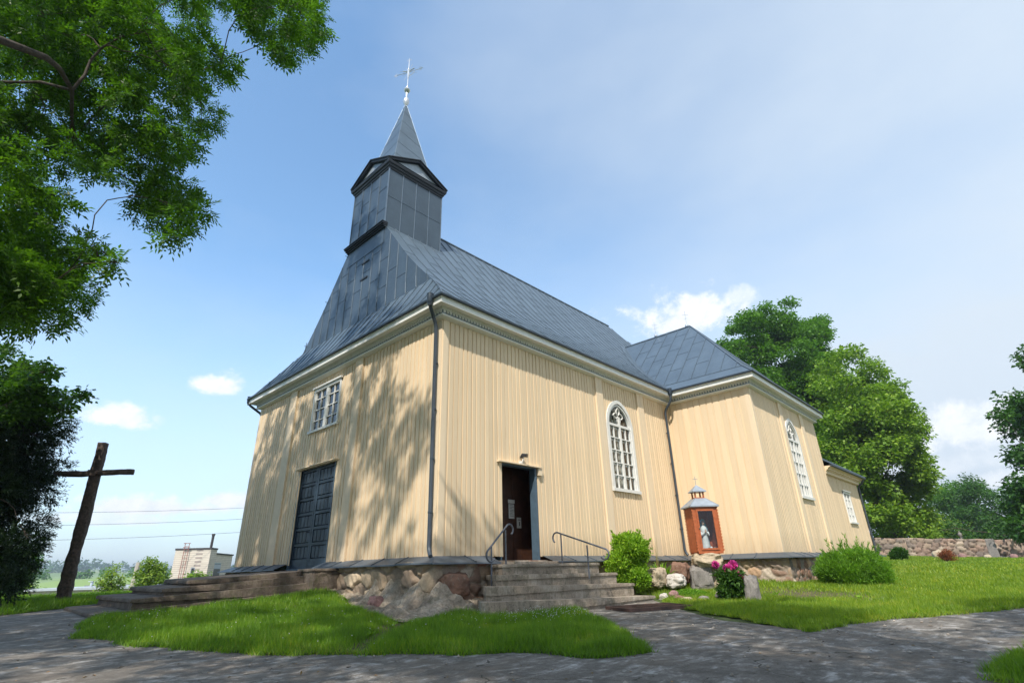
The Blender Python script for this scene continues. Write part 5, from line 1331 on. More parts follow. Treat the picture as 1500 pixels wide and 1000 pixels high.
CL_B=[(49.99,0.81,15.01,1.07),(54.67,-3.4,12.11,1.37),(56.0,1.75,19.57,1.35),(45.7,1.11,6.7,1.16),(53.98,-2.23,14.73,1.35),(59.87,-2.23,18.31,0.8),(60.4,2.21,18.48,1.06),(57.12,0.65,8.53,1.1),(48.0,-1.4,17.33,1.23),(58.15,-0.35,17.2,0.81),(51.23,-3.76,6.63,0.92),(47.8,-0.22,12.33,1.52),(57.53,-1.28,9.41,0.89),(58.25,3.82,9.5,1.54),(48.52,-2.24,8.6,1.6),(58.99,0.12,4.4,1.21),(54.44,0.05,14.11,0.81),(53.28,-2.03,2.41,1.05),(50.52,4.21,10.09,0.54),(50.89,-2.84,1.42,0.48),(54.08,2.51,3.91,0.69),(61.11,-1.6,17.44,0.81),(46.96,0.16,6.28,1.03),(47.54,1.58,6.58,1.62),(49.82,1.2,3.14,0.7),(49.47,2.35,5.7,1.34),(55.17,-2.95,8.94,1.12),(60.93,1.46,1.62,0.8),(57.85,-1.56,2.95,1.27),(48.85,2.25,9.37,0.91),(53.56,2.36,17.2,1.13),(57.45,-0.38,17.01,1.06),(59.44,1.71,11.97,1.02),(63.17,-2.45,15.32,1.15),(55.45,1.91,3.11,0.83),(46.8,0.86,14.72,1.22),(50.3,-2.5,12.6,1.53),(51.46,-3.23,8.05,1.29),(61.25,-0.94,12.56,1.15),(57.18,-1.86,18.67,1.1),(58.11,0.94,12.7,0.96),(55.01,-0.37,5.87,1.59),(51.23,-0.4,10.32,1.63),(50.84,2.21,6.26,1.64),(44.61,2.54,9.25,0.73),(49.46,1.84,12.38,1.34),(52.94,-1.45,1.75,1.31),(53.95,-3.14,6.68,1.48),(48.7,-1.66,2.91,1.33),(63.21,-2.6,9.18,0.99),(54.34,1.66,14.16,1.37),(56.66,3.16,14.08,1.29),(55.71,1.32,5.31,1.06),(56.08,4.88,12.05,1.03),(51.14,0.63,1.57,0.68),(56.83,1.02,2.93,1.22),(64.25,-2.4,11.48,1.05),(49.36,-1.88,8.96,1.51),(55.88,-1.62,18.16,1.02),(58.92,2.46,8.16,1.52),(51.42,3.04,10.7,1.69),(56.35,5.19,11.07,1.15),(49.64,1.92,8.72,1.63),(52.43,-2.19,1.7,0.8),(61.24,0.9,2.48,1.44),(54.07,-2.14,3.39,0.89),(61.36,0.42,10.73,1.06),(48.63,-0.4,12.56,1.62),(60.03,-3.01,8.41,0.89),(56.56,1.53,9.73,1.64),(50.87,-3.69,11.88,1.32),(55.63,0.69,9.97,1.69),(59.78,-1.98,12.91,1.22),(54.14,0.16,12.92,1.05),(52.72,0.74,17.48,1.06),(57.35,-0.52,11.68,1.66),(56.63,-0.02,4.56,1.58),(48.87,1.76,5.8,1.26),(51.22,4.73,7.23,0.85),(59.35,1.52,2.37,0.85),(54.08,-2.79,12.02,1.24),(55.9,0.82,6.56,1.41),(50.58,1.36,6.47,1.35),(46.98,-0.55,7.89,1.25),(46.49,0.96,11.32,1.39),(45.51,2.94,7.2,1.44),(51.54,2.95,13.11,0.91),(56.77,1.2,15.65,1.69),(47.17,1.41,4.19,0.99),(59.38,0.33,15.68,1.47),(56.39,3.48,15.7,1.43),(60.82,1.63,3.42,1.47),(55.05,-2.98,15.47,1.17),(60.85,-1.67,12.02,1.01),(54.61,-0.86,6.65,0.97),(48.32,1.04,5.02,0.88),(59.62,-0.3,16.84,1.54),(59.95,-1.6,5.95,1.43),(53.52,-1.91,9.37,1.09),(49.64,2.78,10.11,1.18),(59.43,-2.21,6.77,1.61),(46.31,1.48,9.11,1.15),(55.31,-0.82,3.12,1.52),(54.62,-0.14,13.21,0.98),(60.43,2.13,15.9,1.1),(55.83,-2.8,7.02,0.98),(50.38,1.64,18.13,0.46),(46.5,2.46,8.45,0.84),(60.29,2.31,7.51,1.52),(47.07,3.16,9.75,0.69),(59.14,3.0,17.21,1.47),(53.94,-2.75,5.88,1.15),(53.65,-0.59,14.2,1.49),(49.1,-1.28,5.18,0.96),(55.58,1.07,13.6,1.58),(47.19,-1.03,14.79,0.92),(64.32,-1.99,8.47,0.86),(54.38,2.85,4.69,0.86),(55.67,1.93,7.81,1.21),(53.79,1.26,5.98,0.87),(49.49,-0.18,18.25,0.79),(52.46,-0.35,13.42,1.54),(56.1,-2.9,9.23,1.04),(60.47,0.32,22.41,0.41),(58.64,0.7,3.53,1.58),(52.47,1.37,3.58,1.04),(58.84,-0.06,14.41,1.55),(50.94,1.65,16.93,1.13),(63.44,-1.47,1.92,0.65),(55.15,-3.05,14.43,0.8),(48.98,2.68,13.53,0.49),(58.29,-1.9,3.37,0.97),(51.65,-3.03,9.01,0.99),(52.86,1.59,7.84,0.98),(59.72,-0.23,3.68,1.4),(53.7,-3.51,14.34,0.82),(58.78,0.15,5.65,0.92),(47.66,-0.96,3.22,0.97),(47.98,1.1,10.15,1.28),(52.91,2.14,7.21,1.42),(54.65,3.85,6.55,1.45),(55.16,-1.97,14.64,1.27),(52.25,-1.84,14.57,1.13),(50.3,-3.73,10.08,1.21),(48.88,-1.95,11.68,1.61),(49.48,-0.59,11.77,1.4),(58.39,-1.19,5.26,0.82),(54.8,3.13,10.43,1.15),(46.04,0.56,3.22,0.84),(46.44,2.56,5.75,1.04),(55.57,4.7,6.23,0.7),(50.53,4.12,8.58,1.23),(57.06,-2.9,10.79,1.24),(49.57,-0.8,11.12,1.07),(57.35,1.8,16.54,0.9),(55.78,1.58,10.57,1.67),(57.16,-3.8,11.32,1.17),(47.51,0.18,7.46,1.6),(56.58,4.44,13.59,1.15),(52.6,-2.77,3.51,0.51)]
CL_C=[(64.47,-16.48,14.56,1.34),(59.73,-9.87,4.0,1.2),(59.83,-9.74,2.88,0.98),(60.36,-16.91,16.81,0.95),(54.68,-17.36,12.68,0.73),(45.92,-9.76,3.57,1.44),(62.93,-19.22,19.08,1.14),(56.71,-16.23,14.26,0.89),(54.06,-13.82,2.53,1.24),(54.73,-14.71,14.77,1.47),(61.84,-11.85,9.99,0.94),(65.61,-19.6,20.59,1.35),(59.16,-13.11,1.13,0.55),(49.35,-11.34,9.29,0.77),(58.89,-11.63,6.46,0.71),(57.32,-18.49,15.12,0.74),(54.42,-14.68,5.26,1.07),(65.15,-17.85,14.69,1.33),(51.47,-10.61,2.49,1.3),(58.79,-15.85,14.32,1.18),(62.77,-16.92,12.56,1.36),(64.4,-15.2,7.13,0.92),(53.25,-13.04,2.81,1.03),(51.33,-12.21,8.52,0.99),(59.86,-15.86,11.36,1.04),(50.09,-11.2,2.37,1.12),(54.83,-16.65,9.64,0.48),(64.91,-15.64,8.57,0.77),(61.79,-12.3,6.16,1.21),(58.8,-15.16,13.17,1.14),(61.07,-14.69,4.04,1.37),(50.74,-11.38,5.03,1.07),(60.45,-12.01,11.87,0.92),(56.65,-17.58,15.27,1.14),(61.26,-12.39,3.17,0.9),(54.95,-14.31,7.35,1.32),(66.75,-17.61,12.08,0.8),(62.03,-13.38,2.46,1.1),(49.77,-12.45,10.66,1.1),(57.13,-11.97,6.72,1.48),(65.13,-16.21,8.43,1.06),(60.3,-17.56,15.34,1.48),(61.75,-14.53,11.15,0.95),(43.93,-8.89,1.47,0.94),(59.98,-12.87,6.76,1.01),(45.73,-9.08,3.09,0.75),(61.45,-11.49,12.06,1.28),(59.72,-14.01,10.56,1.2),(54.3,-9.25,5.0,0.51),(54.18,-9.82,2.12,1.14),(60.67,-15.35,8.15,0.83),(50.18,-14.66,12.02,0.81),(62.16,-15.35,17.01,0.8),(49.59,-11.67,9.5,0.87),(45.81,-10.64,4.0,1.37),(48.55,-13.91,5.98,0.76),(53.36,-13.88,6.46,1.39),(47.73,-11.35,10.86,1.03),(60.91,-15.84,10.88,1.29),(62.54,-16.93,18.3,0.79),(48.02,-11.67,10.43,0.78),(53.37,-12.89,5.28,1.01),(54.99,-10.94,10.34,1.45),(60.84,-16.44,15.69,1.4),(45.2,-10.27,9.57,0.56),(50.04,-13.62,5.77,1.12),(49.35,-13.94,9.14,0.8),(62.96,-14.98,5.94,1.16),(60.48,-14.09,10.46,0.96),(58.98,-13.78,11.65,0.87),(55.06,-8.61,3.61,0.47),(53.71,-10.82,3.22,1.21),(54.33,-14.35,10.31,0.91),(60.13,-16.51,14.79,0.91),(58.4,-16.37,13.08,1.44),(62.4,-16.17,10.07,0.8),(48.92,-12.02,4.58,1.47),(58.77,-9.03,2.08,0.82),(60.95,-15.17,6.54,1.37),(53.91,-13.53,9.95,1.39),(66.74,-20.13,19.52,0.92),(53.44,-15.22,14.3,0.78),(45.12,-10.19,4.26,1.09),(51.18,-9.14,5.11,0.32),(59.62,-10.67,2.34,1.01),(54.98,-14.92,10.37,0.9),(60.58,-16.65,12.82,0.88),(60.0,-13.59,6.56,1.09),(54.13,-8.88,1.85,1.42),(45.28,-8.9,0.92,0.38),(63.37,-15.16,19.28,0.4),(55.76,-9.88,3.56,1.26),(48.98,-13.44,5.27,0.77),(53.1,-14.5,7.52,0.71),(64.6,-17.22,15.13,0.78),(52.98,-14.86,8.45,1.47),(64.93,-16.74,15.45,1.0),(69.91,-19.79,16.89,0.75),(57.86,-16.76,14.76,1.21),(51.01,-11.1,10.1,0.89),(61.99,-17.19,10.63,0.91),(52.35,-16.92,13.87,1.07),(56.76,-15.74,7.53,0.81),(51.93,-14.8,8.82,1.49),(62.33,-14.46,2.09,0.73),(47.74,-10.72,6.65,1.19),(62.3,-16.7,14.67,1.32),(63.94,-15.83,8.74,1.23),(48.6,-13.54,2.12,0.86),(51.11,-13.87,14.67,1.4),(55.5,-17.14,15.56,1.47),(51.78,-15.31,10.35,0.92),(50.3,-10.93,5.64,0.8),(59.38,-13.82,2.73,1.3),(61.18,-11.35,5.49,1.5),(51.68,-10.75,7.11,1.07),(48.67,-14.04,13.4,1.31),(49.36,-12.42,3.21,0.89),(53.59,-11.34,1.8,0.86),(60.13,-11.37,1.61,1.11)]
CL_D1=[(106.61,1.22,9.32,1.71),(103.19,-1.97,7.55,0.75),(102.95,-0.77,2.91,0.99),(102.95,1.56,7.34,1.2),(99.57,1.59,8.79,1.46),(96.64,3.72,4.21,1.17),(103.71,-1.09,10.03,1.46),(105.23,1.68,3.35,1.11),(106.73,-1.17,6.36,1.14),(105.28,1.78,5.13,1.73),(101.11,3.55,3.88,1.6),(109.67,-1.48,7.87,0.82),(105.42,-1.53,7.84,1.16),(100.24,-0.29,3.11,1.31),(106.93,0.12,7.93,1.6),(100.42,-1.62,8.66,1.79),(102.3,-0.21,7.4,1.44),(101.4,2.53,7.52,1.03),(104.07,1.16,8.91,1.73),(104.43,0.54,5.33,1.23),(105.83,2.93,3.88,1.16),(108.84,-0.77,6.09,1.22),(99.36,1.3,5.11,1.64),(103.99,3.24,5.09,1.38),(104.38,4.45,5.18,1.41),(105.84,-0.8,3.35,1.1),(106.51,-1.06,9.25,1.62),(98.66,-0.46,8.57,1.18),(101.3,-2.43,9.0,0.66),(106.64,1.26,6.22,1.77)]
CL_D2=[(106.19,-5.35,9.06,0.91),(105.69,-4.19,9.61,1.56),(97.64,-5.59,7.9,1.05),(108.15,-4.81,4.5,1.5),(95.93,-2.14,5.36,1.46),(105.81,-3.43,6.2,1.73),(104.12,-2.51,3.7,1.7),(99.91,-3.4,2.75,1.1),(97.5,-2.48,4.97,1.38),(95.61,-4.64,8.99,1.04),(101.56,-5.67,8.09,0.74),(104.07,-3.89,3.67,1.86),(104.33,-1.42,8.11,0.53),(100.19,-3.31,9.12,1.42),(102.17,-3.62,5.51,1.02),(94.83,-5.13,8.59,1.2),(99.18,-3.27,7.05,1.49),(97.9,-3.58,4.44,1.33),(97.58,-3.3,2.6,1.08),(101.88,-3.97,10.33,1.45),(106.47,-4.66,10.5,1.15),(100.0,-2.15,6.37,1.73),(93.07,-2.25,6.04,0.96),(96.63,-2.56,8.27,1.12),(103.48,-4.71,4.46,1.5),(94.59,-2.09,4.1,1.48),(103.86,-2.61,7.49,1.59),(104.97,-4.22,9.0,1.59),(101.97,-2.66,3.12,1.73),(101.3,-4.02,2.74,1.3),(94.55,-4.03,5.18,1.71),(99.15,-4.35,2.34,0.81),(96.63,-3.96,8.35,1.39),(104.09,-0.81,3.7,1.09)]
CL_D3=[(104.13,-9.28,6.86,1.22),(105.2,-9.88,4.83,1.19),(104.89,-8.34,4.47,1.3),(106.04,-6.35,2.47,0.97),(107.27,-8.38,5.09,1.61),(101.85,-7.08,3.7,1.29),(114.0,-10.4,6.62,1.62),(111.55,-9.04,9.04,0.88),(104.31,-5.32,2.85,1.05),(105.91,-5.16,7.98,0.71),(106.84,-8.62,6.25,1.74),(112.09,-9.29,1.99,0.45),(110.23,-4.72,5.3,1.07),(105.72,-7.93,6.35,1.24),(100.45,-6.74,7.37,1.5),(107.71,-6.65,4.04,1.86),(103.28,-5.65,2.66,1.25),(108.1,-9.9,6.31,1.57),(98.76,-5.05,5.18,0.7),(103.57,-5.13,5.51,1.18),(108.74,-8.89,3.95,1.56),(112.55,-7.6,4.45,1.85),(110.39,-9.99,7.27,1.05),(99.27,-5.96,6.13,1.38),(101.78,-5.0,2.81,1.34),(102.3,-9.49,4.79,1.2),(104.61,-9.06,7.73,1.56),(107.93,-8.06,7.5,1.57),(104.66,-9.57,3.86,1.62),(99.09,-5.7,3.24,1.41)]
CL_E=[(72.42,-1.44,1.92,0.45),(67.25,-1.33,2.19,0.83),(72.76,-2.72,3.28,0.66),(66.21,-0.55,3.24,0.4),(68.21,-1.57,2.03,0.7),(71.57,-2.25,2.82,0.69),(67.41,-1.72,3.73,0.61),(69.66,-3.41,2.76,0.83),(69.06,0.81,1.86,0.29),(66.87,-1.58,2.0,0.51),(70.2,-2.25,3.64,0.71),(68.43,-0.63,3.45,0.58),(68.85,-3.69,1.73,0.43),(66.27,-0.33,2.92,0.65),(69.92,-0.11,2.64,0.63),(66.13,-0.54,1.78,0.34),(68.9,-1.09,2.8,0.54),(72.03,-1.98,2.41,0.7),(70.27,-2.03,2.65,0.88),(70.31,-0.04,2.2,0.8),(66.92,0.08,2.77,0.62),(71.51,-0.16,3.83,0.23),(69.7,-1.41,3.01,0.69),(68.68,-1.54,2.41,0.57),(70.01,-1.14,2.28,0.77),(70.1,-1.94,1.99,0.5)]
CL_maple=[(-7.85,16.44,6.1,0.59),(-8.03,15.63,4.56,0.42),(-7.09,11.44,4.91,0.39),(-7.13,15.37,6.69,0.57),(-7.82,15.1,5.11,0.68),(-6.33,10.6,3.87,0.16),(-7.8,10.18,3.47,0.25),(-8.15,13.03,4.1,0.45),(-6.31,13.37,6.36,0.27),(-8.43,14.35,5.32,0.37),(-7.56,11.71,4.94,0.74),(-7.69,13.37,4.16,0.37),(-6.6,12.82,4.95,0.37),(-8.75,11.26,5.27,0.19),(-6.76,9.59,5.2,0.24),(-7.19,13.5,4.39,0.52),(-7.25,11.15,4.65,0.45),(-7.3,11.77,4.52,0.5),(-7.66,11.8,3.96,0.45),(-7.89,15.68,5.24,0.44),(-8.39,11.67,6.08,0.52),(-7.06,9.71,4.5,0.43),(-8.68,12.3,6.09,0.65),(-5.95,10.65,4.9,0.28),(-5.53,12.22,5.34,0.32),(-8.42,16.81,7.72,0.54),(-8.08,15.86,5.17,0.37),(-6.9,13.25,6.24,0.37),(-6.97,9.32,4.65,0.4),(-6.26,12.92,4.91,0.61),(-6.92,14.17,5.78,0.47),(-6.67,11.83,5.88,0.3),(-8.27,12.32,5.43,0.71),(-6.85,14.59,4.96,0.43),(-7.89,14.54,6.91,0.43),(-7.32,9.66,4.14,0.66),(-7.52,13.73,4.62,0.47),(-6.77,11.15,3.78,0.22),(-6.98,11.3,4.54,0.42),(-6.2,9.32,4.11,0.3),(-8.73,15.25,6.61,0.5),(-7.83,12.36,4.56,0.61),(-8.42,16.77,5.54,0.65),(-6.86,13.94,5.56,0.58),(-7.28,12.01,4.2,0.62),(-7.26,15.94,5.5,0.6),(-7.11,10.01,4.97,0.35),(-6.93,14.89,6.31,0.42),(-6.86,10.09,4.37,0.73),(-9.24,15.92,7.81,0.27),(-7.39,14.29,6.12,0.63),(-7.73,16.04,7.52,0.41),(-8.39,16.98,4.71,0.31),(-6.72,14.02,4.52,0.35),(-7.74,11.48,4.26,0.4),(-6.52,10.69,4.13,0.47),(-8.32,15.77,5.79,0.4),(-8.34,17.2,8.0,0.36),(-7.56,12.54,5.11,0.36),(-6.93,15.59,4.74,0.45)]
CL_con=[(-6.17,14.09,0.51,0.48),(-6.39,10.61,3.0,0.45),(-5.36,13.83,3.22,0.26),(-7.09,11.05,1.55,0.56),(-7.22,14.85,3.48,0.51),(-6.92,11.52,1.7,0.69),(-7.84,13.38,2.75,0.43),(-7.54,15.21,4.01,0.53),(-7.83,14.49,4.43,0.59),(-6.4,10.85,3.68,0.43),(-6.67,10.39,3.38,0.58),(-7.2,10.75,3.15,0.66),(-6.21,10.97,4.11,0.36),(-6.15,11.5,1.14,0.75),(-6.92,14.42,3.11,0.74),(-5.88,9.96,3.35,0.2),(-6.08,14.82,3.1,0.47),(-5.83,13.51,0.88,0.63),(-6.95,15.7,3.5,0.62),(-6.28,13.1,2.51,0.79),(-6.84,13.92,3.83,0.73),(-7.23,15.1,1.15,0.43),(-6.2,15.01,3.51,0.54),(-7.17,11.96,0.24,0.41),(-7.7,11.54,2.48,0.5),(-6.37,13.25,3.04,0.76),(-6.74,15.35,5.13,0.23),(-6.75,13.36,1.68,0.54),(-6.38,12.03,1.05,0.51),(-6.84,11.55,2.28,0.64),(-6.4,13.52,2.39,0.73),(-5.99,14.42,2.97,0.44),(-7.47,16.33,1.79,0.49),(-7.8,12.88,2.88,0.51),(-6.11,12.09,-0.02,0.64),(-8.26,16.93,4.93,0.53),(-5.97,9.43,0.74,0.21),(-7.13,11.88,3.75,0.48),(-7.01,11.84,1.91,0.53),(-6.22,9.22,-0.45,0.4),(-6.93,12.35,-0.39,0.51),(-6.44,11.53,4.03,0.53),(-6.33,9.78,0.32,0.73),(-5.89,11.62,2.19,0.48),(-6.68,13.05,-0.14,0.57),(-6.9,12.86,2.83,0.68),(-6.72,11.16,-0.58,0.28),(-8.36,12.61,4.21,0.25),(-7.26,11.47,3.91,0.56),(-6.3,12.0,0.34,0.75),(-7.21,12.34,2.5,0.47),(-6.96,15.05,4.46,0.62),(-7.8,12.36,2.6,0.46),(-7.03,12.85,2.18,0.54),(-5.91,10.14,2.94,0.22),(-6.82,13.97,0.92,0.56),(-7.26,11.52,1.09,0.55),(-7.49,10.69,0.86,0.21),(-7.24,12.38,0.88,0.6),(-7.74,11.86,3.95,0.5),(-7.81,14.07,3.6,0.58),(-7.57,11.5,1.41,0.31),(-7.27,14.42,0.98,0.51),(-6.43,10.91,2.54,0.5),(-7.1,13.21,0.16,0.46),(-6.78,15.55,1.92,0.63),(-6.13,9.4,-0.3,0.29),(-7.3,14.22,1.52,0.41),(-7.06,10.1,1.99,0.57),(-7.3,11.29,2.35,0.53),(-7.39,16.18,1.46,0.47),(-6.36,13.71,-0.45,0.55),(-6.03,12.08,4.21,0.49),(-7.72,14.15,2.57,0.54),(-7.24,11.93,3.38,0.5)]
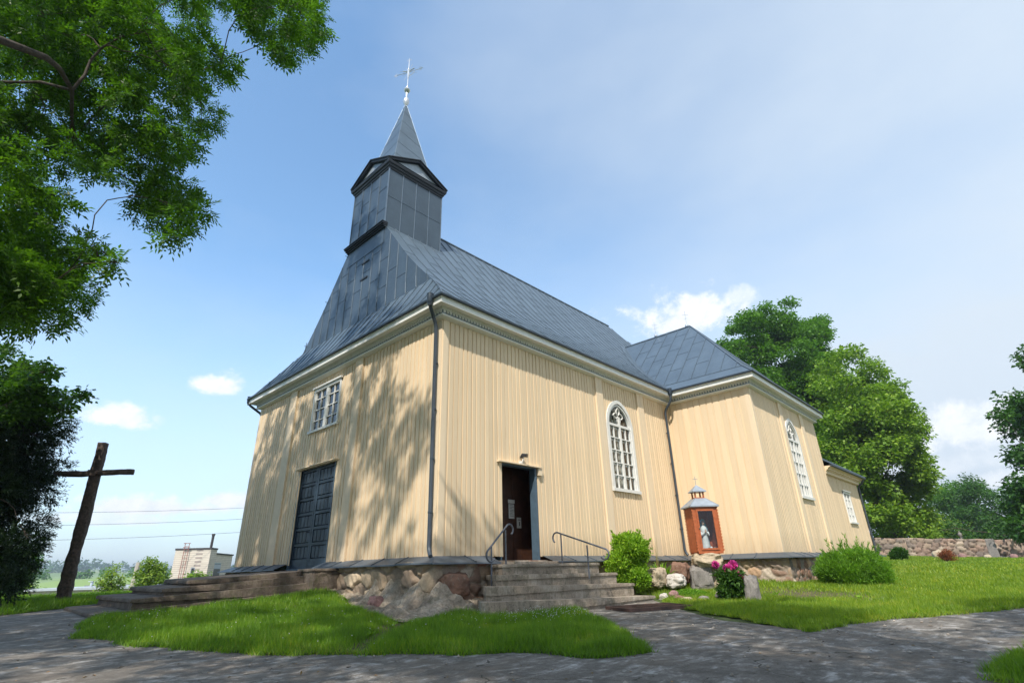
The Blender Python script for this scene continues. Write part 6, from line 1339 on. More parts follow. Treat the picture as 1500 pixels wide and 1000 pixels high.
CL_ash=[(-9.2,5.04,10.65,0.54),(-8.76,8.29,10.36,0.39),(-6.97,3.66,13.44,0.46),(-4.47,2.53,14.23,0.25),(-5.89,0.61,12.17,0.26),(-9.5,10.75,17.05,0.48),(-10.68,11.18,16.73,0.43),(-9.68,6.24,14.34,0.38),(-8.61,7.45,6.29,0.46),(-9.44,11.16,13.32,0.57),(-6.42,4.71,9.08,0.52),(-9.26,3.02,11.2,0.68),(-6.95,4.44,12.8,0.62),(-8.94,6.51,12.76,0.54),(-8.84,4.42,6.57,0.39),(-8.88,3.7,10.4,0.45),(-6.58,0.47,9.92,0.48),(-7.13,2.85,11.84,0.34),(-4.88,-0.57,13.8,0.21),(-6.81,2.88,8.81,0.39),(-5.88,6.1,11.78,0.34),(-9.46,6.99,9.39,0.48),(-5.67,5.25,9.62,0.7),(-6.09,0.81,10.65,0.22),(-9.54,9.22,17.85,0.62),(-5.87,3.37,11.48,0.43),(-7.75,5.52,6.08,0.48),(-10.55,9.47,14.2,0.44),(-7.5,3.31,8.01,0.23),(-9.61,5.39,13.83,0.42),(-9.04,10.3,12.79,0.45),(-6.69,0.78,8.21,0.33),(-4.45,2.02,14.4,0.56),(-6.56,4.8,15.97,0.62),(-7.39,4.31,12.21,0.48),(-2.8,4.32,22.39,0.16),(-10.26,6.5,12.88,0.67),(-8.14,1.72,4.53,0.63),(-4.37,2.05,17.15,0.42),(-8.07,4.8,15.64,0.5),(-7.31,4.98,4.93,0.18),(-9.86,6.04,12.76,0.35),(-6.98,5.14,13.62,0.54),(-8.62,5.37,13.0,0.64),(-8.78,3.48,10.57,0.49),(-8.26,9.68,19.53,0.48),(-5.72,5.25,19.67,0.27),(-9.0,6.64,10.16,0.6),(-7.62,7.08,11.47,0.68),(-7.99,4.02,5.23,0.49),(-3.14,4.4,17.77,0.41),(-9.64,10.3,11.9,0.49),(-10.64,12.02,15.69,0.69),(-3.96,2.19,14.52,0.36),(-8.44,2.63,12.52,0.59),(-11.0,12.82,21.45,0.7),(-8.63,3.43,12.57,0.5),(-4.8,1.92,15.95,0.47),(-3.71,2.74,16.61,0.46),(-8.42,3.09,10.5,0.43),(-8.18,2.17,5.05,0.4),(-8.63,4.75,5.82,0.39),(-5.79,4.45,10.28,0.28),(-10.2,8.73,12.79,0.43),(-8.85,6.07,10.42,0.44),(-10.58,4.62,12.37,0.2),(-5.91,7.11,20.43,0.67),(-6.23,2.4,9.42,0.44),(-8.74,4.09,6.96,0.5),(-8.55,9.86,20.45,0.62),(-9.03,5.36,14.04,0.46),(-9.3,5.54,12.05,0.69),(-11.74,13.93,18.98,0.34),(-9.27,5.47,8.84,0.4),(-10.67,9.38,14.8,0.33),(-5.2,6.34,13.76,0.5),(-7.54,2.34,10.52,0.46),(-9.05,10.81,20.95,0.43),(-8.02,3.02,3.97,0.17),(-7.85,5.02,9.32,0.59),(-7.46,7.25,7.1,0.4),(-8.36,10.12,15.69,0.52),(-5.96,2.48,7.19,0.54),(-8.49,6.02,6.11,0.63),(-7.44,6.59,12.85,0.49),(-12.36,11.8,19.66,0.15),(-6.57,3.07,8.82,0.53),(-3.34,4.69,20.5,0.74),(-7.87,2.22,6.51,0.2),(-8.12,1.92,4.7,0.42),(-7.59,5.0,6.73,0.68),(-8.52,7.64,13.19,0.57),(-9.23,9.39,18.34,0.62),(-9.06,2.9,12.49,0.38),(-8.67,2.73,10.77,0.39),(-8.6,4.02,13.75,0.51),(-8.13,4.06,13.8,0.61),(-6.8,6.75,10.6,0.29),(-4.81,0.76,14.5,0.33),(-7.59,2.83,12.48,0.48),(-8.06,3.25,12.81,0.65),(-7.42,9.61,17.04,0.7),(-8.34,6.9,11.58,0.39),(-7.47,8.11,15.7,0.36),(-9.3,10.97,20.96,0.68),(-9.35,6.44,9.31,0.58),(-6.86,4.93,9.98,0.59),(-12.35,14.74,22.09,0.43),(-8.25,7.5,15.22,0.74),(-7.61,4.21,11.6,0.33),(-10.88,7.49,15.76,0.4),(-8.67,4.1,7.99,0.34),(-5.21,-0.23,12.37,0.67),(-9.66,11.62,18.56,0.4),(-6.48,2.92,11.61,0.72),(-3.39,2.99,16.79,0.26),(-9.43,8.78,18.47,0.63),(-8.0,1.6,10.7,0.51),(-6.13,6.14,16.08,0.5),(-7.92,7.14,6.58,0.58),(-8.58,4.25,10.71,0.51),(-6.74,8.77,9.06,0.27),(-5.7,7.59,15.15,0.4),(-8.48,5.19,6.81,0.71),(-11.32,12.46,18.28,0.5),(-7.68,3.29,5.82,0.74),(-5.52,7.07,12.77,0.45),(-3.43,2.77,16.66,0.24),(-8.09,4.05,6.1,0.35),(-7.9,4.09,10.6,0.33),(-9.47,9.04,15.12,0.48),(-8.48,4.08,12.95,0.71),(-7.29,2.73,10.71,0.7),(-4.2,3.92,15.66,0.17),(-10.43,10.06,17.69,0.7),(-11.23,11.76,19.81,0.73),(-10.1,10.64,12.75,0.55),(-6.59,1.46,10.3,0.39),(-8.32,3.63,10.34,0.55),(-7.82,8.78,18.41,0.71),(-8.13,1.73,12.19,0.4),(-6.92,2.74,9.83,0.65),(-7.66,6.7,18.18,0.7),(-8.09,7.04,8.1,0.49),(-8.52,8.35,11.68,0.59),(-6.08,0.69,5.71,0.14),(-9.34,6.81,8.47,0.31),(-7.49,5.82,11.61,0.71),(-5.94,5.19,14.12,0.46),(-8.53,10.22,20.78,0.68),(-5.79,4.16,8.57,0.7),(-5.16,1.5,14.65,0.7),(-5.31,4.19,19.14,0.16),(-8.5,6.35,6.44,0.73),(-4.19,3.15,18.23,0.65),(-8.36,10.4,16.75,0.42),(-6.91,6.47,11.55,0.74),(-8.43,3.54,6.68,0.69),(-6.31,7.22,18.86,0.55),(-7.62,9.13,20.67,0.54),(-4.06,3.32,18.37,0.48),(-5.55,6.19,10.25,0.72),(-8.62,9.0,15.44,0.56),(-6.26,7.92,8.52,0.35),(-10.99,11.99,20.86,0.39),(-7.61,2.12,7.75,0.45),(-8.83,7.74,17.7,0.51),(-8.04,5.21,6.49,0.33),(-9.81,5.74,11.45,0.34),(-8.51,3.98,12.69,0.61),(-10.2,5.49,14.67,0.16),(-8.72,10.06,11.07,0.68),(-8.95,5.61,7.44,0.34),(-9.38,11.17,21.35,0.74),(-3.13,3.68,17.25,0.21),(-9.13,4.28,8.6,0.35),(-9.93,5.89,10.05,0.16),(-6.98,2.3,11.58,0.5),(-7.09,4.68,5.7,0.61),(-9.91,11.71,16.03,0.34),(-8.16,9.24,10.61,0.59),(-8.76,7.96,18.5,0.35),(-5.64,-0.74,11.32,0.65),(-8.37,2.49,6.85,0.74),(-9.6,10.69,9.65,0.19),(-10.01,12.3,18.37,0.73),(-7.93,9.94,9.27,0.74),(-8.7,5.12,15.28,0.35),(-3.35,5.02,17.37,0.32),(-5.84,0.02,12.71,0.47),(-8.46,7.85,5.98,0.52),(-4.09,2.82,14.83,0.35),(-4.97,4.72,18.5,0.71),(-5.82,7.3,18.74,0.24),(-10.6,11.46,16.84,0.67),(-9.64,9.57,11.3,0.46),(-10.41,12.36,14.38,0.63),(-7.55,6.94,6.87,0.44),(-9.07,6.26,14.27,0.47),(-6.94,7.11,6.85,0.53),(-8.22,9.9,17.33,0.71),(-7.21,1.89,9.05,0.74),(-8.79,6.09,12.49,0.53),(-9.12,4.64,9.68,0.55),(-5.15,-0.26,10.91,0.18),(-6.55,4.64,17.13,0.65),(-10.95,13.08,20.08,0.7),(-8.2,2.36,4.78,0.47),(-8.47,3.33,11.57,0.59),(-8.19,10.05,8.45,0.64),(-9.87,4.34,11.85,0.46),(-5.24,2.55,14.97,0.34),(-5.64,6.01,19.08,0.58),(-8.05,4.69,7.14,0.55),(-6.58,3.7,12.77,0.66),(-7.59,2.49,4.23,0.44),(-6.68,4.55,14.39,0.45),(-8.2,3.55,10.58,0.34),(-11.16,10.62,17.42,0.63),(-11.09,7.72,16.08,0.26),(-10.72,6.26,13.77,0.33),(-10.6,7.59,16.6,0.22),(-7.54,1.49,10.93,0.4),(-5.39,5.32,9.98,0.38),(-7.46,6.68,7.27,0.44),(-9.04,7.49,15.62,0.74),(-5.49,-0.07,11.71,0.44),(-10.48,10.64,17.9,0.46),(-5.95,8.02,16.36,0.57),(-7.95,4.21,9.2,0.46),(-7.66,3.03,4.21,0.27),(-8.1,3.68,13.55,0.5),(-7.93,5.11,8.22,0.29),(-3.55,3.73,16.55,0.53),(-10.2,6.74,15.08,0.7),(-9.64,12.03,21.15,0.52),(-9.01,6.19,13.28,0.45),(-7.3,5.77,10.56,0.47),(-9.06,7.4,14.1,0.71),(-7.35,4.51,9.94,0.37),(-6.73,8.45,6.95,0.43),(-3.55,3.12,19.99,0.17),(-7.19,4.51,10.94,0.72),(-10.3,5.74,14.26,0.45),(-7.78,7.11,16.96,0.48),(-6.08,3.82,8.05,0.47),(-4.59,6.5,21.41,0.73),(-7.03,4.56,11.24,0.42),(-6.84,8.87,7.79,0.61),(-11.76,12.85,19.2,0.4),(-6.47,6.4,19.85,0.41),(-4.7,0.5,13.35,0.62),(-5.45,7.03,10.07,0.6),(-9.9,3.62,11.07,0.37),(-10.44,9.59,12.75,0.28),(-8.11,9.66,18.97,0.71),(-6.72,8.28,18.43,0.55),(-10.69,10.83,14.16,0.41),(-5.0,2.16,13.76,0.21),(-7.99,4.55,5.31,0.64),(-7.43,2.4,4.74,0.63),(-5.96,0.1,6.14,0.18),(-6.0,6.14,19.08,0.63),(-7.22,5.01,9.93,0.35),(-9.36,3.08,8.81,0.4),(-5.7,5.84,12.17,0.63),(-6.94,2.47,14.29,0.53),(-8.93,7.9,9.98,0.65),(-8.74,5.29,13.9,0.51),(-11.09,9.61,14.63,0.14),(-8.25,7.75,7.99,0.38),(-8.18,5.9,6.18,0.46),(-8.76,8.6,8.92,0.42),(-7.16,4.07,6.51,0.36),(-7.35,2.5,11.47,0.36),(-9.71,7.25,14.83,0.5),(-5.84,3.36,8.06,0.45),(-5.68,7.47,10.82,0.67),(-8.78,3.2,6.49,0.5),(-9.14,4.49,9.32,0.6),(-7.32,9.07,6.82,0.33),(-4.69,4.23,19.14,0.51),(-7.29,3.9,9.51,0.68),(-10.03,7.86,12.12,0.49),(-10.46,8.9,15.33,0.63),(-8.47,5.58,11.1,0.47),(-8.31,9.91,13.56,0.58),(-9.6,11.37,12.78,0.38),(-10.63,4.99,13.15,0.35),(-6.97,1.95,5.47,0.29),(-6.0,4.64,13.98,0.68),(-6.23,5.02,10.63,0.38),(-9.63,8.01,15.47,0.61),(-8.8,8.17,17.02,0.5),(-9.24,11.23,18.05,0.53),(-7.9,9.47,9.5,0.39),(-8.87,6.39,10.67,0.43),(-9.34,7.61,10.72,0.4),(-5.81,4.23,14.25,0.31),(-9.16,9.71,16.37,0.65),(-7.94,9.18,12.71,0.74),(-6.6,0.22,9.95,0.31),(-5.25,4.94,9.24,0.48),(-5.83,4.24,8.89,0.43),(-7.93,4.61,6.42,0.71),(-9.76,9.38,17.05,0.65),(-2.9,4.78,20.22,0.55),(-3.47,4.29,20.96,0.35),(-5.5,3.52,13.36,0.3),(-7.59,5.65,6.42,0.43),(-6.39,3.31,9.32,0.49),(-8.72,10.38,6.43,0.17),(-6.66,2.0,10.64,0.44),(-8.94,5.79,7.37,0.48),(-5.7,-0.49,11.44,0.55),(-6.43,6.11,18.41,0.34),(-5.15,6.5,20.25,0.72),(-8.6,3.47,9.46,0.51),(-6.78,0.99,4.97,0.14),(-5.15,3.88,16.71,0.63),(-7.11,2.42,13.84,0.55),(-7.27,6.18,15.7,0.57),(-10.55,12.37,14.9,0.55),(-8.28,5.85,8.25,0.71),(-7.78,2.74,14.27,0.2),(-8.3,10.21,11.04,0.71),(-8.79,4.63,9.12,0.62),(-9.13,5.16,13.11,0.38),(-7.75,4.63,12.5,0.45),(-7.95,1.88,4.13,0.44),(-4.95,0.16,13.77,0.44),(-3.77,5.34,20.04,0.37),(-6.03,3.3,9.68,0.43),(-7.81,5.83,5.74,0.6),(-8.1,6.86,6.27,0.52),(-7.7,2.65,4.59,0.67),(-7.67,4.79,6.2,0.59),(-5.83,3.79,11.69,0.6),(-7.91,8.7,6.63,0.41),(-8.89,9.29,13.58,0.54),(-7.2,2.42,5.75,0.27),(-13.85,1.26,9.16,0.89),(-10.82,-2.77,5.25,0.78),(-11.36,-0.44,6.85,0.82),(-6.33,-6.8,12.41,0.76),(-16.26,1.86,11.81,0.68),(-11.88,-2.29,7.3,0.75),(-11.59,3.91,6.18,0.7),(-11.42,5.28,12.59,0.49),(-10.89,5.87,8.67,0.7),(-15.14,-0.45,12.64,0.6),(-14.33,-4.27,12.28,0.84),(-13.51,1.96,10.24,0.69),(-11.56,-6.09,13.86,0.84),(-10.56,-6.04,6.03,0.62),(-10.81,-6.17,10.89,0.84),(-7.36,-4.33,7.45,0.8),(-13.65,1.87,7.69,0.75),(-7.07,-6.54,13.05,0.62),(-10.51,-4.48,6.02,0.86),(-9.65,-8.22,9.74,0.55),(-10.33,1.88,7.49,0.87),(-12.74,-0.62,8.41,0.66),(-9.86,3.81,13.91,0.84),(-8.45,0.71,15.46,0.57),(-13.15,1.78,14.63,0.5),(-10.18,-6.87,10.1,0.77),(-6.18,-6.06,7.79,0.55),(-15.92,-1.35,11.18,0.56),(-9.45,-7.07,13.05,0.68),(-10.7,-0.06,5.83,0.56),(-7.88,-5.39,11.05,0.73),(-10.79,-4.3,13.84,0.8),(-9.26,-0.64,16.66,0.81),(-16.07,-1.75,9.75,0.6),(-13.19,0.78,16.03,0.64),(-15.14,-3.77,11.55,0.59),(-14.32,-2.57,8.46,0.79),(-12.31,-4.17,12.78,0.61),(-10.52,-7.44,13.46,0.74),(-13.1,-3.59,9.34,0.59),(-12.75,2.18,8.7,0.46),(-11.51,3.92,9.47,0.68),(-10.64,4.35,8.33,0.67),(-7.63,-6.41,12.16,0.59),(-11.97,1.52,14.31,0.73),(-15.22,2.32,13.75,0.8),(-14.37,-4.33,13.87,0.75),(-11.7,1.9,8.06,0.57),(-9.7,-1.1,14.34,0.82),(-11.38,-0.45,5.05,0.84),(-12.47,2.49,11.96,0.58),(-5.08,-6.85,10.11,0.58),(-14.48,-4.24,7.6,0.68),(-8.54,-8.29,10.68,0.55),(-8.6,-7.38,13.51,0.77),(-13.01,-5.12,7.88,0.61),(-14.21,-1.24,7.08,0.57),(-9.26,3.84,5.1,0.9),(-11.56,-4.73,7.58,0.57),(-8.35,-6.0,9.07,0.9),(-16.68,1.36,10.93,0.81),(-9.42,2.9,5.47,0.73),(-13.56,1.2,12.38,0.48),(-8.69,-3.61,14.29,0.83),(-8.91,-3.72,7.16,0.56),(-13.62,0.15,8.07,0.58),(-15.42,-2.53,12.18,0.51),(-9.74,-2.18,16.24,0.87),(-14.93,3.41,9.95,0.62),(-8.78,-7.66,9.78,0.49),(-13.9,-6.71,11.55,0.46),(-13.46,2.51,6.94,0.67),(-13.09,5.18,8.36,0.8),(-10.87,5.4,6.35,0.88),(-15.31,-2.03,13.87,0.76),(-6.49,-4.88,8.49,0.85),(-16.44,-0.69,12.85,0.8),(-8.51,-6.94,8.05,0.79),(-7.92,-3.34,7.4,0.51),(-15.24,3.02,8.03,0.65),(-8.0,-5.33,6.31,0.78),(-16.07,-2.69,10.69,0.62),(-8.42,-4.84,9.82,0.62),(-14.14,1.95,13.17,0.8),(-15.17,4.09,11.77,0.78),(-11.44,0.46,13.94,0.63),(-13.45,-6.5,10.01,0.55),(-10.63,3.41,13.09,0.88),(-11.06,3.88,11.69,0.58),(-10.45,4.23,10.11,0.75),(-11.37,2.92,7.46,0.69),(-11.81,1.22,6.7,0.57),(-10.86,-1.96,15.7,0.57),(-11.36,1.84,15.55,0.85),(-9.5,-4.94,10.47,0.67),(-11.05,-2.33,13.6,0.83),(-8.04,-3.34,13.19,0.64),(-14.83,0.86,9.04,0.57),(-6.88,-6.71,10.48,0.85),(-6.3,-6.5,9.12,0.7),(-11.71,-1.54,16.55,0.49),(-13.19,-1.33,11.83,0.48),(-13.07,3.6,10.82,0.71),(-12.52,2.73,10.62,0.66),(-12.85,-1.9,6.98,0.86),(-14.15,5.14,12.43,0.8),(-13.85,-0.26,12.14,0.87),(-12.64,-1.69,13.6,0.54),(-10.4,4.17,15.39,0.85),(-10.67,-5.06,12.74,0.51),(-16.06,-1.08,7.7,0.82),(-13.71,-0.59,9.6,0.54),(-13.53,3.37,8.09,0.87),(-8.35,-0.21,13.84,0.58),(-12.11,2.84,5.31,0.79),(-15.7,1.4,10.31,0.49),(-14.23,-0.07,10.87,0.86),(-10.07,-0.95,5.62,0.56),(-9.56,1.26,5.56,0.82),(-5.98,-4.65,10.17,0.79),(-11.99,-6.19,12.2,0.49),(-6.65,-5.74,12.43,0.61),(-14.05,-1.98,10.32,0.89),(-11.91,4.16,12.23,0.89),(-14.73,-1.12,9.0,0.62),(-13.29,4.38,6.91,0.71),(-6.74,0.43,13.5,0.82),(-7.36,-2.58,13.21,0.68),(-10.55,-4.83,10.97,0.67),(-9.59,-3.1,14.18,0.73),(-11.65,-5.22,15.34,0.83),(-10.33,-7.12,11.78,0.64),(-15.52,-1.5,6.95,0.76),(-5.29,-5.57,9.94,0.86),(-10.46,-6.2,7.48,0.68),(-15.04,-0.09,8.21,0.51),(-11.11,0.74,15.94,0.52),(-15.46,2.16,7.41,0.49),(-12.53,5.11,13.79,0.85),(-9.46,-6.56,11.32,0.85),(-8.19,2.48,16.32,0.46),(-5.81,-6.39,13.43,0.68),(-14.22,4.55,8.85,0.85),(-15.16,-0.49,10.83,0.5),(-7.55,0.88,13.94,0.61),(-16.84,0.09,9.77,0.49),(-11.34,-1.2,5.93,0.7),(-14.95,0.58,10.47,0.83),(-13.01,1.19,8.32,0.88),(-15.82,-3.76,9.51,0.62),(-10.06,-5.12,7.96,0.82)]
CL_oak=[(-14.57,-18.16,13.45,0.95),(-14.53,-13.53,12.55,0.63),(-6.26,-10.33,13.47,1.1),(-11.75,-18.71,10.42,0.66),(-10.4,-18.79,12.04,0.85),(-9.04,-10.96,9.77,0.86),(-2.89,-14.0,10.3,0.82),(-8.86,-16.8,8.7,0.7),(-9.38,-9.97,13.83,1.05),(-11.1,-17.14,7.12,0.97),(-8.99,-9.7,7.93,0.68),(-8.5,-18.92,10.13,1.03),(-9.39,-15.4,6.29,0.67),(-7.57,-11.26,7.48,1.07),(-10.98,-11.01,13.42,1.0),(-6.43,-18.94,6.87,0.76),(-14.01,-18.79,9.68,0.61),(-11.3,-19.83,11.41,0.6),(-14.99,-10.66,10.5,0.79),(-14.93,-12.11,12.0,0.68),(-6.43,-20.3,10.7,0.96),(-15.97,-14.06,13.23,0.66),(-6.66,-12.05,7.91,0.72),(-11.86,-8.12,9.94,0.64),(-9.62,-12.31,9.06,0.89),(-14.46,-15.66,9.47,0.95),(-10.69,-20.26,9.68,0.62),(-17.52,-11.86,9.46,0.79),(-9.69,-21.4,12.14,0.74),(-11.71,-9.19,14.02,1.07),(-2.48,-15.81,11.46,0.97),(-11.15,-17.35,8.28,0.83),(-1.41,-15.42,11.35,1.02),(-6.85,-19.61,8.19,0.77),(-12.28,-21.02,12.66,0.98),(-4.35,-14.85,7.12,1.04),(-14.6,-14.16,7.91,0.89),(-17.63,-16.66,9.52,0.78),(-10.72,-17.51,14.98,0.96),(-14.76,-17.85,10.56,1.04),(-6.4,-15.0,7.47,1.07),(-7.84,-17.9,12.11,0.67),(-18.12,-13.5,11.02,1.01),(-12.91,-8.39,9.46,0.93),(-14.89,-13.41,7.13,0.83),(-12.24,-10.29,11.96,0.64),(-4.74,-20.09,8.82,0.86),(-10.9,-11.99,7.49,0.73),(-6.83,-12.83,6.99,0.78),(-14.89,-13.77,9.85,0.74),(-17.73,-14.43,9.32,0.64),(-3.11,-14.48,11.64,1.03),(-8.67,-7.82,11.57,0.65),(-3.39,-18.71,11.9,0.92),(-15.91,-20.02,10.16,0.89),(-15.89,-12.64,14.28,0.89),(-12.21,-9.08,11.81,1.1),(-11.87,-16.34,7.75,0.76),(-8.39,-14.97,6.27,0.83),(-12.48,-18.02,9.94,1.01),(-12.16,-8.16,12.25,0.73),(-7.4,-21.5,10.38,1.07),(-17.45,-15.87,13.22,1.07),(-14.38,-11.85,14.6,0.9),(-15.88,-15.53,10.59,0.72),(-18.23,-16.68,12.65,0.89),(-8.89,-19.7,13.23,0.66),(-13.46,-9.86,8.66,1.0),(-13.19,-12.17,11.27,0.91),(-14.64,-21.04,10.64,1.01),(-1.66,-16.4,9.92,0.97),(-14.83,-12.25,10.02,1.06),(-12.83,-18.15,12.31,0.83),(-12.32,-9.77,7.61,1.08),(-3.99,-10.74,13.09,0.68),(-14.78,-16.99,7.51,0.99),(-10.98,-11.24,8.4,0.93),(-9.42,-21.72,8.72,1.03),(-12.73,-21.26,11.7,1.04),(-5.04,-14.08,9.26,0.66),(-12.64,-17.47,15.32,0.89),(-16.57,-14.86,13.63,0.61),(-6.42,-18.6,13.79,1.06),(-11.36,-19.82,12.48,0.99),(-14.59,-16.98,13.91,0.99),(-14.68,-13.02,14.76,0.76),(-12.04,-19.13,11.89,0.94),(-15.31,-18.38,14.6,0.66),(-15.54,-17.06,8.16,0.75),(-18.58,-14.85,12.12,0.71),(-10.22,-8.88,12.63,0.61),(-10.56,-18.06,7.6,0.63),(-9.2,-20.24,11.33,0.85),(-15.71,-16.76,9.33,1.04),(-12.74,-18.66,13.86,0.97),(-15.73,-9.8,11.76,0.86),(-10.35,-11.36,9.85,1.05),(-6.96,-17.26,8.45,0.79),(-13.1,-11.51,9.84,1.01),(-11.9,-10.29,13.14,0.65),(-5.41,-20.6,12.14,0.98),(-10.44,-15.76,8.35,0.66),(-15.69,-15.49,14.63,0.98),(-12.78,-11.16,11.55,0.9),(-9.13,-18.88,7.14,0.83),(-11.02,-17.49,13.44,0.99),(-12.78,-9.02,8.35,0.78),(-5.54,-16.08,11.34,1.05),(-14.56,-14.28,11.77,0.97),(-12.17,-13.24,13.16,0.85),(-13.37,-13.73,14.07,0.8),(-13.4,-12.91,14.65,0.96),(-4.85,-17.58,9.76,0.9),(-14.05,-10.7,13.58,0.78),(-14.38,-13.32,10.62,0.79),(-7.01,-21.14,8.71,0.7),(-16.62,-14.23,10.27,0.79),(-13.19,-15.86,13.03,0.81),(-11.31,-12.05,9.3,0.96),(-2.62,-17.24,8.75,0.69),(-13.54,-12.07,13.01,0.9),(-5.33,-11.22,10.86,0.95),(-15.18,-12.59,11.11,0.97),(-4.81,-19.24,9.49,0.63),(-13.6,-11.75,15.36,1.0),(-6.45,-16.19,12.38,0.65),(-9.26,-19.64,10.18,1.07),(-11.72,-10.72,6.87,1.06),(-12.35,-14.41,7.75,0.89),(-5.35,-15.17,12.04,0.67),(-15.66,-14.35,7.26,0.79),(-12.06,-12.01,12.63,1.03),(-10.67,-19.94,14.07,0.65),(-14.16,-16.47,11.21,0.98),(-10.04,-11.37,7.6,0.7),(-6.86,-14.13,6.0,0.98),(-8.77,-12.01,15.73,0.85),(-13.38,-16.94,12.25,0.94),(-12.55,-15.13,6.44,0.8),(-3.85,-17.72,13.1,0.71),(-15.67,-15.63,8.4,1.0),(-15.68,-19.15,11.54,0.9),(-9.87,-18.2,8.45,0.67),(-7.69,-20.92,14.05,0.79),(-4.13,-17.5,8.72,0.68),(-8.72,-19.23,15.13,0.89),(-7.37,-12.12,14.57,0.61),(-8.13,-19.68,11.25,0.83),(-14.69,-19.13,12.16,0.83),(-10.34,-16.93,14.11,0.66),(-15.73,-11.73,10.16,0.89),(-3.84,-16.15,7.57,0.95),(-6.15,-17.94,14.92,0.94),(-16.59,-14.32,7.81,0.84),(-8.42,-21.81,12.29,0.99),(-2.34,-14.76,10.73,0.62),(-14.72,-18.35,8.89,0.7),(-7.45,-12.48,9.12,0.74),(-8.28,-16.57,16.0,0.89),(-11.8,-20.82,11.33,0.84),(-7.15,-10.74,11.67,1.06),(-8.21,-17.35,14.06,0.84),(-12.02,-15.75,14.02,1.05),(-8.05,-13.4,8.3,0.89),(-12.42,-11.61,7.18,0.61),(-3.18,-16.87,12.4,0.84),(-6.0,-16.25,7.91,1.04),(-6.63,-13.69,7.63,1.06),(-12.79,-16.81,13.54,0.87),(-6.82,-8.98,12.42,0.79),(-6.06,-16.55,15.58,0.8),(-13.73,-14.03,15.11,0.82),(-6.07,-18.46,10.87,0.62),(-11.29,-14.82,15.35,1.07),(-16.22,-14.52,11.52,0.96),(-15.75,-17.99,13.28,1.07),(-6.79,-12.29,10.17,0.67),(-4.6,-17.12,10.8,1.01),(-3.2,-13.58,8.24,0.95),(-11.05,-13.64,14.46,0.82),(-10.78,-9.29,11.23,0.83),(-6.62,-15.95,13.76,0.9),(-4.15,-19.39,12.28,0.89),(-8.89,-15.28,8.31,0.98),(-14.18,-19.48,8.9,1.03),(-9.8,-8.86,8.37,0.86),(-6.2,-9.18,10.42,0.81),(-18.32,-15.79,10.96,1.0),(-5.72,-14.57,10.25,1.07),(-11.6,-19.17,14.27,0.74),(-6.18,-19.86,13.91,0.77),(-16.77,-17.16,9.3,0.95),(-7.64,-12.14,12.83,0.89),(-7.94,-16.28,6.43,0.64),(-7.69,-8.42,9.32,0.65),(-9.06,-18.17,13.25,0.93),(-6.94,-19.08,13.06,0.91),(-7.22,-17.67,10.13,0.93),(-8.83,-12.25,7.86,0.74),(-15.02,-18.89,7.88,0.74),(-17.04,-13.15,9.71,0.82),(-6.05,-16.99,10.11,1.03),(-6.47,-15.3,9.03,0.76),(-10.55,-10.43,14.83,0.72),(-5.92,-10.01,10.91,0.94),(-13.61,-12.15,7.91,0.79),(-13.56,-18.12,13.54,0.62),(-13.29,-12.51,10.14,0.62),(-9.35,-10.75,7.19,0.85),(-7.21,-9.86,9.97,0.89),(-15.34,-15.03,6.59,0.81),(-11.91,-12.94,8.49,0.62),(-10.85,-13.01,6.33,0.71),(-15.62,-9.7,9.49,0.85),(-9.78,-14.11,5.66,0.72),(-13.04,-15.18,7.47,0.61),(-12.94,-16.26,15.56,0.97),(-13.0,-10.65,8.22,0.85),(-14.04,-8.72,10.95,0.9),(-11.5,-12.91,7.15,0.95),(-6.84,-14.3,8.69,1.03),(-14.16,-9.7,13.11,0.78),(-12.49,-10.23,14.55,1.09),(-7.95,-18.39,6.54,0.64),(-15.3,-20.25,12.31,0.66),(-4.76,-15.55,10.82,0.83),(-3.8,-14.57,10.04,0.7),(-11.93,-18.3,7.28,1.02),(-6.75,-21.64,12.58,0.79),(-12.99,-16.03,9.18,1.04),(-7.42,-11.81,10.96,0.7),(-14.88,-16.0,10.66,0.67),(-8.89,-13.1,14.35,0.99),(-9.31,-11.76,6.89,0.88),(-4.84,-10.76,9.86,0.74),(-9.88,-12.74,6.18,1.09),(-5.48,-19.33,10.43,1.07),(-4.6,-17.29,7.01,0.91),(-13.27,-8.64,12.31,1.08),(-10.76,-10.99,11.15,0.7),(-9.02,-20.9,10.35,0.84)]

G_ash=leaf_mat('ash_leaf',(.055,.135,.012),.4,.40)
G_map=leaf_mat('maple_leaf',(.045,.105,.018),.35,.40)
G_con=leaf_mat('conifer_leaf',(.016,.036,.012),.4,.15)
G_far=leaf_mat('broad_leaf',(.075,.185,.024),.30,.35)
G_lime=leaf_mat('lime_leaf',(.145,.26,.032),.32,.35)
G_dk=leaf_mat('dark_leaf',(.042,.115,.022),.35,.30)
G_bright=leaf_mat('bright_leaf',(.17,.27,.04),.25,.35)
G_box=leaf_mat('shrub_leaf',(.20,.36,.035),.25,.35)
G_fine=leaf_mat('fine_leaf',(.13,.28,.03),.3,.35)
def tree(name,label,base,fork,CLs,r0,V,gm,group=None,cat='tree',**k):
    T=empty(name,(base[0],base[1],float(H(base[0],base[1]))),label,cat,group)
    limbs(T,(base[0],base[1],float(H(base[0],base[1]))-.2),fork,CLs,r0,**k)
    fast('crown',V,4,gm,T); return T
tree('ash_tree','big leafy ash tree whose branches overhang the sky at upper left',(-11.0,-.6),(-9.8,-.4,6.5),CL_ash,.34,ash_leaves(CL_ash,2.3),G_ash,seed=3,tip=.011,maxn=150,curve=.45)
tree('oak_tree','large tree standing behind the viewer and shading the path',(-13.5,-17),(-12,-16,6),CL_oak,.4,clump_leaves(CL_oak,4.6,.16,.7,.36,16,.6),G_map,seed=8,maxn=50)
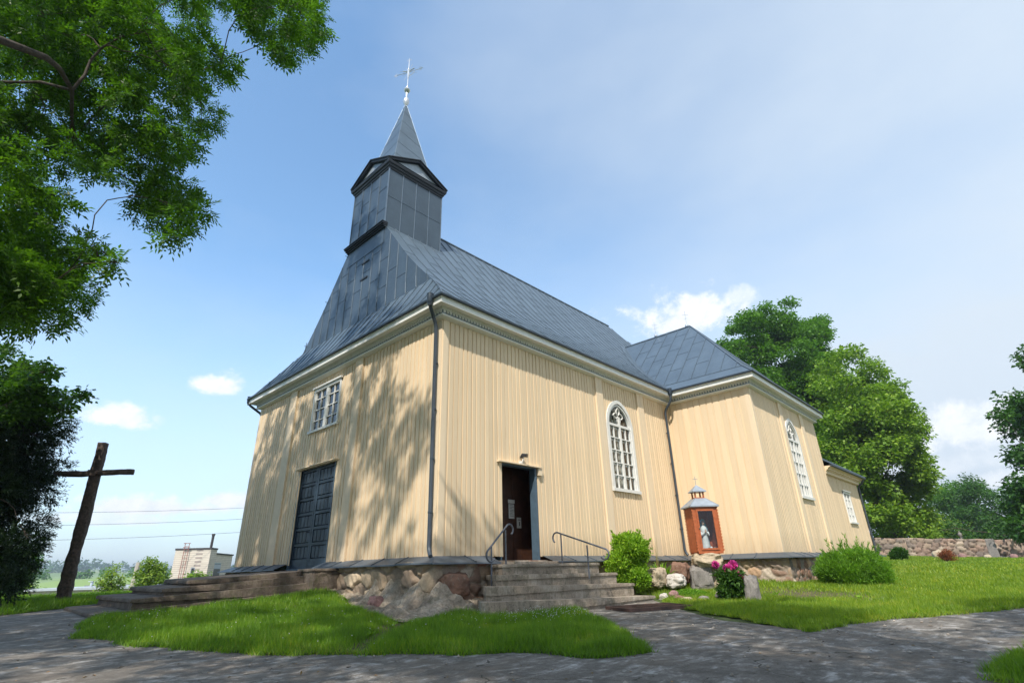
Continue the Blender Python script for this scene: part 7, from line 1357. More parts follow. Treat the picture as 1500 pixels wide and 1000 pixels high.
tree('maple_tree','maple tree with layered boughs reaching in at the left edge above the dark conifer',(-9.3,13.2),(-8.8,13.0,4),CL_maple,.2,clump_leaves(CL_maple,5.5,.135,.85,.24,16,.35,.15),G_map,seed=4,tip=.010,maxn=60)
def conifer_leaves(CLs):
    out=[]
    for (x,y,z,r) in CLs:
        n=int(160*r*r/.25); q=unit(n); q[:,2]*=.7; c=np.array([x,y,z])+q*(r*rng.uniform(.3,1,n)**.4)[:,None]
        k=16; idx=np.repeat(np.arange(n),k); dirn=q+np.array([0,0,-.15]); dirn=dirn/np.linalg.norm(dirn,axis=1,keepdims=True)
        t=rng.uniform(0,.34,n*k); P=c[idx]+dirn[idx]*t[:,None]+unit(n*k)*.02
        A=dirn[idx]*.8+unit(n*k)*.6; A/=np.linalg.norm(A,axis=1,keepdims=True); N=np.array([0,0,1.])+unit(n*k)*.5; ln=rng.uniform(.05,.11,n*k)
        out.append(leafV(P,A,N,ln,ln*.35))
    return np.concatenate(out)
cl_con=CL_con+[(-8.0,13.3,z,.7) for z in np.arange(-.4,4.2,.45)]+[(-7.7,13.6,z,.6) for z in np.arange(-.5,3.5,.5)]
tree('conifer_tree','dark dense conifer at the left edge beside the wooden cross',(-8.2,13.6),(-8.2,13.6,2.5),cl_con,.16,conifer_leaves(cl_con),G_con,seed=5,tip=.008,maxn=60)
def gz(x,y): return float(H(x,y))
def cen(L): a=np.array(L); return a[:,:3].mean(0)
for nm,lab,L,gm,base,fz,r0,dn in (
    ('lime_tree','tall deep green tree rising behind the transept roof',CL_A,G_far,None,6.0,.45,11),
    ('lime_tree','yellow-green tree with dense low crown, right of the annex by the stone wall',CL_B,G_lime,None,3.2,.38,10),
    ('lime_tree','dark tree with hanging boughs at the right edge behind the stone wall',CL_C,G_dk,None,4.5,.4,9)):
    c=cen(L); r=tree(nm,lab,(c[0],c[1]),(c[0]+.3,c[1],c[2]*.62),L,r0,clump_leaves(L,dn,.30,.75,.62,17,.55),gm,seed=int(c[0])%9,tip=.02,maxn=60)
for nm,lab,L,gm in (('background_tree','mid-green round-topped tree beyond the stone wall, next to the yellow-green tree',CL_D1,G_far),('background_tree','dense dark green tree beyond the stone wall above the memorial slab',CL_D2,G_dk),('background_tree','dark tree beyond the stone wall, hard against the right edge tree',CL_D3,G_dk),('bright_bush','bright yellow-green bush just beyond the stone wall',CL_E,G_bright)):
    c=cen(L); tree(nm,lab,(c[0],c[1]),(c[0],c[1],c[2]*.6+gz(c[0],c[1])*.4),L,.25 if nm!='bright_bush' else .1,clump_leaves(L,6.0,.34 if nm!='bright_bush' else .2,.75,.7,15,.6),gm,cat='tree' if nm!='bright_bush' else 'bush',seed=2,maxn=25,tip=.02)
# hedge-like undergrowth right behind the wall
L=[]
for i in range(26):
    t=i/25; L.append((66+rng.uniform(-2,2)-8*t*0,12-38*t+rng.uniform(-1,1),gz(62,0)+1.6+rng.uniform(-.6,1.4),rng.uniform(1.3,2.1)))
tree('hedge','low dark green undergrowth lining the far side of the stone wall',(66,-7),(66,-7,1.5),L,.12,clump_leaves(L,5,.33,.7,.7,15),G_dk,cat='hedge',maxn=10)
# ---- bushes by the church
def bush(name,label,c,rad,h,size,asp,gm,n,per=14,tw=.10,cat='shrub',group=None,stem=True,lump=9,up=.4,blade=False,seed=1,R0=.35,shoots=0):
    rg=np.random.default_rng(seed); z=gz(*c); T=empty(name,(c[0],c[1],z),label,cat,group)
    lumps=[(c[0]+rad*.62*math.cos(a)*rg.uniform(.3,1),c[1]+rad*.62*math.sin(a)*rg.uniform(.3,1),z+h*rg.uniform(.22,.80),rad*rg.uniform(.34,.55)) for a in rg.uniform(0,6.28,lump)]
    out=[]
    for j in range(shoots):
        x,y,zz,r=lumps[j%len(lumps)]; q=rg.normal(size=3); q[2]=abs(q[2])*1.1-.1; q/=np.linalg.norm(q); p0=np.array([x,y,zz])+q*r*.8; L_s=rad*rg.uniform(.22,.5); k=34; t=rg.uniform(0,1,k); P=p0+(q*.7+np.array([0,0,.5]))*L_s*t[:,None]+unit(k)*.025*(1.3-t)[:,None]
        if p0[2]<z+.15: continue
        A=unit(k)*.8+q+np.array([0,0,.4]); A/=np.linalg.norm(A,axis=1,keepdims=True); N=unit(k); ln=size*rg.uniform(.7,1.3,k); out.append(leafV(P,A,N,ln,ln*asp))
    for (x,y,zz,r) in lumps:
        q=unit(n); tc=np.array([x,y,zz])+q*(r*rg.uniform(R0,1,n)**.5)[:,None]*np.array([1,1,.9]); tc=tc[tc[:,2]>z+.02]
        k=len(tc); idx=np.repeat(np.arange(k),per); o=unit(len(idx))*(rg.uniform(0,1,len(idx))**.5)[:,None]*tw; P=tc[idx]+o
        A=o/(np.linalg.norm(o,axis=1,keepdims=True)+1e-6)*.5+unit(len(idx))*.5+np.array([0,0,up]); A/=np.linalg.norm(A,axis=1,keepdims=True)
        N=np.array([0,0,1.])+unit(len(idx))*.8; ln=size*rg.uniform(.6,1.3,len(idx)); out.append(leafV(P,A,N,ln,ln*asp))
    fast('foliage',np.concatenate(out),4,gm,T)
    if stem:
        m=MB()
        for (x,y,zz,r) in lumps: m.tube([(c[0],c[1],z-.05),(c[0]*.6+x*.4,c[1]*.6+y*.4,z+(zz-z)*.6),(x,y,zz)],[.022,.015,.007],6)
        autosmooth(m.build('stems',M_bark,T))
    return T
bush('green_shrub','bright green bushy shrub beside the side steps, against the cream wall',(6.02,-1.12),.64,1.70,.075,.5,G_box,150,13,.10,lump=24,seed=23,shoots=46)
bush('low_shrub','wide fine-leaved green shrub in front of the transept plinth',(12.0,-5.2),1.05,.74,.11,.20,G_fine,420,15,.11,lump=26,seed=9,up=.5,shoots=60)
bush('fern','small yellow-green leafy plant between boulder and peony',(8.0,-2.95),.20,.42,.06,.5,G_bright,40,8,.05,lump=6,seed=3,cat='plant')
bush('red_shrub','small dead-looking rust-red shrub on the lawn before the stone wall',(31,-5.6),.45,.62,.08,.3,leaf_mat('rust_leaf',(.20,.07,.03),.3,.2),50,8,.12,lump=8,seed=4)
bush('ground_shrub','dark green low plant at the shaded foot of the annex and wall',(33.5,-3.0),.45,.6,.14,.6,G_dk,60,8,.15,lump=8,seed=14,cat='plant')
# creeping green mat, iris, peony
def blades(name,label,c,rad,n,h,w,gm,cat,lean=.5,seed=1,seg=4,par=None):
    rg=np.random.default_rng(seed); z=gz(*c); T=par or empty(name,(c[0],c[1],z),label,cat); out=[]
    for i in range(n):
        a=rg.uniform(0,6.28); r=rad*rg.uniform(0,1)**.6*.35; b=np.array([c[0]+r*math.cos(a),c[1]+r*math.sin(a),z]); hh_=h*rg.uniform(.55,1.1); l=lean*rg.uniform(.2,1.2)*rad; d=np.array([math.cos(a+rg.uniform(-.5,.5)),math.sin(a+rg.uniform(-.5,.5)),0]); s=np.array([-d[1],d[0],0])*w*rg.uniform(.7,1.2)/2
        p=lambda t:b+d*l*t*t+np.array([0,0,hh_*(t-.32*t**3*lean*1.2)])
        for k in range(seg):
            t0,t1=k/seg,(k+1)/seg; w0,w1=(1-t0**2.5),(1-t1**2.5)+.03; out+= [p(t0)-s*w0,p(t0)+s*w0,p(t1)+s*w1,p(t1)-s*w1]
    o=fast('leaves' ,np.array(out),4,gm,T); return T
blades('iris_clump','tall sword-leaved iris clump against the plinth between green shrub and shrine',(7.9,-1.05),.75,150,1.0,.035,G_fine,'plant',.9,seed=2)
blades('tall_weeds','thin brownish dry flower stalks rising in front of the wall above the irises',(8.3,-.72),.35,9,1.75,.012,leaf_mat('dry_stalk',(.22,.20,.07),.2,.2),'plant',.3,seed=6)
def mat_plant():
    c=(6.75,-2.35); z=gz(*c); T=empty('creeping_plant',(c[0],c[1],z),'low bright green creeping mat in the rock bed by the steps','plant'); n=9000
    a=rng.uniform(0,6.28,n); r=np.sqrt(rng.uniform(0,1,n)); u=r*np.cos(a)*.72; v=r*np.sin(a)*.34; x=c[0]+u*.75+v*.5; y=c[1]-u*.62+v*.7; hh_=.20*(1-r**2.2)+.02
    P=np.column_stack([x,y,H(x,y)+hh_*rng.uniform(.5,1,n)]); A=unit(n)*.7+np.array([0,0,.6]); A/=np.linalg.norm(A,axis=1,keepdims=True); N=np.array([0,0,1.])+unit(n)*.8
    ln=rng.uniform(.03,.055,n); fast('foliage',leafV(P,A,N,ln,ln*.45),4,G_fine,T)
mat_plant()
def peony():
    c=(5.95,-3.95); z=gz(*c); T=bush('peony_plant','peony bush with three clusters of pink blooms in the rock bed',c,.36,.72,.13,.38,leaf_mat('peony_leaf',(.05,.12,.025),.35,.3),60,6,.10,cat='plant',lump=11,seed=12,up=.1)
    bush('green_plant','light green leafy tuft between peony and upright grey rock',(6.12,-4.2),.2,.42,.06,.5,G_box,40,8,.05,cat='plant',lump=6,seed=13)
    M_pk=leaf_mat('pink_petal',(.62,.09,.36),.25,.35,(1.2,.8,1.1))
    for (dx_,dy_,dz_,r_) in ((-.22,.24,.86,.085),(-.02,.02,.76,.12),(.10,-.06,.83,.11),(.06,-.10,.66,.11),(.16,-.26,.50,.12),(.10,-.2,.58,.09)):
        q=unit(150); P=np.array([c[0]+dx_,c[1]+dy_,z+dz_])+q*r_*.35; A=q+unit(150)*.35; A/=np.linalg.norm(A,axis=1,keepdims=True); N=unit(150)+q*.3; ln=rng.uniform(.5,.95,150)*r_; fast('flower',leafV(P,A,N,ln,ln*1.0,.3),4,M_pk,T)
peony()
# ---------------------------------------------------------------- grass
def grass_mat(name,c):
    m,b=mat(name); big=b.noise(b.pos,1.1,5,.65); f=b.math('ADD',b.math('MULTIPLY',b.isl,.50),b.math('MULTIPLY_ADD',big,1.1,-.30))
    cc=b.ramp(f,[(.10,tuple(x*.6 for x in c)),(.45,c),(.72,(c[0]*1.7,c[1]*1.35,c[2]*1.2)),(.93,(c[0]*3.0,c[1]*1.45,c[2]*3.2))]); b.l(cc,b.p.inputs['Base Color']); b.p.inputs['Roughness'].default_value=.5
    t=b.n('ShaderNodeBsdfTranslucent'); b.l(b.mix(1.0,cc,(1.4,1.6,.5),'MULTIPLY'),t.inputs[0]); x=b.n('ShaderNodeMixShader'); x.inputs[0].default_value=.42; b.l(b.p.outputs[0],x.inputs[1]); b.l(t.outputs[0],x.inputs[2]); b.l(x.outputs[0],b.o.inputs[0]); return m
M_grass=grass_mat('grass_blade',(.125,.25,.016))
def edged(P,poly):
    d=np.full(len(P),9.)
    for i in range(len(poly)):
        a=np.array(poly[i-1]);b=np.array(poly[i]); t=np.clip(((P-a)@(b-a))/((b-a)@(b-a)+1e-9),0,1); d=np.minimum(d,np.hypot(*(a+t[:,None]*(b-a)-P).T))
    return d
def grass(name,poly,dens_fn,hmin,hmax,label=None,bbox=None,mat_=None,bare=None):
    A=np.array(poly); x0,y0=A.min(0);x1,y1=A.max(0)
    if bbox: x0,y0,x1,y1=max(x0,bbox[0]),max(y0,bbox[1]),min(x1,bbox[2]),min(y1,bbox[3])
    out=[]; cell=2.0
    for cx in np.arange(x0,x1,cell):
        for cy in np.arange(y0,y1,cell):
            # only what can be seen from around the camera's side
            d=math.hypot(cx+1-CAMP[0],cy+1-CAMP[1]); dn,wd=dens_fn(d); n=int(dn*cell*cell)
            X=rng.uniform(cx,cx+cell,n);Y=rng.uniform(cy,cy+cell,n); k=inp(X,Y,poly); X=X[k];Y=Y[k]
            if len(X)==0: continue
            Pxy=np.column_stack([X,Y]); e=edged(Pxy,poly[::3] if len(poly)>200 else poly); hs=np.clip(.45+e/.35,0,1)
            cl=np.array([noise.noise(Vector((a*1.1,b*1.1,0)))+.7*noise.noise(Vector((a*3.3,b*3.3,4))) for a,b in Pxy]) 
            keep=rng.uniform(0,1,len(X))<np.clip(1.15+1.1*cl,.25,1)
            if bare is not None: q=bare(X,Y); keep&=rng.uniform(0,1,len(X))>q; hs=hs*(1-.6*q)
            X,Y,hs,cl=X[keep],Y[keep],hs[keep],cl[keep]; n=len(X)
            if n==0: continue
            h=rng.uniform(hmin,hmax,n)*hs*(1+.5*cl); a=rng.uniform(0,6.28,n); w=wd*rng.uniform(.6,1.2,n); z=H(X,Y)+.04
            l=h*rng.uniform(.1,.75,n); a2=rng.uniform(0,6.28,n); dx_=np.cos(a)*w/2;dy_=np.sin(a)*w/2
            b0=np.column_stack([X-dx_,Y-dy_,z]);b1=np.column_stack([X+dx_,Y+dy_,z]); t=np.column_stack([X+np.cos(a2)*l,Y+np.sin(a2)*l,z+h])
            out.append(np.stack([b0,b1,t],1).reshape(-1,3))
    # ragged overhanging fringe along the edge
    A2=np.array(poly); B2=np.roll(A2,-1,0); LL_=np.hypot(*(B2-A2).T)
    for a,b,l in zip(A2,B2,LL_):
        if l>1.2 or np.hypot(*(a-CAMP[:2]))>22: continue
        n=int(l*420/max(1,np.hypot(*(a-CAMP[:2]))/9)); t=rng.uniform(0,1,n); P=a+(b-a)*t[:,None]+rng.normal(0,.035,(n,2))*(1+.9*noise.noise(Vector((a[0]*2,a[1]*2,5))))
        h=rng.uniform(.03,.10,n); an=rng.uniform(0,6.28,n); w=.010; z=H(P[:,0],P[:,1])+.022; l2=h*rng.uniform(.4,1.1,n); a3=rng.uniform(0,6.28,n)
        d=np.column_stack([np.cos(an)*w/2,np.sin(an)*w/2,np.zeros(n)]); Q=np.column_stack([P,z]); T_=np.column_stack([P[:,0]+np.cos(a3)*l2,P[:,1]+np.sin(a3)*l2,z+h]); out.append(np.stack([Q-d,Q+d,T_],1).reshape(-1,3))
    o=fast(name,np.concatenate(out),3,mat_ or M_grass); tag(o,label,None,None,'stuff'); print(name,sum(len(q) for q in out)//3); return o
def dens(d):
    if d<9: return 3600,.010
    if d<13: return 3000,.011
    if d<18: return 1500,.016
    if d<28: return 600,.028
    return 190,.055
def bareA(X,Y):
    # worn strip running from the apron tip to the path
    a=np.array([-1.65,-1.2]);b=np.array([-3.9,-3.3]); P=np.column_stack([X,Y]); t=np.clip(((P-a)@(b-a))/((b-a)@(b-a)),0,1.2); d=np.hypot(*(a+t[:,None]*(b-a)-P).T); return .93*np.exp(-(d/.20)**2)
def bareR(X,Y): 
    u=(X-8.2)*.86-(Y+5.0)*.5; v=(X-8.2)*.5+(Y+5.0)*.86; return .9*np.exp(-((u/1.2)**2+(v/2.3)**2)**1.5)
grass('lawn_grass',lawns[0],dens,.07,.16,'green grass with white clover between path, front steps and side steps',bare=bareA)
grass('lawn_grass',lawns[1],dens,.05,.12,'sunlit grass of the churchyard right of the path up to the stone wall',bbox=(-5,-26,60,10),bare=bareR,mat_=grass_mat('yellow_grass_blade',(.17,.285,.022)))  # lighter, yellower type of grass than on the other lawns
grass('lawn_grass',lawns[2],dens,.06,.13,'shaded grass corner at the lower right of the path')
grass('lawn_grass',lawns[3],dens,.08,.2,'shaded grass around the wooden cross at left',bbox=(-14,7,2,25))
# clover heads and dandelion clocks
def flowers():
    n=420; x=rng.normal(.35,.55,n)+rng.uniform(-.5,.5,n); y=rng.normal(-2.3,.62,n); x2=rng.uniform(-5.5,.5,150);y2=rng.uniform(-3.5,3.5,150); x3=rng.normal(-4.6,.5,30); y3=rng.normal(2.6,.6,30)
    X=np.concatenate([x-(y+2.3)*.2,x2,x3]);Y=np.concatenate([y-.35,y2,y3]); k=inp(X,Y,lawns[0]); X=X[k];Y=Y[k]; n=len(X); z=H(X,Y)+rng.uniform(.10,.19,n)
    P=np.column_stack([X,Y,z]); out=[]
    for j in range(7):
        A=unit(n); N=unit(n); ln=rng.uniform(.009,.015,n); out.append(leafV(P-A*ln[:,None]*.3,A,N,ln,ln*.9))
    o=fast('clover_flowers',np.concatenate(out),4,M_plaster); tag(o,'tiny white clover heads scattered in the front lawn','flowers',None,'stuff')
flowers()
def litter():
    n=520; X=rng.uniform(-7,7,n);Y=rng.uniform(-9.6,3.5,n); k=inp(X,Y,PATH); X=X[k];Y=Y[k]; P=np.column_stack([X,Y,H(X,Y)+.026]); n=len(P); A=unit(n)*np.array([1,1,.12]); A/=np.linalg.norm(A,axis=1,keepdims=True); N=np.array([0,0,1.])+unit(n)*.35; ln=rng.uniform(.02,.06,n)
    o=fast('leaf_litter',leafV(P,A,N,ln,ln*.5),4,leaf_mat('dry_leaf',(.20,.13,.05),.5,.1)); tag(o,'dry fallen leaves and twigs scattered over the path',None,None,'stuff')
    # broad-leaved weeds in the turf and in the joints of the path
    out=[]
    for _ in range(150):
        x=rng.uniform(-5.5,8);y=rng.uniform(-9,3.4)
        ok=any(inp(np.array([x]),np.array([y]),l)[0] for l in lawns[:3])
        if not ok and rng.uniform()>.02: continue
        m_=int(rng.integers(6,13)); a=rng.uniform(0,6.28,m_); A=np.column_stack([np.cos(a),np.sin(a),rng.uniform(.25,1.1,m_)]); A/=np.linalg.norm(A,axis=1,keepdims=True); P=np.tile([x,y,float(H(x,y))+.04],(m_,1)); N=np.array([0,0,1.])+unit(m_)*.2; ln=rng.uniform(.07,.17,m_)*(1 if ok else .6); out.append(leafV(P,A,N,ln,ln*.32))
    o=fast('weeds',np.concatenate(out),4,G_box); tag(o,'broad-leaved weeds growing in the turf and path joints',None,None,'stuff')
litter()
# ---------------------------------------------------------------- churchyard walls
GWp=[(62,-24),(56,-14),(50,-7.6),(47.5,-1.5),(46.5,5),(46.5,16)]
GWl=empty('stone_wall',(47.5,-1.5,gz(47.5,-1.5)),'long rubble stone wall closing the churchyard lawn at the right','wall')
PW=[(.31,.22,.175),(.37,.28,.22),(.26,.19,.155),(.43,.35,.28),(.33,.26,.21),(.24,.195,.17)]
for i,(a,b) in enumerate(zip(GWp[:-1],GWp[1:])):
    a=np.array(a,float);b=np.array(b,float); L=np.linalg.norm(b-a);u=(b-a)/L   # outward to the right of a->b must face the camera (-x)
    p0,p1=b,a; u2=-u
    topf=lambda s,p0=p0,u2=u2: gz(*(p0+u2*s))+1.45+.03*math.sin(s*3)+.04*noise.noise(Vector((s*1.3,i,0)))
    botf=lambda s,p0=p0,u2=u2: gz(*(p0+u2*s))-.1
    rubble('wall_section',p0,p1,topf,botf,GWl,sp=.085,size=.46,mortar=(.10,.075,.065),amp=.15,thick=.5,pal=PW,seed=40+i)
LWl=empty('low_stone_wall',(-4,24.3,gz(-4,24.3)),'low dark stone wall behind the wooden cross at left','wall')
rubble('wall_section',(-34,25.2),(3.5,23.2),lambda s:gz(-34+s,24.3)+.10+.07*noise.noise(Vector((s*.8,0,0))),lambda s:gz(-34+s,24.3)-.2,LWl,sp=.11,size=.55,mortar=(.07,.06,.045),amp=.12,thick=.5,pal=[(.11,.09,.07),(.16,.13,.11),(.09,.08,.065)],seed=60)
# memorial in front of the wall
Mx,My=44.5,-6.9; ME=empty('memorial_slab',(Mx,My,gz(Mx,My)),'dark upright memorial slab against the stone wall at right','gravestone')
m=MB(); m.hexa([(Mx-.1,My-.28,gz(Mx,My)),(Mx-.1,My+.28,gz(Mx,My)),(Mx+.12,My+.28,gz(Mx,My)),(Mx+.12,My-.28,gz(Mx,My)),(Mx-.08,My-.24,gz(Mx,My)+1.35),(Mx-.08,My+.24,gz(Mx,My)+1.35),(Mx+.10,My+.24,gz(Mx,My)+1.35),(Mx+.10,My-.24,gz(Mx,My)+1.35)]); bevel(m.build('slab',M_rk['grey'],ME),.03)
m=MB(); m.box((Mx-.35,My-.65,gz(Mx,My)-.1),(Mx+.2,My+.65,gz(Mx,My)+.14)); bevel(m.build('base',M_rk['grey'],ME),.03)
UR=empty('stone_urn',(46.9,-6.6,1.2),'pale grey ornament standing on top of the wall above the memorial','urn'); 
m=MB(); uz=gz(48.9,-5)+1.42; m.lathe((49.0,-5.0,uz),[(.13,0),(.13,.04),(.05,.08),(.05,.16),(.12,.26),(.15,.38),(.10,.48),(.05,.53),(.06,.58),(.02,.62)],12); autosmooth(m.build('body',M_rk['grey'],UR)); UR.location=(49.0,-5.0,uz)
for o_ in UR.children: o_.data.transform(Matrix.Translation(Vector((46.9,-6.6,1.2))-Vector((49.0,-5.0,uz))))
k=0
for (x,y,s,lab) in ((41.0,-9.2,.35,'rough red-brown stone at the right end of the memorial border'),(40.6,-4.2,.38,'rough pale stone at the left end of the memorial border'),(41.0,-5.4,.22,'small border stone left of centre before the memorial'),(41.2,-6.7,.2,'small border stone at the centre before the memorial'),(41.1,-8.0,.22,'small border stone right of centre before the memorial')):
    rock((x,y),(s,s,s*.9),'tan' if k%2 else 'pink',lab,80+k,name='border_stone',sub=3); k+=1
rock((43.5,2.1),(.95,.8,.62),'pale','big pale boulder in the shade at the foot of the stone wall',91,sub=3)
# ---------------------------------------------------------------- beyond the left wall
M_brick=None
def brick():
    m,b=mat('pale_brick'); t=b.n('ShaderNodeTexBrick'); sp=b.n('ShaderNodeSeparateXYZ'); b.l(b.pos,sp.inputs[0]); cb=b.n('ShaderNodeCombineXYZ'); b.l(b.math('ADD',sp.outputs[0],sp.outputs[1]),cb.inputs[0]); b.l(sp.outputs[2],cb.inputs[1]); b.l(cb.outputs[0],t.inputs['Vector'])
    t.inputs['Color1'].default_value=(.64,.58,.49,1);t.inputs['Color2'].default_value=(.58,.52,.44,1);t.inputs['Mortar'].default_value=(.34,.29,.26,1);t.inputs['Scale'].default_value=1.0;t.inputs['Brick Width'].default_value=.5;t.inputs['Row Height'].default_value=.19;t.inputs['Mortar Size'].default_value=.016
    b.l(b.mix(.5,t.outputs[0],b.mix(1.0,t.outputs[0],b.ramp(b.noise(b.pos,1.3,4),[(.3,(.8,.8,.8)),(.7,(1.1,1.1,1.1))]),'MULTIPLY')),b.p.inputs['Base Color']); b.p.inputs['Roughness'].default_value=.85; return m
M_brick=brick()
M_tar=simple('dark_parapet',(.05,.045,.05),.7)
M_roofw=simple('pale_flat_roof',(.42,.47,.52),.6,var=.1)
BB=empty('brick_building',(13,57,-5.2),'pale brick flat-roofed building with rusty ladder beyond the front steps','building')
# plan corner facing the church at C0; long side runs away to the left
C0=Vector((13.5,55.2)); ul=Vector((-.80,.85)).normalized(); ur=Vector((.60,.80)).normalized(); nl=Vector((-ul.y*-1,-ul.x)) 
def bp(a,b,z): p=C0+ul*a+ur*b; return (p.x,p.y,z)
def bbox_(a0,a1,b0,b1,z0,z1):
    return [bp(a0,b0,z0),bp(a0,b1,z0),bp(a1,b1,z0),bp(a1,b0,z0),bp(a0,b0,z1),bp(a0,b1,z1),bp(a1,b1,z1),bp(a1,b0,z1)]
def bx(nm,args,m_,par):
    m=MB(); P=bbox_(*args); m.hexa(P); o=m.build(nm,m_,par)
    import bmesh as _b; q=_b.new(); q.from_mesh(o.data); _b.ops.recalc_face_normals(q,faces=q.faces); q.to_mesh(o.data); q.free(); return o
bx('wall',(0,3.8,0,1.9,-6.2,2.45),M_brick,BB); bx('parapet',(-.06,3.86,-.06,1.96,2.45,2.62),M_tar,BB)
bx('wall',(.5,3.7,1.9,9,-6.2,2.05),M_brick,BB); bx('parapet',(.4,3.76,1.97,9.1,2.05,2.2),M_tar,BB)
w_=bx('window',(.42,.50,2.3,5.2,-1.4,1.2),simple('window_frame_grey',(.30,.36,.36),.5),BB); bx('pane',(.38,.42,2.45,5.05,-1.25,1.05),M_black,w_); bx('blind',(.36,.385,2.45,5.05,.55,1.0),M_ltgrey,w_)
w_=bx('window',(1.35,1.75,-.04,.02,-.5,.7),M_ltgrey,BB); bx('pane',(1.42,1.68,-.06,-.035,-.42,.62),M_black,w_)
m=MB()
for a in (2.35,2.8): m.tube([bp(a,-.25,-1.5),bp(a,-.25,3.1)],.035,5)
for k in range(15): m.tube([bp(2.35,-.25,-1.4+k*.3),bp(2.8,-.25,-1.4+k*.3)],.02,4)
for z in (2.7,3.1): m.tube([bp(2.2,-.3,z),bp(2.95,-.3,z),bp(2.95,.3,z)],.03,5)
m.build('ladder',simple('rusty_ladder',(.30,.13,.11),.7),BB)
m=MB(); m.tube([bp(.5,1.2,2.5),bp(.45,1.1,3.95)],.13,10); m.tube([bp(.45,1.1,3.9),bp(.45,1.1,4.08)],.17,10); m.build('flue',M_tar,BB)
# long low flat roof beyond the wall
FR=empty('flat_roof_building',(3,46,-5),'long low pale building with flat roof seen over the low stone wall','building')
m=MB(); a=Vector((-1.2,49.5));b=Vector((9.5,42.5)); u=(b-a).normalized(); n_=Vector((-u.y,u.x)); 
def fp(s,d,z): p=a+u*s+n_*d; return (p.x,p.y,z)
L=(b-a).length
def fb(nm,s0,s1,d0,d1,z0,z1,m_,par=FR):
    m=MB(); m.hexa([fp(s0,d0,z0),fp(s1,d0,z0),fp(s1,d1,z0),fp(s0,d1,z0),fp(s0,d0,z1),fp(s1,d0,z1),fp(s1,d1,z1),fp(s0,d1,z1)]); return m.build(nm,m_,par)
fb('wall',0,L,0,9,-5.5,-.98,simple('cream_render',(.62,.55,.48),.8)); r_=fb('roof',-.2,L*.62,-.2,9.2,-.98,-.80,M_roofw); fb('roof',L*.62+.02,L+.2,-.2,9.2,-.98,-.76,M_roofw)
m=MB()
for s in (3.0,4.2,9.1): m.tube([fp(s,3,-.8),fp(s,3,-.38)],.11,8); m.beam(fp(s-.25,3,-.38),fp(s+.25,3,-.38),.3,.05)
m.build('roof_vent',M_roofw,r_)
fb('parapet',L*.60,L*.62,-.25,9.3,-1.2,-.64,M_tar); fb('parapet',-.25,L*.6,9.25,9.4,-1.1,-.72,simple('grey_parapet',(.22,.22,.23),.8))
PO=empty('utility_pole',(3.0,37.4,gz(3,37.4)),'pale concrete post standing between the two bright bushes','pole')
m=MB(); m.tube([(3.0,37.4,gz(3,37.4)-.3),(3.05,37.4,.80)],[.20,.15],8); m.build('post',simple('pale_concrete',(.46,.42,.38),.8),PO)
m=MB(); m.tube([(3.0,37.4,.5),(2.6,37.6,.45)],.02,5); m.build('stay',M_tar,PO)
def ftree(name,label,c,ztop,rad,gm,n=14,sz=.2,cat='tree',cone=False,seed=1):
    rg=np.random.default_rng(seed); z0=gz(*c); zb=z0+.3; L=[]
    for i in range(n):
        t=rg.uniform(0,1); a=rg.uniform(0,6.28); k=(1-t*.75) if cone else math.sqrt(max(.05,1-(2*t-1)**2*.85)); z=zb+(ztop-zb)*(.12+.78*t); L.append((c[0]+rad*.7*k*math.cos(a)*rg.uniform(.2,1),c[1]+rad*.7*k*math.sin(a)*rg.uniform(.2,1),z,rad*(.30+.2*k)*rg.uniform(.7,1)))
    return tree(name,label,c,(c[0],c[1],zb+(ztop-zb)*.5),L,.12,clump_leaves(L,5.5,sz,.7,.3 if sz<.25 else .6,13),gm,cat=cat,maxn=12,seed=seed,tip=.02)
ftree('young_tree','rounded yellow-green bushy tree just left of the pale post',(1.45,36.2),.78,.95,G_bright,16,.15,seed=3)
ftree('young_tree','taller yellow-green bushy tree just right of the pale post',(2.7,32.2),.92,1.25,G_bright,20,.15,cone=True,seed=4)
ftree('green_shrub','small green shrub in front of the brick building, right of the bushy trees',(4.6,29.5),-.05,.9,G_lime,12,.13,'shrub',seed=5)
rock((3.0,21.4),(.34,.3,.42),'dark','dark pointed rock beside the upper front step',95)
ftree('far_tree','round green tree far behind the wooden cross',(-1.5,78),3.6,4.6,G_far,26,.42,seed=6)
ftree('far_tree','darker green tree behind the conifer left of the cross',(-5.5,70),2.1,4.0,G_far,22,.42,seed=7)
ftree('far_tree','low yellow-green bush just right of the cross foot',(1.2,62),-.35,1.6,G_lime,12,.3,'bush',seed=8)
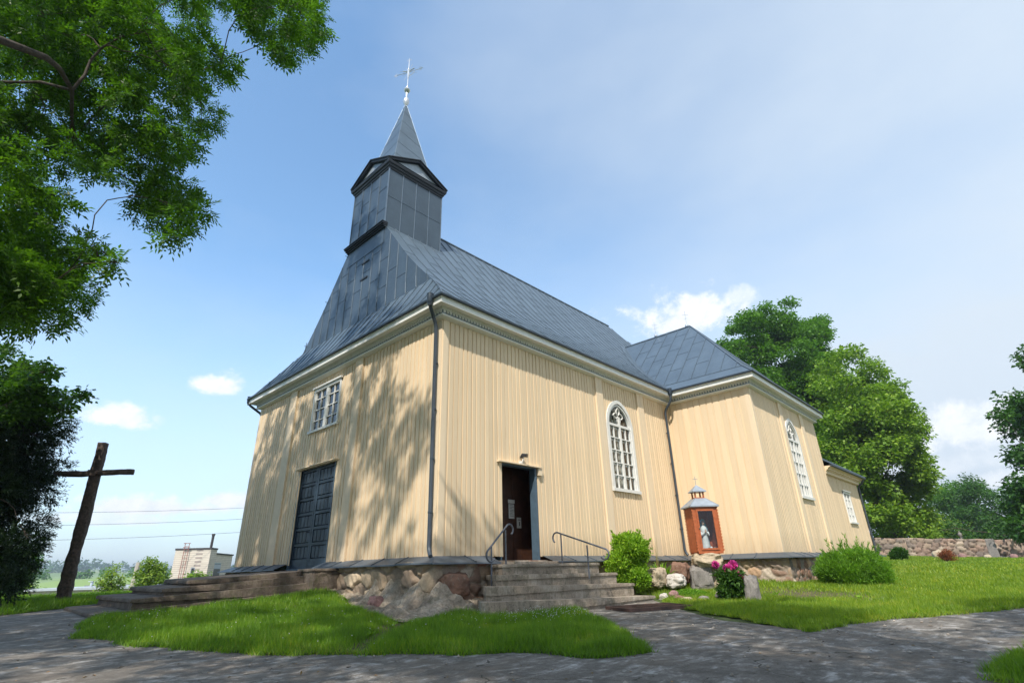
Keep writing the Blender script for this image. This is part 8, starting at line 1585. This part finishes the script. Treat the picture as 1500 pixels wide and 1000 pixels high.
# distant hedgerows and woods
def belt(label,p0,p1,hgt,n,gm,seed,sz=3.0):
    rg=np.random.default_rng(seed); L=[]
    for i in range(n):
        t=i/(n-1); x=p0[0]+(p1[0]-p0[0])*t+rg.uniform(-8,8);y=p0[1]+(p1[1]-p0[1])*t+rg.uniform(-12,12); L.append((x,y,gz(x,y)+hgt*rg.uniform(.3,.7),hgt*rg.uniform(.45,.8)))
    o=fast('distant_wood',clump_leaves(L,1.6,sz,.8,hgt*.35,14,.8),4,gm); tag(o,label,None,None,'stuff')
belt('distant wood on the horizon right of the cross',(55,1150),(190,1120),17,26,G_dk,1,4.5)
belt('distant wood far off behind the brick building',(190,1240),(560,1150),14,50,G_dk,2,4.5)
belt('distant trees on the horizon behind the conifer',(-120,900),(20,960),12,24,G_dk,3,4)
belt('near hedgerow across the field',(-30,420),(170,430),4.5,40,G_far,4,1.6)
# wires
m_w=simple('cable',(.10,.10,.11),.5)
for i,(ya,yb,za,zb) in enumerate(((57,50,5.1,6.3),(57,50,4.0,5.1),(57,50,2.75,3.7))):
    m=MB(); a=Vector((-14,ya+4,za+.3)); b=Vector((26,yb,zb+1.4)); P=[]
    for k in range(25): t=k/24; p=a+(b-a)*t; p.z-=1.2*4*t*(1-t)*.5; P.append(p)
    m.tube(P,.016,4); o=m.build('power_line',m_w); tag(o,('topmost','middle','lowest')[i]+' of the three thin power lines crossing the sky left of the church','cable','power lines')
#HAZE
def haze():
    m=bpy.data.materials.new('haze_air'); m.use_nodes=True; t=m.node_tree; t.nodes.clear(); o=t.nodes.new('ShaderNodeOutputMaterial'); v=t.nodes.new('ShaderNodeVolumePrincipled'); v.inputs['Color'].default_value=(.78,.86,1,1); v.inputs['Density'].default_value=HAZE_D; v.inputs['Anisotropy'].default_value=.3; t.links.new(v.outputs[0],o.inputs['Volume'])
    mb=MB(); mb.box((-4400,-4400,-9),(4400,4400,60)); ob=mb.build('haze',m); tag(ob,None,None,None,'stuff')
HAZE_D=.00045
haze()
